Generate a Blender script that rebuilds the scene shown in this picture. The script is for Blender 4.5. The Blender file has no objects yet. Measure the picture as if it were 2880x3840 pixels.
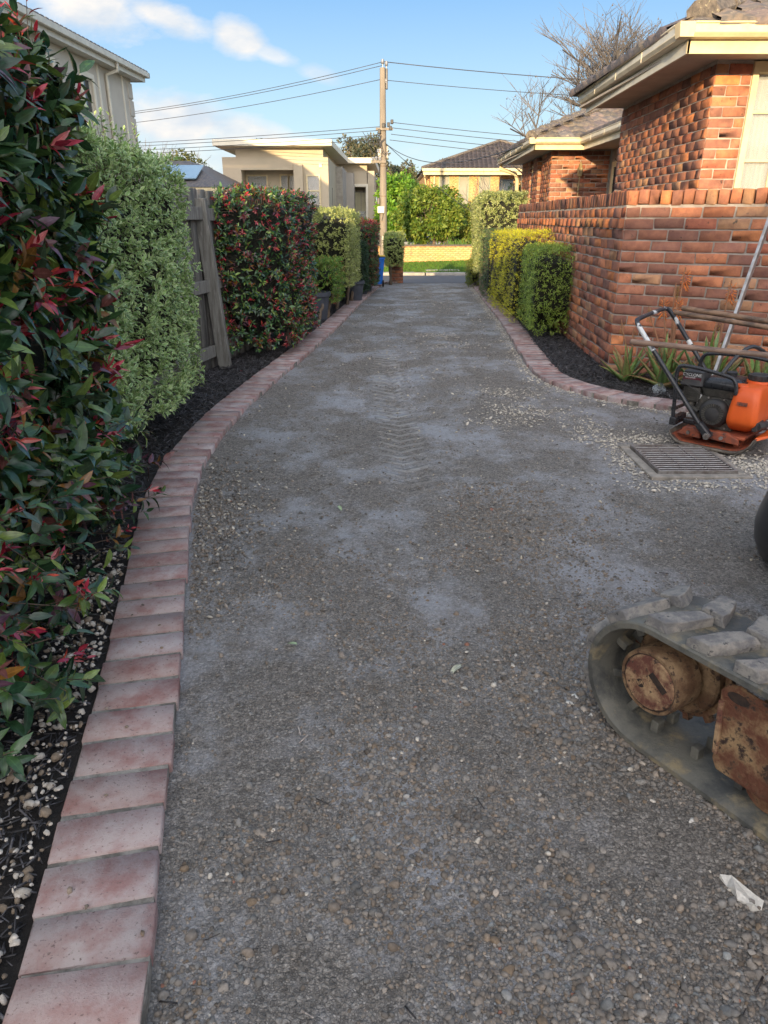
import bpy, math, random
import numpy as np
from mathutils import Vector, Matrix
rnd = random.Random(7); R = np.random.default_rng(7)
PI = math.pi
# ---------------------------------------------------------------- camera, sky, sun, exposure
S = bpy.context.scene
C = S.collection
cam = bpy.data.objects.new('camera', bpy.data.cameras.new('camera')); C.objects.link(cam)
cam.location = (0, 0, 1.28); cam.rotation_euler = (math.radians(90 - 22.452), 0, 0)
cam.data.sensor_fit = 'HORIZONTAL'; cam.data.sensor_width = 36; cam.data.lens = 33.275
cam.data.clip_start = 0.05; cam.data.clip_end = 3000
S.camera = cam
S.view_settings.view_transform = 'Standard'; S.view_settings.look = 'None'
S.view_settings.gamma = 1; S.view_settings.use_curve_mapping = False
S.view_settings.exposure = 1.99
SUN_EL = math.radians(6.6); SUN_AZ = math.radians(12.4)
W = bpy.data.worlds.new('World'); S.world = W; W.use_nodes = True
def build_world():
    nt = W.node_tree; N = nt.nodes; L = nt.links
    for n in list(N): N.remove(n)
    out = N.new('ShaderNodeOutputWorld'); bg = N.new('ShaderNodeBackground')
    sky = N.new('ShaderNodeTexSky'); sky.sky_type = 'NISHITA'; sky.sun_disc = False
    sky.sun_elevation = SUN_EL; sky.sun_rotation = math.radians(180) + SUN_AZ
    sky.air_density = 1.0; sky.dust_density = 0.6; sky.ozone_density = 1.6
    bg.inputs['Strength'].default_value = 0.15
    def mth(op, a, b=None, c=None, clamp=False):
        m = N.new('ShaderNodeMath'); m.operation = op; m.use_clamp = clamp
        for i, v in enumerate((a, b, c)):
            if v is None: continue
            if isinstance(v, (int, float)): m.inputs[i].default_value = v
            else: L.new(v, m.inputs[i])
        return m.outputs[0]
    tc = N.new('ShaderNodeTexCoord'); sp = N.new('ShaderNodeSeparateXYZ'); L.new(tc.outputs['Generated'], sp.inputs[0])
    ay = mth('MAXIMUM', mth('ABSOLUTE', sp.outputs[1]), 0.05)
    u = mth('DIVIDE', sp.outputs[0], ay); v = mth('DIVIDE', sp.outputs[2], ay)
    cv = N.new('ShaderNodeCombineXYZ'); L.new(u, cv.inputs[0]); L.new(mth('MULTIPLY', v, 2.2), cv.inputs[1]); L.new(sp.outputs[1], cv.inputs[2])
    nz = N.new('ShaderNodeTexNoise'); nz.inputs['Scale'].default_value = 8; nz.inputs['Detail'].default_value = 9; nz.inputs['Roughness'].default_value = 0.6
    L.new(cv.outputs[0], nz.inputs['Vector'])
    nf = mth('MULTIPLY', mth('SUBTRACT', nz.outputs['Fac'], 0.5), 2.6)
    def blob(u0, v0, a, b, amp, tilt=0):
        du = mth('SUBTRACT', u, u0)
        dv = mth('SUBTRACT', mth('SUBTRACT', v, v0), mth('MULTIPLY', du, tilt))
        du = mth('DIVIDE', du, a); dv = mth('DIVIDE', dv, b)
        r = mth('SQRT', mth('ADD', mth('MULTIPLY', du, du), mth('MULTIPLY', dv, dv)))
        e = mth('SUBTRACT', 1.0, r)
        return mth('MULTIPLY', mth('MULTIPLY', mth('ADD', e, mth('MULTIPLY', nf, 0.75)), 1.6, clamp=True), amp, clamp=True)
    bl = [blob(-0.345, 0.232, .105, .038, .95, -.1), blob(-0.265, 0.222, .085, .020, .9, -.22), blob(-0.175, 0.2, .040, .024, .9, -.3),
          blob(-0.135, 0.182, .045, .012, .6, -.3), blob(-0.082, 0.162, .035, .012, .45, -.2), blob(-0.265, 0.112, .085, .040, .95, -.1), blob(-0.17, 0.093, .10, .028, .8, -.15),
          blob(-0.30, 0.06, .35, .045, .55), blob(0.9, 0.28, .3, .06, .8), blob(-0.95, 0.30, .25, .05, .8)]
    m = bl[0]
    for b in bl[1:]: m = mth('MAXIMUM', m, b)
    # cloud brightness: noise gives grey undersides and cream tops
    n2 = N.new('ShaderNodeTexNoise'); n2.inputs['Scale'].default_value = 14; n2.inputs['Detail'].default_value = 5
    L.new(cv.outputs[0], n2.inputs['Vector'])
    cr = N.new('ShaderNodeValToRGB'); cr.color_ramp.elements[0].position = .35; cr.color_ramp.elements[1].position = .68
    cr.color_ramp.elements[0].color = (1.22, 1.35, 1.50, 1); cr.color_ramp.elements[1].color = (2.0, 1.82, 1.62, 1)
    L.new(n2.outputs['Fac'], cr.inputs[0])
    # sky colour brought towards the photograph: blue above, pale at the horizon
    gain = N.new('ShaderNodeValToRGB')
    ev = gain.color_ramp.elements
    ev[0].position = 0.0; ev[0].color = (1.20, 1.45, 1.56, 1)
    ev[1].position = 0.6; ev[1].color = (.36, .72, 1.30, 1)
    e = ev.new(0.12); e.color = (.80, 1.20, 1.58, 1)
    e = ev.new(0.24); e.color = (.38, .80, 1.45, 1)
    L.new(mth('ABSOLUTE', sp.outputs[2]), gain.inputs[0])
    mx0 = N.new('ShaderNodeMixRGB'); mx0.inputs[0].default_value = 0.92
    L.new(sky.outputs[0], mx0.inputs[1]); L.new(gain.outputs[0], mx0.inputs[2])
    # warm glow of the low sun, added behind the camera to lift the shade
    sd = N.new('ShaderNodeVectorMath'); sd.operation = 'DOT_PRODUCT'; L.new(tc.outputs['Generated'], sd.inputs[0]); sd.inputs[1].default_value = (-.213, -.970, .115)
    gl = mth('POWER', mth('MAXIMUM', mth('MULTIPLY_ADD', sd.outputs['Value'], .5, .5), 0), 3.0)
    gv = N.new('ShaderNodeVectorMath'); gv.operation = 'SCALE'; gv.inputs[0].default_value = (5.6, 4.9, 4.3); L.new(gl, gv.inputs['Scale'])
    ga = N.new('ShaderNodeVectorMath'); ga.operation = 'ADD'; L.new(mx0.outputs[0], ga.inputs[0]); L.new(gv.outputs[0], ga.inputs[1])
    # bright broken cloud added overhead, out of view, to lift the shaded ground
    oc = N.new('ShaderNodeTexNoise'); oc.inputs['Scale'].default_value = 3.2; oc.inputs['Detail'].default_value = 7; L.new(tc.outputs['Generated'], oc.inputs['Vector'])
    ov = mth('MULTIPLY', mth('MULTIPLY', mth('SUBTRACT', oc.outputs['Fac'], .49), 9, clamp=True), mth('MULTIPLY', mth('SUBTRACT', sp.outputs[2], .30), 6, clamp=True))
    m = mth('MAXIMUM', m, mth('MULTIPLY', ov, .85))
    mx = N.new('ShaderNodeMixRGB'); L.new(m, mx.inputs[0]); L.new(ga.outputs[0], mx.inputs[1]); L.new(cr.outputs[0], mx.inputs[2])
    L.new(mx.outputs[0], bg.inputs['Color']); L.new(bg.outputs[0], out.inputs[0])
build_world()
sun = bpy.data.objects.new('sun', bpy.data.lights.new('sun', 'SUN')); C.objects.link(sun)
sun.data.energy = 2.05; sun.data.angle = math.radians(0.6); sun.data.color = (1.0, 0.74, 0.42)
sun.rotation_euler = (math.radians(90) - SUN_EL, 0, -SUN_AZ)      # light travels along +Y, slightly down

# ---------------------------------------------------------------- materials
def nodes(name):
    m = bpy.data.materials.new(name); m.use_nodes = True
    nt = m.node_tree; return m, nt.nodes, nt.links, nt.nodes['Principled BSDF']
def M(name, col, rough=.8, col2=None, scale=12, lo=.35, hi=.65, bump=0, bscale=80, bdist=.004, tint=False, metal=0, spec=.5,
      col3=None, scale3=40, lo3=.55, hi3=.65, stretch=(1, 1, 1), rvar=0, detail=6, coat=0):
    m, N, L, P = nodes(name)
    P.inputs['Roughness'].default_value = rough; P.inputs['Metallic'].default_value = metal
    P.inputs['Specular IOR Level'].default_value = spec; P.inputs['Coat Weight'].default_value = coat
    g = N.new('ShaderNodeNewGeometry'); mp = N.new('ShaderNodeMapping'); mp.inputs['Scale'].default_value = stretch
    L.new(g.outputs['Position'], mp.inputs[0]); vec = mp.outputs[0]
    if col2 is None: col2 = tuple(c * .72 for c in col)
    def noise(sc, d=detail):
        n = N.new('ShaderNodeTexNoise'); n.inputs['Scale'].default_value = sc; n.inputs['Detail'].default_value = d
        n.inputs['Roughness'].default_value = .65; L.new(vec, n.inputs['Vector']); return n.outputs['Fac']
    def ramp(fac, a, b):
        r = N.new('ShaderNodeMapRange'); r.inputs[1].default_value = a; r.inputs[2].default_value = b; r.interpolation_type = 'SMOOTHSTEP'
        L.new(fac, r.inputs[0]); return r.outputs[0]
    f = ramp(noise(scale), lo, hi)
    mx = N.new('ShaderNodeMixRGB'); mx.inputs[1].default_value = (*col, 1); mx.inputs[2].default_value = (*col2, 1); L.new(f, mx.inputs[0])
    out = mx.outputs[0]
    if col3:
        m3 = N.new('ShaderNodeMixRGB'); m3.inputs[2].default_value = (*col3, 1); L.new(out, m3.inputs[1]); L.new(ramp(noise(scale3), lo3, hi3), m3.inputs[0]); out = m3.outputs[0]
    if tint:
        a = N.new('ShaderNodeAttribute'); a.attribute_name = 'col'; oi = N.new('ShaderNodeObjectInfo')
        for s in (a.outputs['Color'], oi.outputs['Color']):
            t = N.new('ShaderNodeMixRGB'); t.blend_type = 'MULTIPLY'; t.inputs[0].default_value = 1
            L.new(out, t.inputs[1]); L.new(s, t.inputs[2]); out = t.outputs[0]
    L.new(out, P.inputs['Base Color'])
    if rvar:
        r = N.new('ShaderNodeMapRange'); r.inputs[1].default_value = .4; r.inputs[2].default_value = .6
        r.inputs[3].default_value = rough - rvar; r.inputs[4].default_value = min(1, rough + rvar)
        L.new(noise(scale * 1.7), r.inputs[0]); L.new(r.outputs[0], P.inputs['Roughness'])
    if bump:
        b = N.new('ShaderNodeBump'); b.inputs['Strength'].default_value = bump; b.inputs['Distance'].default_value = bdist
        L.new(noise(bscale, 8), b.inputs['Height']); L.new(b.outputs[0], P.inputs['Normal'])
    return m
def leaf_mat(name, edge=None, rough=.38, trans=.25, vein=0, spec=.5):
    m, N, L, P = nodes(name)
    a = N.new('ShaderNodeAttribute'); a.attribute_name = 'col'; oi = N.new('ShaderNodeObjectInfo')
    t = N.new('ShaderNodeMixRGB'); t.blend_type = 'MULTIPLY'; t.inputs[0].default_value = 1
    L.new(a.outputs['Color'], t.inputs[1]); L.new(oi.outputs['Color'], t.inputs[2]); out = t.outputs[0]
    g = N.new('ShaderNodeNewGeometry')
    n = N.new('ShaderNodeTexNoise'); n.inputs['Scale'].default_value = 60; n.inputs['Detail'].default_value = 4; L.new(g.outputs['Position'], n.inputs['Vector'])
    if edge:
        ad = N.new('ShaderNodeMath'); ad.operation = 'MULTIPLY_ADD'; L.new(n.outputs['Fac'], ad.inputs[0]); ad.inputs[1].default_value = .7; L.new(a.outputs['Alpha'], ad.inputs[2])
        r = N.new('ShaderNodeMapRange'); r.inputs[1].default_value = .98; r.inputs[2].default_value = 1.14; L.new(ad.outputs[0], r.inputs[0])
        e = N.new('ShaderNodeMixRGB'); e.inputs[2].default_value = (*edge, 1); L.new(out, e.inputs[1]); L.new(r.outputs[0], e.inputs[0]); out = e.outputs[0]
    # lighter mid rib and mottling
    v = N.new('ShaderNodeMapRange'); v.inputs[1].default_value = .0; v.inputs[2].default_value = .16; v.inputs[3].default_value = 1.45 if vein else 1.0; v.inputs[4].default_value = 1
    L.new(a.outputs['Alpha'], v.inputs[0])
    q = N.new('ShaderNodeMapRange'); q.inputs[1].default_value = .3; q.inputs[2].default_value = .7; q.inputs[3].default_value = .72; q.inputs[4].default_value = 1.2; L.new(n.outputs['Fac'], q.inputs[0])
    mu = N.new('ShaderNodeMath'); mu.operation = 'MULTIPLY'; L.new(v.outputs[0], mu.inputs[0]); L.new(q.outputs[0], mu.inputs[1])
    vm = N.new('ShaderNodeVectorMath'); vm.operation = 'SCALE'; L.new(out, vm.inputs[0]); L.new(mu.outputs[0], vm.inputs['Scale']); out = vm.outputs[0]
    L.new(out, P.inputs['Base Color']); P.inputs['Roughness'].default_value = rough; P.inputs['Specular IOR Level'].default_value = spec
    tr = N.new('ShaderNodeBsdfTranslucent'); L.new(out, tr.inputs['Color'])
    ms = N.new('ShaderNodeMixShader'); ms.inputs[0].default_value = trans
    L.new(P.outputs[0], ms.inputs[1]); L.new(tr.outputs[0], ms.inputs[2]); L.new(ms.outputs[0], N['Material Output'].inputs[0])
    return m
MT = {
 'brick': M('clinker_brick', (.42, .195, .115), .92, (.32, .145, .095), 18, .36, .64, .9, 110, .005, tint=True, col3=(.09, .06, .05), scale3=26, lo3=.60, hi3=.72),
 'mortar': M('mortar', (.44, .39, .33), .95, (.31, .27, .235), 8, bump=.6, bscale=120),
 'paver': M('clay_paver', (.27, .135, .118), .9, (.40, .33, .305), 11, .28, .66, .8, 220, .003, tint=True, col3=(.15, .10, .09), scale3=120, lo3=.57, hi3=.68, detail=14),
 'dirtjoint': M('joint_sand', (.33, .31, .27), .95, (.13, .12, .10), 18, bump=.8, bscale=200),
 'bed': M('soil', (.018, .015, .013), .95, (.035, .03, .025), 20, bump=1, bscale=60, bdist=.02),
 'mulch': M('mulch', (.015, .014, .015), .5, (.045, .042, .042), 60, bump=.4, bscale=200, tint=True),
 'stone': M('stone', (.62, .59, .55), .85, (.44, .41, .37), 90, bump=.5, bscale=250, tint=True),
 'fence': M('weathered_timber', (.215, .21, .185), .9, (.125, .118, .10), 5, .35, .65, .6, 40, .004, tint=True, stretch=(9, 9, .8), col3=(.30, .28, .26), scale3=12, lo3=.55, hi3=.7),
 'cream': M('cream_trim', (.72, .60, .36), .5, (.62, .50, .29), 6, bump=.05),
 'gutterwhite': M('pale_trim', (.66, .62, .50), .45, (.56, .52, .42), 5),
 'soffit': M('soffit_paint', (.52, .47, .40), .7, (.44, .39, .33), 4),
 'tile': M('roof_tile', (.085, .08, .082), .6, (.16, .13, .11), 9, .4, .6, .6, 60, .01, tint=True, col3=(.38, .35, .24), scale3=22, lo3=.60, hi3=.70),
 'tilebrown': M('brown_roof_tile', (.105, .08, .068), .6, (.08, .062, .055), 4, tint=True, bump=.2),
 'ridge': M('ridge_mortar', (.20, .17, .14), .9, (.09, .08, .075), 14, bump=.8, bscale=50, bdist=.01, col3=(.40, .36, .24), scale3=25, lo3=.58, hi3=.68),
 'beige': M('beige_render', (.52, .44, .32), .85, (.47, .40, .29), 1.2, bump=.15, bscale=60),
 'beigegrey': M('grey_render', (.44, .40, .34), .85, (.40, .36, .31), 1.0, bump=.15, bscale=60),
 'house_render': M('stone_render', (.56, .51, .42), .85, (.51, .46, .38), 1.5, bump=.2, bscale=60),
 'whitetrim': M('white_trim', (.78, .72, .58), .6, (.72, .66, .52), 2),
 'ybrick': M('yellow_brick', (.74, .44, .20), .85, (.69, .40, .18), 3, tint=True, bump=.2, bscale=60),
 'ymortar': M('yellow_mortar', (.63, .39, .18), .95, (.44, .27, .12), 5),
 'copinggrey': M('dark_coping', (.14, .11, .09), .85, (.09, .075, .06), 6, bump=.4),
 'asphalt': M('asphalt', (.10, .10, .105), .75, (.075, .075, .08), 3, bump=.5, bscale=120),
 'concrete': M('concrete', (.40, .37, .32), .9, (.30, .275, .24), 4, bump=.4, bscale=90),
 'dustconc': M('dusty_concrete', (.33, .29, .24), .9, (.20, .18, .15), 14, bump=.6, bscale=90),
 'grass': M('grass', (.07, .15, .018), .8, (.045, .10, .014), 6, tint=True),
 'lawn': M('lawn', (.075, .13, .02), .95, (.05, .095, .018), 4, bump=.8, bscale=60, bdist=.03),
 'earth': M('earth', (.11, .10, .07), .95, (.06, .075, .03), 1.2, bump=.6, bscale=20, bdist=.03),
 'bark': M('bark', (.20, .15, .105), .9, (.11, .085, .065), 12, bump=.8, bscale=60, bdist=.008, stretch=(1, 1, .4)),
 'palebark': M('pale_bark', (.30, .25, .20), .9, (.17, .14, .11), 3, bump=.5, bscale=30),
 'twigbark': M('grey_twig_bark', (.15, .135, .125), .9, (.09, .08, .075), 3),
 'twig': M('twig', (.10, .075, .05), .85, (.15, .10, .07), 20),
 'core': M('dark_hedge_core', (.022, .024, .012), .95, (.012, .014, .009), 25, bump=1, bscale=50, bdist=.03),
 'pole': M('pole_timber', (.27, .23, .18), .9, (.19, .165, .135), 2, bump=.4, bscale=30, stretch=(6, 6, .5)),
 'wire': M('wire', (.05, .05, .055), .5),
 'black': M('black_paint', (.018, .02, .024), .32, (.03, .03, .032), 14, rvar=.1, spec=.6),
 'blackplastic': M('black_plastic', (.028, .028, .030), .55, (.05, .048, .045), 18, bump=.1),
 'dirtymetal': M('dirty_engine_metal', (.11, .105, .09), .6, (.055, .052, .046), 16, metal=.3, bump=.4, col3=(.18, .15, .11), scale3=24, lo3=.55, hi3=.7),
 'steel': M('steel', (.42, .42, .42), .4, (.28, .27, .25), 18, metal=.7, stretch=(1, 1, 1)),
 'brightsteel': M('worn_bar_top', (.60, .58, .55), .5, (.42, .38, .34), 30, metal=.3),
 'galv': M('galvanised', (.32, .30, .28), .5, (.17, .14, .12), 20, metal=.5, bump=.3),
 'grate': M('grate_iron', (.035, .02, .022), .6, (.07, .045, .045), 30, metal=.3, bump=.4),
 'orange': M('orange_tank', (.80, .13, .018), .42, (.70, .10, .012), 5, spec=.5, bump=.06, bscale=60, col3=(.30, .07, .03), scale3=13, lo3=.66, hi3=.8),
 'rustorange': M('rusty_orange_paint', (.42, .10, .04), .7, (.20, .06, .035), 14, bump=.5, col3=(.06, .045, .04), scale3=24, lo3=.52, hi3=.66),
 'wornplate': M('worn_steel_plate', (.24, .21, .17), .55, (.10, .085, .07), 20, metal=.4, bump=.4),
 'maroon': M('maroon_label', (.12, .02, .03), .5),
 'white': M('white_paint', (.72, .72, .70), .5, (.6, .6, .58), 20),
 'chipwhite': M('worn_white_black_paint', (.62, .63, .62), .4, (.022, .024, .03), 6, .48, .52),
 'handle': M('wood_handle', (.22, .13, .075), .6, (.07, .045, .03), 8, .4, .65, .3, 60, stretch=(.7, 3, 3)),
 'handle2': M('old_wood_handle', (.26, .17, .12), .65, (.12, .08, .06), 9, .4, .65, .3, 60, stretch=(.7, 3, 3)),
 'rubber': M('rubber_track', (.060, .062, .058), .6, (.15, .145, .12), 9, .38, .62, .6, 110, .004, col3=(.27, .22, .13), scale3=14, lo3=.50, hi3=.68, detail=12),
 'duster': M('dusty_rubber_lug', (.30, .28, .245), .9, (.17, .165, .16), 26, .38, .60, 1, 130, .006, col3=(.08, .08, .08), scale3=60, lo3=.58, hi3=.66, detail=12),
 'dustyflat': M('dusty_rubber_top', (.17, .17, .18), .8, (.25, .235, .21), 12, .35, .65, .4, 100, .003),
 'blackrub': M('black_rubber', (.016, .017, .019), .3, (.03, .03, .03), 5, spec=.6),
 'rust': M('rusty_housing', (.12, .062, .03), .8, (.29, .19, .10), 18, .36, .66, .8, 90, .006, col3=(.05, .028, .018), scale3=45, lo3=.53, hi3=.62, detail=12),
 'rustcap': M('rusty_cap', (.42, .28, .15), .8, (.13, .045, .03), 24, .36, .62, .8, 120, .004, col3=(.05, .03, .02), scale3=70, lo3=.56, hi3=.64, detail=12),
 'mudrust': M('muddy_frame', (.14, .05, .025), .75, (.42, .28, .14), 15, .40, .68, .9, 80, .010, col3=(.045, .025, .018), scale3=30, lo3=.52, hi3=.62, detail=12),
 'darkbrown': M('dark_plate', (.018, .014, .012), .7, (.05, .03, .02), 60),
 'machine': M('machine_body_paint', (.75, .28, .03), .45, (.6, .2, .03), 5),
 'blue': M('blue_plastic', (.02, .20, .78), .45, (.02, .17, .68), 5),
 'yellowlid': M('yellow_plastic', (.78, .50, .08), .45),
 'pot': M('grey_pot', (.085, .095, .12), .55, (.06, .07, .09), 8),
 'carwhite': M('white_car_paint', (.75, .76, .77), .3, coat=.5), 'cargrey': M('silver_car_paint', (.34, .38, .43), .3, coat=.5),
 'tyre': M('tyre', (.02, .02, .02), .8), 'red': M('red_lens', (.6, .02, .02), .3),
 'curtain': M('curtain', (.62, .56, .46), .9, (.40, .36, .30), 2.2, stretch=(9, 1, .15)),
 'blind': M('blind', (.33, .32, .26), .8, (.30, .29, .235), 3),
 'solar': M('solar_panel', (.30, .42, .50), .15, (.26, .38, .46), 2, spec=.8),
 'darkroom': M('dark_interior', (.02, .02, .022), .8),
 'greenframe': M('green_window_frame', (.28, .36, .27), .6), 'brass': M('brass', (.45, .36, .20), .5, metal=.4),
 'paper': M('plaster_scrap', (.72, .68, .60), .9, (.55, .52, .46), 40, bump=.7, bscale=60, bdist=.01),
 'photinia': leaf_mat('photinia_leaf', None, .27, .16, 1, .62), 'varieg': leaf_mat('variegated_leaf', (.62, .70, .38), .42, .25),
 'smallleaf': leaf_mat('small_leaf', None, .45, .3), 'aloe': leaf_mat('aloe_leaf', (.42, .20, .10), .42, .06), 'treeleaf': leaf_mat('tree_leaf', None, .5, .35),
 'petal': leaf_mat('aloe_flower', None, .5, .35),
}
def glass():
    m, N, L, P = nodes('window_glass'); P.inputs['Base Color'].default_value = (.5, .55, .58, 1); P.inputs['Roughness'].default_value = .04
    P.inputs['Transmission Weight'].default_value = .0; P.inputs['Alpha'].default_value = .28; P.inputs['Specular IOR Level'].default_value = .9
    return m
MT['glass'] = glass()
def dark_glass(name='reflecting_glass', c=(.05, .07, .09)):
    m, N, L, P = nodes(name); P.inputs['Base Color'].default_value = (*c, 1); P.inputs['Roughness'].default_value = .08; P.inputs['Specular IOR Level'].default_value = 1; P.inputs['Metallic'].default_value = .6
    return m
MT['dglass'] = dark_glass(); MT['skyglass'] = M('reflection_yellow_glass', (.66, .62, .40), .35, (.60, .56, .34), 2)  # pane colour stands in for a yellow sky reflection
def drive_mat():
    m, N, L, P = nodes('crusher_dust')
    g = N.new('ShaderNodeNewGeometry')
    def noise(sc, d=8, r=.6, st=None):
        n = N.new('ShaderNodeTexNoise'); n.inputs['Scale'].default_value = sc; n.inputs['Detail'].default_value = d; n.inputs['Roughness'].default_value = r
        if st:
            mp = N.new('ShaderNodeMapping'); mp.inputs['Scale'].default_value = st; L.new(g.outputs['Position'], mp.inputs[0]); L.new(mp.outputs[0], n.inputs['Vector'])
        else: L.new(g.outputs['Position'], n.inputs['Vector'])
        return n.outputs['Fac']
    def rng(f, a, b, c=0, d=1):
        r = N.new('ShaderNodeMapRange'); r.inputs[1].default_value = a; r.inputs[2].default_value = b; r.inputs[3].default_value = c; r.inputs[4].default_value = d; L.new(f, r.inputs[0]); return r.outputs[0]
    def mix(f, a, b):
        x = N.new('ShaderNodeMixRGB')
        for i, v in ((1, a), (2, b)):
            if isinstance(v, tuple): x.inputs[i].default_value = (*v, 1)
            else: L.new(v, x.inputs[i])
        L.new(f, x.inputs[0]); return x.outputs[0]
    damp_sheen = rng(noise(1.7, 12, .72, (1, .75, 1)), .46, .60)  # damp smooth patches; their paler grey also stands in for reflected sky
    fine = rng(noise(140, 4), .3, .7)
    c1 = mix(fine, (.205, .183, .155), (.37, .335, .29))
    c2 = mix(fine, (.26, .255, .255), (.39, .385, .385))
    col = mix(damp_sheen, c1, c2)
    col = mix(rng(noise(9, 6), .55, .75), col, (.22, .185, .145))
    L.new(col, P.inputs['Base Color'])
    L.new(rng(damp_sheen, 0, 1, .85, .50), P.inputs['Roughness'])
    P.inputs['Specular IOR Level'].default_value = .5
    def vor(sc):
        v = N.new('ShaderNodeTexVoronoi'); v.inputs['Scale'].default_value = sc; L.new(g.outputs['Position'], v.inputs['Vector'])
        e = N.new('ShaderNodeTexVoronoi'); e.feature = 'DISTANCE_TO_EDGE'; e.inputs['Scale'].default_value = sc; L.new(g.outputs['Position'], e.inputs['Vector'])
        sc_ = N.new('ShaderNodeSeparateColor'); L.new(v.outputs['Color'], sc_.inputs[0]); return v.outputs['Distance'], e.outputs['Distance'], sc_.outputs[0], sc_.outputs[1]
    d1, e1, r1, q1 = vor(95); d2, e2, r2, q2 = vor(210)
    def mth(op, a, b=None, c=None, clamp=False):
        m_ = N.new('ShaderNodeMath'); m_.operation = op; m_.use_clamp = clamp
        for i_, v_ in enumerate((a, b, c)):
            if v_ is None: continue
            if isinstance(v_, (int, float)): m_.inputs[i_].default_value = v_
            else: L.new(v_, m_.inputs[i_])
        return m_.outputs[0]
    # stones of many sizes: only some cells hold a proud stone, the rest are fines
    s1 = mth('MULTIPLY', rng(q1, .25, .55), rng(e1, .0, .22)); s2 = mth('MULTIPLY', rng(q2, .1, .5), rng(e2, .0, .25))
    amt = rng(damp_sheen, 0, 1, 1, .35)
    h = mth('ADD', mth('MULTIPLY', s1, .65), mth('MULTIPLY', s2, .4))
    bri = mth('MULTIPLY_ADD', mth('SUBTRACT', r1, .5), .55, 1.0); bri2 = mth('MULTIPLY_ADD', mth('SUBTRACT', r2, .5), .45, 1.0)
    crevice_dark = rng(h, 0, .35, .50, 1.05)  # gaps between stones darkened: dark fines and crevice shade in the colour
    tot = mth('MULTIPLY', mth('MULTIPLY', bri, bri2), crevice_dark)
    tot = mth('MULTIPLY_ADD', mth('SUBTRACT', tot, .92), amt, .92)
    sv = N.new('ShaderNodeVectorMath'); sv.operation = 'SCALE'; L.new(col, sv.inputs[0]); L.new(tot, sv.inputs['Scale']); L.new(sv.outputs[0], P.inputs['Base Color'])
    b1 = N.new('ShaderNodeBump'); b1.inputs['Distance'].default_value = .008; L.new(rng(amt, 0, 1, .15, 1), b1.inputs['Strength']); L.new(h, b1.inputs['Height'])
    sp = N.new('ShaderNodeSeparateXYZ'); L.new(g.outputs['Position'], sp.inputs[0]); wob = mth('MULTIPLY', mth('SUBTRACT', noise(1.2, 2), .5), .12)
    tt = mth('SUBTRACT', mth('ADD', sp.outputs[0], wob), mth('MULTIPLY_ADD', sp.outputs[1], -.034, .245)); at_ = mth('ABSOLUTE', tt)
    ph = mth('MULTIPLY', mth('ADD', sp.outputs[1], mth('MULTIPLY', at_, -.75)), 2 * PI / .118); rib = rng(mth('SINE', ph), -.2, .5)
    msk = mth('MULTIPLY', mth('MULTIPLY', rng(at_, .16, .13), rng(sp.outputs[1], 3.1, 4.0)), mth('MULTIPLY', rng(sp.outputs[1], 8.6, 7.2), rng(noise(2.2, 4), .36, .50)))
    rib = mth('MULTIPLY', rib, msk)
    lt = N.new('ShaderNodeMixRGB'); lt.inputs[2].default_value = (.46, .43, .385, 1); L.new(mth('MULTIPLY', rib, .55), lt.inputs[0]); L.new(sv.outputs[0], lt.inputs[1]); L.new(lt.outputs[0], P.inputs['Base Color'])
    b3 = N.new('ShaderNodeBump'); b3.inputs['Distance'].default_value = .03; b3.inputs['Strength'].default_value = .9; L.new(rib, b3.inputs['Height']); L.new(b3.outputs[0], b1.inputs['Normal'])
    b2 = N.new('ShaderNodeBump'); b2.inputs['Distance'].default_value = .010; b2.inputs['Strength'].default_value = .7; L.new(noise(40, 10, .75), b2.inputs['Height']); L.new(b1.outputs[0], b2.inputs['Normal'])
    L.new(b2.outputs[0], P.inputs['Normal'])
    return m
MT['drive'] = drive_mat()

# ---------------------------------------------------------------- helpers
def tag(o, label=None, cat=None, group=None, kind=None):
    if label: o['label'] = label
    if cat: o['category'] = cat
    if group: o['group'] = group
    if kind: o['kind'] = kind
    return o
def thing(name, loc, label, cat, group=None):
    o = bpy.data.objects.new(name, None); C.objects.link(o); o.location = loc; o.empty_display_size = .1
    o['wloc'] = [float(v) for v in loc]
    return tag(o, label, cat, group)
def wloc(o):
    return np.array(o['wloc'][:], float) if (o is not None and 'wloc' in o) else np.zeros(3)
def put(name, me, parent=None, mat=None):
    o = bpy.data.objects.new(name, me); C.objects.link(o)
    if mat is not None and not me.materials: me.materials.append(mat)
    if parent is not None:
        o.parent = parent; o['wloc'] = wloc(parent).tolist()
    return o
def mesh_tri(name, V, T, col=None, smooth=False):
    me = bpy.data.meshes.new(name); V = np.asarray(V, np.float32); T = np.asarray(T, np.int32)
    me.vertices.add(len(V)); me.vertices.foreach_set('co', V.ravel())
    me.loops.add(T.size); me.loops.foreach_set('vertex_index', T.ravel())
    me.polygons.add(len(T)); me.polygons.foreach_set('loop_start', np.arange(0, T.size, T.shape[1], dtype=np.int32))
    me.update(calc_edges=True)
    if smooth: me.polygons.foreach_set('use_smooth', np.ones(len(T), bool))
    if col is not None:
        at = me.color_attributes.new('col', 'FLOAT_COLOR', 'POINT'); at.data.foreach_set('color', np.asarray(col, np.float32).ravel())
    return me
def rotz(a): c, s = math.cos(a), math.sin(a); return np.array([[c, -s, 0], [s, c, 0], [0, 0, 1.]])
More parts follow.
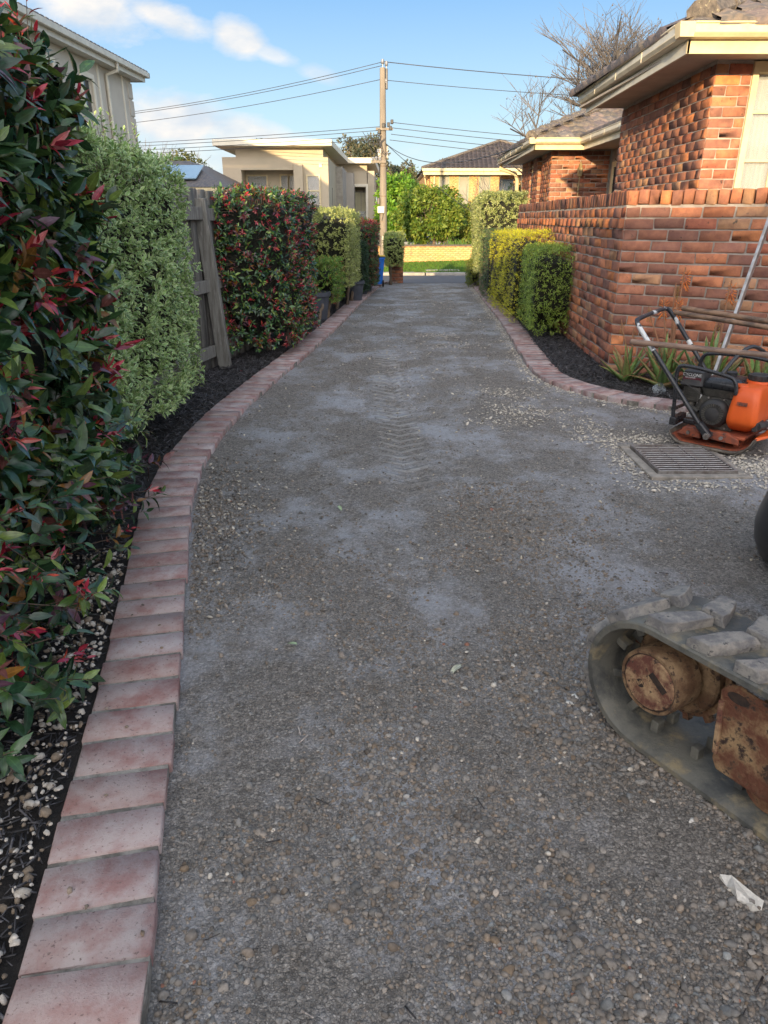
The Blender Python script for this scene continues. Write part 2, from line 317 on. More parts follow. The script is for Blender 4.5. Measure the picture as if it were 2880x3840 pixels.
class MB:
    def __init__(s): s.V = []; s.F = []
    def add(s, V, F):
        b = len(s.V); s.V += [tuple(map(float, v)) for v in V]; s.F += [tuple(b + i for i in f) for f in F]; return s
    def box(s, lo, hi, T=None):
        x0, y0, z0 = lo; x1, y1, z1 = hi
        V = [(x0, y0, z0), (x1, y0, z0), (x1, y1, z0), (x0, y1, z0), (x0, y0, z1), (x1, y0, z1), (x1, y1, z1), (x0, y1, z1)]
        if T: V = [T(*v) for v in V]
        return s.add(V, [(0, 3, 2, 1), (4, 5, 6, 7), (0, 1, 5, 4), (1, 2, 6, 5), (2, 3, 7, 6), (3, 0, 4, 7)])
    def obox(s, c, ax, h):     # oriented box: centre, three axes, half sizes
        c = np.array(c, float); A = [np.array(a, float) * k for a, k in zip(ax, h)]
        V = [c + i * A[0] + j * A[1] + k * A[2] for k in (-1, 1) for i, j in ((-1, -1), (1, -1), (1, 1), (-1, 1))]
        return s.add(V, [(0, 3, 2, 1), (4, 5, 6, 7), (0, 1, 5, 4), (1, 2, 6, 5), (2, 3, 7, 6), (3, 0, 4, 7)])
    def tube(s, pts, r, n=8, cap=True, T=None, flat=1.0):
        P = [np.array(T(*p) if T else p, float) for p in pts]
        rs = r if isinstance(r, (list, tuple)) else [r] * len(P)
        rings = []; up = None
        for i, p in enumerate(P):
            d = (P[min(i + 1, len(P) - 1)] - P[max(i - 1, 0)]); d = d / (np.linalg.norm(d) + 1e-9)
            if up is None:
                up = np.cross(d, (0, 0, 1.)) if abs(d[2]) < .95 else np.cross(d, (1., 0, 0))
            up = up - d * np.dot(up, d); up /= np.linalg.norm(up) + 1e-9
            w = np.cross(d, up)
            rings.append([p + rs[i] * (math.cos(2 * PI * k / n) * up + flat * math.sin(2 * PI * k / n) * w) for k in range(n)])
        V = [v for g in rings for v in g]; F = []
        for i in range(len(P) - 1):
            for k in range(n): F.append((i * n + k, i * n + (k + 1) % n, (i + 1) * n + (k + 1) % n, (i + 1) * n + k))
        if cap: F.append(tuple(range(n - 1, -1, -1))); F.append(tuple((len(P) - 1) * n + k for k in range(n)))
        return s.add(V, F)
    def lathe(s, prof, c, ax=(0, 0, 1), n=24, cap=True):     # prof: (radius, height)
        ax = np.array(ax, float); ax /= np.linalg.norm(ax); c = np.array(c, float)
        e = np.cross(ax, (0, 0, 1.)) if abs(ax[2]) < .9 else np.array((1., 0, 0)); e = e - ax * np.dot(e, ax); e /= np.linalg.norm(e); w = np.cross(ax, e)
        V = [c + ax * h + r * (math.cos(2 * PI * k / n) * e + math.sin(2 * PI * k / n) * w) for r, h in prof for k in range(n)]; F = []
        for i in range(len(prof) - 1):
            for k in range(n): F.append((i * n + k, i * n + (k + 1) % n, (i + 1) * n + (k + 1) % n, (i + 1) * n + k))
        if cap: F.append(tuple(range(n - 1, -1, -1))); F.append(tuple((len(prof) - 1) * n + k for k in range(n)))
        return s.add(V, F)
    def loft(s, secs, cap=True, closed=True):
        n = len(secs[0]); V = [v for g in secs for v in g]; F = []
        for i in range(len(secs) - 1):
            for k in range(n if closed else n - 1): F.append((i * n + k, i * n + (k + 1) % n, (i + 1) * n + (k + 1) % n, (i + 1) * n + k))
        if cap: F.append(tuple(range(n - 1, -1, -1))); F.append(tuple((len(secs) - 1) * n + k for k in range(n)))
        return s.add(V, F)
    def build(s, name, mat, parent=None, smooth=False, bevel=0, segs=2, col=False):
        off = wloc(parent); me = bpy.data.meshes.new(name)
        me.from_pydata([(v[0] - off[0], v[1] - off[1], v[2] - off[2]) for v in s.V], [], s.F); me.update()
        if col:
            at = me.color_attributes.new('col', 'FLOAT_COLOR', 'POINT'); at.data.foreach_set('color', np.ones(len(s.V) * 4, np.float32))
        o = put(name, me, parent, mat if not isinstance(mat, str) else MT[mat])
        if smooth:
            me.polygons.foreach_set('use_smooth', np.ones(len(me.polygons), bool))
            if smooth != 'all': me.set_sharp_from_angle(angle=math.radians(40))
        if bevel:
            b = o.modifiers.new('bevel', 'BEVEL'); b.width = bevel; b.segments = segs; b.limit_method = 'ANGLE'; b.angle_limit = math.radians(35)
        return o
def rrect(w, d, r, n=4):
    out = []
    for cx, cy, a0 in ((w - r, d - r, 0), (-w + r, d - r, 90), (-w + r, -d + r, 180), (w - r, -d + r, 270)):
        for k in range(n + 1):
            a = math.radians(a0 + 90 * k / n); out.append((cx + r * math.cos(a), cy + r * math.sin(a)))
    return out
def emit(parent, name, protos, mat, idx, rot, pos, tint, nobj=300, key=None, stuff_label=None, smooth=False, stuff_name=None, hi=None):
    """protos: [(V,T,alpha or None)], idx (n,), rot (n,3,3) incl. scale, pos (n,3) world, tint (n,3). First nobj by key become objects, the rest one mesh."""
    mat = MT[mat] if isinstance(mat, str) else mat
    n = len(idx)
    if n == 0: return
    off = wloc(parent) if parent is not None else np.zeros(3)
    pos = pos - off
    if key is None: key = np.linalg.norm(pos + off - np.array((0, 0, 1.28)), axis=1)
    order = np.argsort(key); sel = order[:nobj]; rest = order[nobj:]
    if len(sel):
        mes = []
        for V, T, al in (hi or protos):
            c = np.ones((len(V), 4)); 
            if al is not None: c[:, 3] = al
            me = mesh_tri(name, V, T, c, smooth); me.materials.append(mat); mes.append(me)
        for i in sel:
            o = bpy.data.objects.new(name, mes[idx[i]]); C.objects.link(o)
            if parent is not None: o.parent = parent
            m = np.eye(4); m[:3, :3] = rot[i]; m[:3, 3] = pos[i]
            o.matrix_basis = Matrix(m.tolist()); o.color = (*[float(t) for t in tint[i]], 1)
    if len(rest):
        Vs, Ts, Cs, b = [], [], [], 0
        for p, (V, T, al) in enumerate(protos):
            ii = rest[idx[rest] == p]
            if len(ii) == 0: continue
            V = np.asarray(V, float); T = np.asarray(T)
            VV = np.einsum('nij,vj->nvi', rot[ii], V) + pos[ii][:, None, :]
            cc = np.ones((len(ii), len(V), 4)); cc[..., :3] = tint[ii][:, None, :]
            if al is not None: cc[..., 3] = np.asarray(al)[None]
            TT = T[None] + (np.arange(len(ii)) * len(V))[:, None, None] + b
            Vs.append(VV.reshape(-1, 3)); Ts.append(TT.reshape(-1, 3)); Cs.append(cc.reshape(-1, 4)); b += len(ii) * len(V)
        me = mesh_tri(stuff_name or name, np.concatenate(Vs), np.concatenate(Ts), np.concatenate(Cs), smooth); me.materials.append(mat)
        o = put(stuff_name or name, me, parent); o['kind'] = 'stuff'
        if stuff_label: o['label'] = stuff_label
        return o
def tri(F):
    out = []
    for f in F:
        for i in range(1, len(f) - 1): out.append((f[0], f[i], f[i + 1]))
    return np.array(out)
def bevbox(b=.004, seed=0, jit=.0015, dims=(.115, .055, .038)):
    """bevelled box, half sizes dims, slightly irregular; 44 triangles"""
    r = np.random.default_rng(seed); h = np.array(dims); V = []; ids = {}
    for sx in (-1, 1):
        for sy in (-1, 1):
            for sz in (-1, 1):
                for a in range(3):
                    p = np.array((sx, sy, sz)) * h; q = p - np.array((sx, sy, sz)) * b; q[a] = p[a]
                    ids[(sx, sy, sz, a)] = len(V); V.append(q + r.normal(0, jit, 3))
    F = []
    for a in range(3):
        o = [i for i in range(3) if i != a]
        for s in (-1, 1):
            q = []
            for s1, s2 in ((-1, -1), (1, -1), (1, 1), (-1, 1)):
                k = [0, 0, 0]; k[a] = s; k[o[0]] = s1; k[o[1]] = s2; q.append(ids[(*k, a)])
            F.append(q if (s == 1) == (a != 1) else q[::-1])
    for a in range(3):       # edges along axis a
        o = [i for i in range(3) if i != a]
        for s1 in (-1, 1):
            for s2 in (-1, 1):
                q = []
                for s, f in ((-1, 0), (1, 0), (1, 1), (-1, 1)):
                    k = [0, 0, 0]; k[a] = s; k[o[0]] = s1; k[o[1]] = s2; q.append(ids[(*k, o[f])])
                F.append(q)
    for sx in (-1, 1):
        for sy in (-1, 1):
            for sz in (-1, 1): F.append([ids[(sx, sy, sz, a)] for a in range(3)])
    V = np.array(V); G = []
    for f in F:
        c = V[f].mean(0); nn = np.cross(V[f[1]] - V[f[0]], V[f[2]] - V[f[0]])
        G.append(f if np.dot(nn, c) > 0 else f[::-1])
    return V, tri(G), None
def rock(seed, flat=.6, jit=.16, sub=0, half=True):
    t = (1 + 5 ** .5) / 2
    V = np.array([(-1, t, 0), (1, t, 0), (-1, -t, 0), (1, -t, 0), (0, -1, t), (0, 1, t), (0, -1, -t), (0, 1, -t), (t, 0, -1), (t, 0, 1), (-t, 0, -1), (-t, 0, 1)]) / 1.9
    T = [(0, 11, 5), (0, 5, 1), (0, 1, 7), (0, 7, 10), (0, 10, 11), (1, 5, 9), (5, 11, 4), (11, 10, 2), (10, 7, 6), (7, 1, 8), (3, 9, 4), (3, 4, 2), (3, 2, 6), (3, 6, 8), (3, 8, 9), (4, 9, 5), (2, 4, 11), (6, 2, 10), (8, 6, 7), (9, 8, 1)]
    r = np.random.default_rng(seed)
    if sub:
        V = list(map(tuple, V)); mid = {}; T2 = []
        def mp(a, b):
            k = (min(a, b), max(a, b))
            if k not in mid:
                m = (np.array(V[a]) + np.array(V[b])) / 2; m = m / np.linalg.norm(m); V.append(tuple(m)); mid[k] = len(V) - 1
            return mid[k]
        for a, b, c in T:
            x, y, z = mp(a, b), mp(b, c), mp(c, a); T2 += [(a, x, z), (b, y, x), (c, z, y), (x, y, z)]
        T = T2; V = np.array(V)
    for _ in range(7 if sub else 0):
        nn = r.normal(size=3); nn /= np.linalg.norm(nn); dd = V @ nn; lim = r.uniform(.55, .82) ; V = V - np.outer(np.maximum(dd - lim, 0), nn)
    V = V * (1 + r.normal(0, jit, (len(V), 1))) * np.array((1, .8, flat)) * (1 + r.normal(0, .08, 3))
    if half: T = [t for t in T if V[list(t)][:, 2].mean() > -.28 * flat]
    return V, np.array(T), None
def leafproto(w=.36, n=5, fold=.18, curl=.25, wave=0, blunt=.5, seed=0, cols=5):
    """leaf of length 1 along y, half-width w/2; alpha = distance from mid rib"""
    r = np.random.default_rng(seed); V = []; A = []
    for i in range(n + 1):
        t = i / n; hw = w / 2 * (math.sin(PI * t ** (.75 if blunt > .5 else 1.0)) ** .75 if 0 < t < 1 else 0.02)
        for k in range(cols):
            u = -1 + 2 * k / (cols - 1); x = u * hw
            z = fold * abs(x) * 1.2 - curl * t * t * .6 + (wave * hw * math.sin(i * 2.4 + k * 1.7 + seed) * abs(u))
            V.append((x, t - .1 * curl * t * t, z)); A.append(abs(u))
    T = []
    for i in range(n):
        for k in range(cols - 1):
            a = i * cols + k; T += [(a, a + 1, a + cols + 1), (a, a + cols + 1, a + cols)]
    return np.array(V), np.array(T), np.array(A)
def frames(f, nrm):
    """rotation matrices with columns side, forward(y), normal(z)"""
    f = f / (np.linalg.norm(f, axis=1, keepdims=True) + 1e-9)
    nrm = nrm - f * np.sum(f * nrm, axis=1, keepdims=True); nrm /= np.linalg.norm(nrm, axis=1, keepdims=True) + 1e-9
    s = np.cross(f, nrm); return np.stack([s, f, nrm], axis=2)
def randrot(n):
    q = R.normal(size=(n, 4)); q /= np.linalg.norm(q, axis=1, keepdims=True); a, b, c, d = q.T
    return np.stack([np.stack([1 - 2 * (c * c + d * d), 2 * (b * c - a * d), 2 * (b * d + a * c)], 1), np.stack([2 * (b * c + a * d), 1 - 2 * (b * b + d * d), 2 * (c * d - a * b)], 1), np.stack([2 * (b * d - a * c), 2 * (c * d + a * b), 1 - 2 * (b * b + c * c)], 1)], 1)
def vnoise(x, y, sc, seed=0):
    r = np.random.default_rng(seed); G = r.random((128, 128)); x = np.asarray(x) * sc + 50; y = np.asarray(y) * sc + 50
    i = np.floor(x).astype(int); j = np.floor(y).astype(int); fx = x - i; fy = y - j; fx = fx * fx * (3 - 2 * fx); fy = fy * fy * (3 - 2 * fy)
    g = lambda a, b: G[a % 128, b % 128]
    return (g(i, j) * (1 - fx) + g(i + 1, j) * fx) * (1 - fy) + (g(i, j + 1) * (1 - fx) + g(i + 1, j + 1) * fx) * fy
def fbm(x, y, sc, seed=0, o=4):
    v = 0; a = 1; t = 0
    for k in range(o): v = v + a * vnoise(x, y, sc * 2 ** k, seed + k); t += a; a *= .55
    return v / t
GZ = ([-60, 10, 14, 18.5, 22, 26, 29.3, 36, 60, 3000], [0, 0, -.08, -.2, -.42, -.65, -.78, -.87, -1.0, -1.0])
def gz(d): return np.interp(d, *GZ)

# ---------------------------------------------------------------- ground, drive, road
def strip(name, xs, ys, dz, mat, lab=None, zf=None, hole=None):
    X, Y = np.meshgrid(xs, ys); Z = gz(Y) + dz + (zf(X, Y) if zf else 0)
    nx, ny = len(xs), len(ys); V = np.stack([X, Y, Z], 2).reshape(-1, 3)
    i = np.arange((ny - 1) * nx).reshape(ny - 1, nx)[:, :-1].ravel()
    F = np.stack([i, i + 1, i + nx + 1, i + nx], 1)
    if hole: cx = V[F][:, :, 0].mean(1); cy = V[F][:, :, 1].mean(1); F = F[~((cx > hole[0]) & (cx < hole[1]) & (cy > hole[2]) & (cy < hole[3]))]
    me = mesh_tri(name, V, F, None, True); me.materials.append(MT[mat]); o = put(name, me); o['kind'] = 'structure'
    if lab: o['label'] = lab
    return o
strip('ground', [-1500, -200, -40, -12, -6, 0, 6, 12, 40, 200, 1500], [-60, -20, -5, 0, 4, 8, 10, 12, 14, 16, 18.5, 20, 22, 24, 26, 28, 29.3, 32, 36, 60, 200, 2500], -.03, 'earth')
DRL = [(-.40, .3), (-.405, .79), (-.44, .95), (-.494, 1.164), (-.521, 1.32), (-.572, 1.584), (-.626, 1.846), (-.694, 2.15), (-.756, 2.426), (-.825, 2.718), (-.919, 3.132), (-.985, 3.52), (-1.022, 3.953), (-1.033, 4.385), (-1.015, 4.973), (-.965, 5.5), (-.905, 6.1), (-.826, 6.8), (-.709, 7.9), (-.544, 9.6), (-.386, 12.4), (-.16, 16.0), (.006, 18.3)]
DRR = [(2.147, 18.6), (1.69, 12.1), (1.49, 8.75), (1.36, 7.0), (1.33, 6.3), (1.37, 5.97), (1.47, 5.70), (1.645, 5.41), (1.85, 5.17), (2.11, 4.99), (2.55, 4.82), (3.3, 4.6)]
def drive_h(X, Y):
    h = (fbm(X, Y, 1.3, 3, 4) - .5) * .03 + (fbm(X, Y, 14, 9, 4) - .5) * .012
    # rubber track imprints pressed in the dust: chevrons along a line
    for x0, y0, x1, y1, w in ((.06, 7.9, .30, 3.1, .12), (-.34, 8.6, -.20, 4.6, .10)):
        L = math.hypot(x1 - x0, y1 - y0); ux, uy = (x1 - x0) / L, (y1 - y0) / L
        s = (X - x0) * ux + (Y - y0) * uy; t = (X - x0) * uy - (Y - y0) * ux
        m = (np.abs(t) < w) * np.clip(np.minimum(s, L - s) * 2, 0, 1) * (fbm(X, Y, 1.5, 31) > .42)
        h = h - .010 * m * (np.sin((s + np.abs(t) * .8) * 2 * PI / .11) > .1) - .004 * m
    h = h - .02 * np.exp(-((X - 1.7) / .35) ** 2 - ((Y - 3.87) / .35) ** 2) * 0
    return h
strip('drive', np.arange(-1.5, 3.6, .025), np.arange(.25, 9.0, .025), -.004, 'drive', 'stripped grey gravel driveway', drive_h, (1.47, 1.93, 3.61, 4.13))
strip('drive', np.arange(-1.6, 3.0, .1), np.concatenate([np.arange(8.975, 18.5, .1), [18.5]]), -.004, 'drive', None, lambda X, Y: (fbm(X, Y, 1.3, 3, 4) - .5) * .03 * (Y < 18))
strip('drive', np.arange(-3, 9, .4), np.arange(-8, .3, .4), -.012, 'drive')
strip('drive', np.arange(3.55, 9, .4), np.arange(.2, 5.6, .4), -.012, 'drive')
strip('road', np.arange(-60, 61, 5), [18.4, 19, 20, 21, 22, 24, 26, 28, 29.3], -.002, 'asphalt', 'grey asphalt street across the end of the drive')
# far kerb, lawn, slabs
k = MB(); k.box((-60, 29.3, -.9), (1.6, 29.6, -.68)); k.box((3.2, 29.3, -.9), (60, 29.6, -.68)); tag(k.build('kerb', 'concrete', None, bevel=.02), kind='structure')
def lawn_h(X, Y): return np.clip((Y - 29.6) / 6, 0, 1) * (.10 + .03 * X * (np.abs(X) < 9)) + .03
strip('verge_grass', np.arange(-30, 31, 1.0), [29.6, 31, 32.5, 34, 35.9], .05, 'lawn', 'green grass verge below the yellow wall', lawn_h)
n = 16000; px = R.uniform(-1.5, 8, n); py = R.uniform(29.65, 35.8, n)
V, T, A = np.array([(-.5, 0, 0), (.5, 0, 0), (.15, .1, 1.)]), np.array([(0, 1, 2)]), None
rot = np.einsum('nij,j->nij', np.stack([rotz(a) for a in R.uniform(0, 6.3, n)]), np.array((.03, .05, .07)))
tn = np.stack([R.uniform(.8, 1.6, n), R.uniform(.8, 1.5, n), R.uniform(.5, 1, n)], 1)
o = emit(None, 'grass', [(V, T, A)], 'grass', np.zeros(n, int), rot, np.stack([px, py, gz(py) + .05 + lawn_h(px, py)], 1), tn, 0)
o['label'] = 'short green blades of grass on the far verge'
for x0, x1, y0, y1, z in ((1.7, 3.1, 30.4, 31.0, .10), (1.65, 3.2, 29.32, 29.9, .05), (-2.5, 1.2, 29.7, 30.0, .06)):
    tag(MB().box((x0, y0, gz(y0) - .1), (x1, y1, gz(y0) + z + .04)).build('pavement', 'concrete', None, bevel=.01), 'pale concrete slab set in the far verge', kind='structure')
# garden beds
def bedmesh(name, left, right, dz, lab):
    ys = np.linspace(max(left[0][1], right[0][1]), min(left[-1][1], right[-1][1]), 160)
    lx = np.interp(ys, [p[1] for p in left], [p[0] for p in left]); rx = np.interp(ys, [p[1] for p in right], [p[0] for p in right])
    U = np.linspace(0, 1, 14); X = lx[:, None] * (1 - U) + rx[:, None] * U; Y = ys[:, None] + 0 * U
    edge = np.minimum(U, 1 - U)[None] * 2
    Z = gz(Y) + dz + (fbm(X, Y, 6, 21) - .5) * .05 * np.clip(edge * 5, 0, 1)
    V = np.stack([X, Y, Z], 2).reshape(-1, 3); nx = 14; i = np.arange(159 * nx).reshape(159, nx)[:, :-1].ravel()
    me = mesh_tri(name, V, np.stack([i, i + 1, i + nx + 1, i + nx], 1), None, True); me.materials.append(MT['bed']); o = put(name, me); tag(o, lab, kind='structure')
BW = .235
DRL = [(x * (1 - .02 * max(0, 1 - y / 9)), y * (1 - .02 * max(0, 1 - y / 9))) for x, y in DRL]
def offs(path, d):
    out = []
    for i, p in enumerate(path):
        a = path[max(i - 1, 0)]; b = path[min(i + 1, len(path) - 1)]; t = np.array((b[0] - a[0], b[1] - a[1])); t /= np.linalg.norm(t); out.append((p[0] - t[1] * d, p[1] + t[0] * d))
    return out
LL = offs(DRL, BW)          # left side of left edging
bedmesh('garden_bed', [(-3.2, .3), (-2.6, 3), (-2.0, 6), (-1.6, 10), (-1.2, 14), (-.6, 18.5)], [(x + .02, y) for x, y in LL], .012, 'black mulched bed along the timber fence')
RRp = offs(DRR[::-1], -BW)
rb = MB()
poly = [(2.60, 4.98), (2.28, 5.12), (2.0, 5.30), (1.79, 5.56), (1.66, 5.82), (1.58, 6.05), (1.54, 6.3), (1.56, 7.0), (1.70, 8.75), (1.92, 12.1), (2.36, 18.4), (3.6, 18.4), (3.6, 10), (4.6, 4.9), (3.3, 4.78)]
pts = [(x, y, float(gz(y)) + .014) for x, y in poly]
RIN = [(x, y) for x, y, _ in pts[:11]]
WALLR = lambda y: 2.06 + .042 * (y - 6.38) if y > 6.38 else 2.0 + (6.38 - y) * 1.5
V = []; 
ys = [4.98, 5.05, 5.12, 5.2, 5.3, 5.43, 5.56, 5.7, 5.82, 5.95, 6.05, 6.2, 6.3, 6.6, 7, 7.5, 8, 8.75, 9.5, 10.3, 11.2, 12.1, 13.2, 14.5, 16, 17.2, 18.4]
for y in ys:
    xl = np.interp(y, [p[1] for p in RIN], [p[0] for p in RIN]); xr = WALLR(y) + .1
    for k in range(8):
        t = k / 7; V.append((xl * (1 - t) + xr * t, y, float(gz(y)) + .014 + (rnd.random() - .5) * .02 * (0 < k < 7)))
F = [(i * 8 + k, i * 8 + k + 1, i * 8 + k + 9, i * 8 + k + 8) for i in range(len(ys) - 1) for k in range(7)]
rb.add(V, F); tag(rb.build('garden_bed', 'bed', None, 'all'), 'dark mulched bed along the red brick wall', kind='structure')

# ---------------------------------------------------------------- paver edgings
def edging(path, side, label, seed):
    """pavers laid across the path; side = +1 pavers to the left of travel"""
    r = np.random.default_rng(seed); P = np.array(path); seg = np.linalg.norm(np.diff(P, axis=0), axis=1); cum = np.concatenate([[0], np.cumsum(seg)])
    y0 = path[0]
    root = thing('brick_edging', (float(path[0][0]), float(path[0][1]), 0), label, 'garden edging')
    protos = [bevbox(.003, s, .0010, (.114, .0562, .0375)) for s in range(5)]
    pos, rot, tint, idx = [], [], [], []; s = .03
    sub = MB(); secs = []
    while s < cum[-1]:
        x = np.interp(s, cum, P[:, 0]); y = np.interp(s, cum, P[:, 1])
        a = np.array((np.interp(s + .25, cum, P[:, 0]), np.interp(s + .25, cum, P[:, 1]))) - np.array((np.interp(s - .25, cum, P[:, 0]), np.interp(s - .25, cum, P[:, 1])))
        a /= np.linalg.norm(a) + 1e-9; nrm = np.array((-a[1], a[0])) * side
        ang = math.atan2(nrm[1], nrm[0]) + r.normal(0, .012)
        c = np.array((x, y)) + nrm * (.117 + r.normal(0, .003)); z = float(gz(y))
        Rm = rotz(ang) @ np.array([[1, 0, 0], [0, 1, 0], [0, 0, 1.]]); tl = r.normal(0, .0035, 2)
        Rm = Rm @ np.array([[1, 0, tl[0]], [0, 1, tl[1]], [-tl[0], -tl[1], 1]])
        pos.append((c[0], c[1], z - .006 + r.normal(0, .0010))); rot.append(Rm); b = r.uniform(.82, 1.18); w = r.uniform(-.06, .06)
        tint.append((b, b * (1 + w), b * (1 + w * 1.5))); idx.append(r.integers(0, 5))
        e = np.array((x, y)); secs.append([(*(e + nrm * .006), z - .05), (*(e + nrm * .228), z - .05), (*(e + nrm * .228), z + .0265), (*(e + nrm * .006), z + .0265)])
        s += .1265
    sub.loft(secs); sub.build('mortar_bed', 'dirtjoint', root)
    emit(root, 'brick', protos, 'paver', np.array(idx), np.array(rot), np.array(pos), np.array(tint), 300)
    return root
edging(DRL[:-1] + [(.005, 18.2), (.10, 18.45), (.36, 18.6)], 1, 'pink clay brick edging curving along the left bed from the camera to the street', 1)
edging(DRR, 1, 'pink clay brick edging in front of the brick wall and aloes', 2)

# ---------------------------------------------------------------- gravel, mulch, pebbles (stuff)
def scatter_ground(name, label, x, y, z, size, protos, mat, tint, flatten=None, parent=None):
    n = len(x); rot = randrot(n) if flatten is None else np.stack([rotz(a) for a in R.uniform(0, 6.3, n)])
    if flatten is not None:
        t = R.normal(0, flatten, (n, 2)); 
        A = np.zeros((n, 3, 3)); A[:, 0, 0] = A[:, 1, 1] = A[:, 2, 2] = 1; A[:, 0, 2] = t[:, 0]; A[:, 2, 0] = -t[:, 0]; A[:, 1, 2] = t[:, 1]; A[:, 2, 1] = -t[:, 1]
        rot = rot @ A
    rot = rot * np.asarray(size).reshape(n, 1, 1)
    o = emit(parent, name, protos, mat, R.integers(0, len(protos), n), rot, np.stack([x, y, z], 1), tint, 0)
    if label: o['label'] = label
    return o
def leftof(y): return np.interp(y, [p[1] for p in DRL], [p[0] for p in DRL])
def rightof(y): return np.interp(y, [p[1] for p in DRR[::-1]], [p[0] for p in DRR[::-1]])
rocks = [rock(s, .62, .20) for s in range(10)]; rocks2 = [rock(s + 20, .66, .05, 1) for s in range(12)]
def indrive(x, y): return (x > leftof(y) + .01) & np.where(y > 4.7, x < rightof(y) - .01, True)
def gtint(n, base=(.35, .325, .295), v=.26):
    b = np.exp(R.normal(0, v, n)); w = R.normal(0, .06, n)
    t = np.stack([b * (1 + w), b, b * (1 - w)], 1) * np.array(base); return t
# fine stones near camera
n = 120000; y = .62 + 2.9 * R.random(n) ** 1.35; x = R.uniform(-1.1, 1.9, n) * (.35 + .22 * y); x = x + .1
dens = fbm(x, y, 1.7, 41, 3) * 1.1 + np.where((y < 1.5) & (x > -.05), .10, 0) + np.where((x > .35) & (y < 1.9), .10, 0) + .16 * np.exp(-((x + .78) / .16) ** 2 - ((y - 3.0) / .5) ** 2) - .02 * y
keep = indrive(x, y) & (dens + .10 * np.exp(-((x - leftof(y)) / .10) ** 2) + R.normal(0, .07, n) > .53); x, y = x[keep], y[keep]; dens = dens[keep]
sz = np.clip(R.lognormal(math.log(.0036), .45, len(x)), .0016, .0125) * (1 + 1.2 * np.clip(dens - .60, 0, .3)); kk_ = (sz > .0026) | ((y < 1.4) & (R.random(len(x)) < .4)); x, y, sz = x[kk_], y[kk_], sz[kk_]
z = drive_h(x, y) - .004 + sz * .02
tn = gtint(len(x)); w = R.random(len(x)); tn[w < .006] = (1.0, .95, .85); tn[(w > .006) & (w < .0075)] = (.50, .25, .18); tn[(w > .02) & (w < .05)] = (.36, .28, .20)
big = (y < 1.6) & (sz > .0056)
scatter_ground('gravel', 'loose grey brown stones over the near driveway', x[big], y[big], z[big], sz[big], rocks2, 'stone', tn[big], .35)
scatter_ground('gravel', 'small grey stones over the middle of the driveway', x[~big], y[~big], z[~big], sz[~big], rocks, 'stone', tn[~big], .35)
# sparse stones farther along
n = 9000; y = 2.6 + 10 * R.random(n) ** 1.5; x = R.uniform(-1.1, 3.2, n); k = indrive(x, y); x, y = x[k], y[k]; sz = np.clip(R.lognormal(math.log(.0045), .4, len(x)), .002, .012)
tn = gtint(len(x)); w = R.random(len(x)); tn[w < .10] = (.95, .88, .72)
scatter_ground('gravel', 'thinly spread stones on the far part of the driveway', x, y, gz(y) + drive_h(x, y) - .002, sz, rocks, 'stone', tn, .3)
n = 900; y = 3.05 + .38 * R.normal(size=n); x = leftof(y) + .02 + np.abs(R.normal(0, .15, n)); k = indrive(x, y); x, y = x[k], y[k]; n = len(x)
tn = gtint(n); w = R.random(n); tn[w < .12] = (.8, .76, .66)
scatter_ground('gravel', 'loose heap of stones beside the bend of the left edging', x, y, drive_h(x, y) + .001, R.uniform(.004, .011, n), rocks, 'stone', tn, .35)
# cream stone chips: clusters along the right edging, round the drain and in streaks
X, Y = [], []
def clus(cx, cy, sx, sy, n, rz=0):
    a = R.normal(0, 1, (n, 2)) * (sx, sy); c, s = math.cos(rz), math.sin(rz); X.append(cx + a[:, 0] * c - a[:, 1] * s); Y.append(cy + a[:, 0] * s + a[:, 1] * c)
for cx, cy, sx, sy, q, a in ((.62, 8.55, .16, .12, 120, 0), (.78, 7.9, .20, .16, 80, 0), (1.02, 5.55, .18, .14, 170, 0), (1.0, 4.95, .16, .12, 260, 0), (.78, 4.7, .12, .08, 70, 0), (1.35, 4.55, .10, .14, 130, 0),
                             (.9, 12, .35, 1.0, 260, 0), (1.2, 15, .4, 1.2, 300, 0), (.3, 10, .5, 1.2, 160, 0), (1.2, 9.5, .25, 1, 100, 0), (.2, 6.2, .5, .7, 90, 0), (-.25, 8.2, .3, .8, 80, 0), (.5, 7.0, .5, 1, 110, 0),
                             (1.62, 4.30, .22, .06, 420, 0), (1.38, 3.9, .05, .22, 260, 0), (1.65, 3.46, .22, .05, 240, 0), (2.06, 3.72, .10, .14, 420, 0), (2.25, 3.75, .15, .08, 300, 0), (-.72, 3.15, .12, .25, 60, 0), (-.3, 3.0, .4, .8, 45, 0), (.6, 1.6, .5, .5, 16, 0)):
    clus(cx, cy, sx, sy, int(q * (1.7 if cy > 4.4 else 1.25)), a)
for i in range(len(DRR) - 1):        # line of chips against the right edging
    (x0, y0), (x1, y1) = DRR[i], DRR[i + 1]; L = math.hypot(x1 - x0, y1 - y0); nn = int(L * (300 if y0 < 8 else 170)); t = R.random(nn); d = np.abs(R.normal(0, .055, nn)) + .005
    tx, ty = (x1 - x0) / L, (y1 - y0) / L; X.append(x0 + (x1 - x0) * t + ty * d); Y.append(y0 + (y1 - y0) * t - tx * d)
x = np.concatenate(X); y = np.concatenate(Y); k = indrive(x, y) & ~((x > 1.46) & (x < 1.94) & (y > 3.57) & (y < 4.15)) & (y > .7) & (y < 18); x, y = x[k], y[k]
n = len(x); tn = np.array((1.0, .95, .84)) * R.uniform(.7, 1.2, (n, 1)); chips = [rock(60 + q_, .35, .2) for q_ in range(6)]
scatter_ground('white_chips', 'cream stone chips scattered beside the right edging and the drain', x, y, gz(y) + drive_h(x, y) + .001, np.clip(R.lognormal(math.log(.0058), .4, n), .002, .014), chips, 'stone', tn, .25)
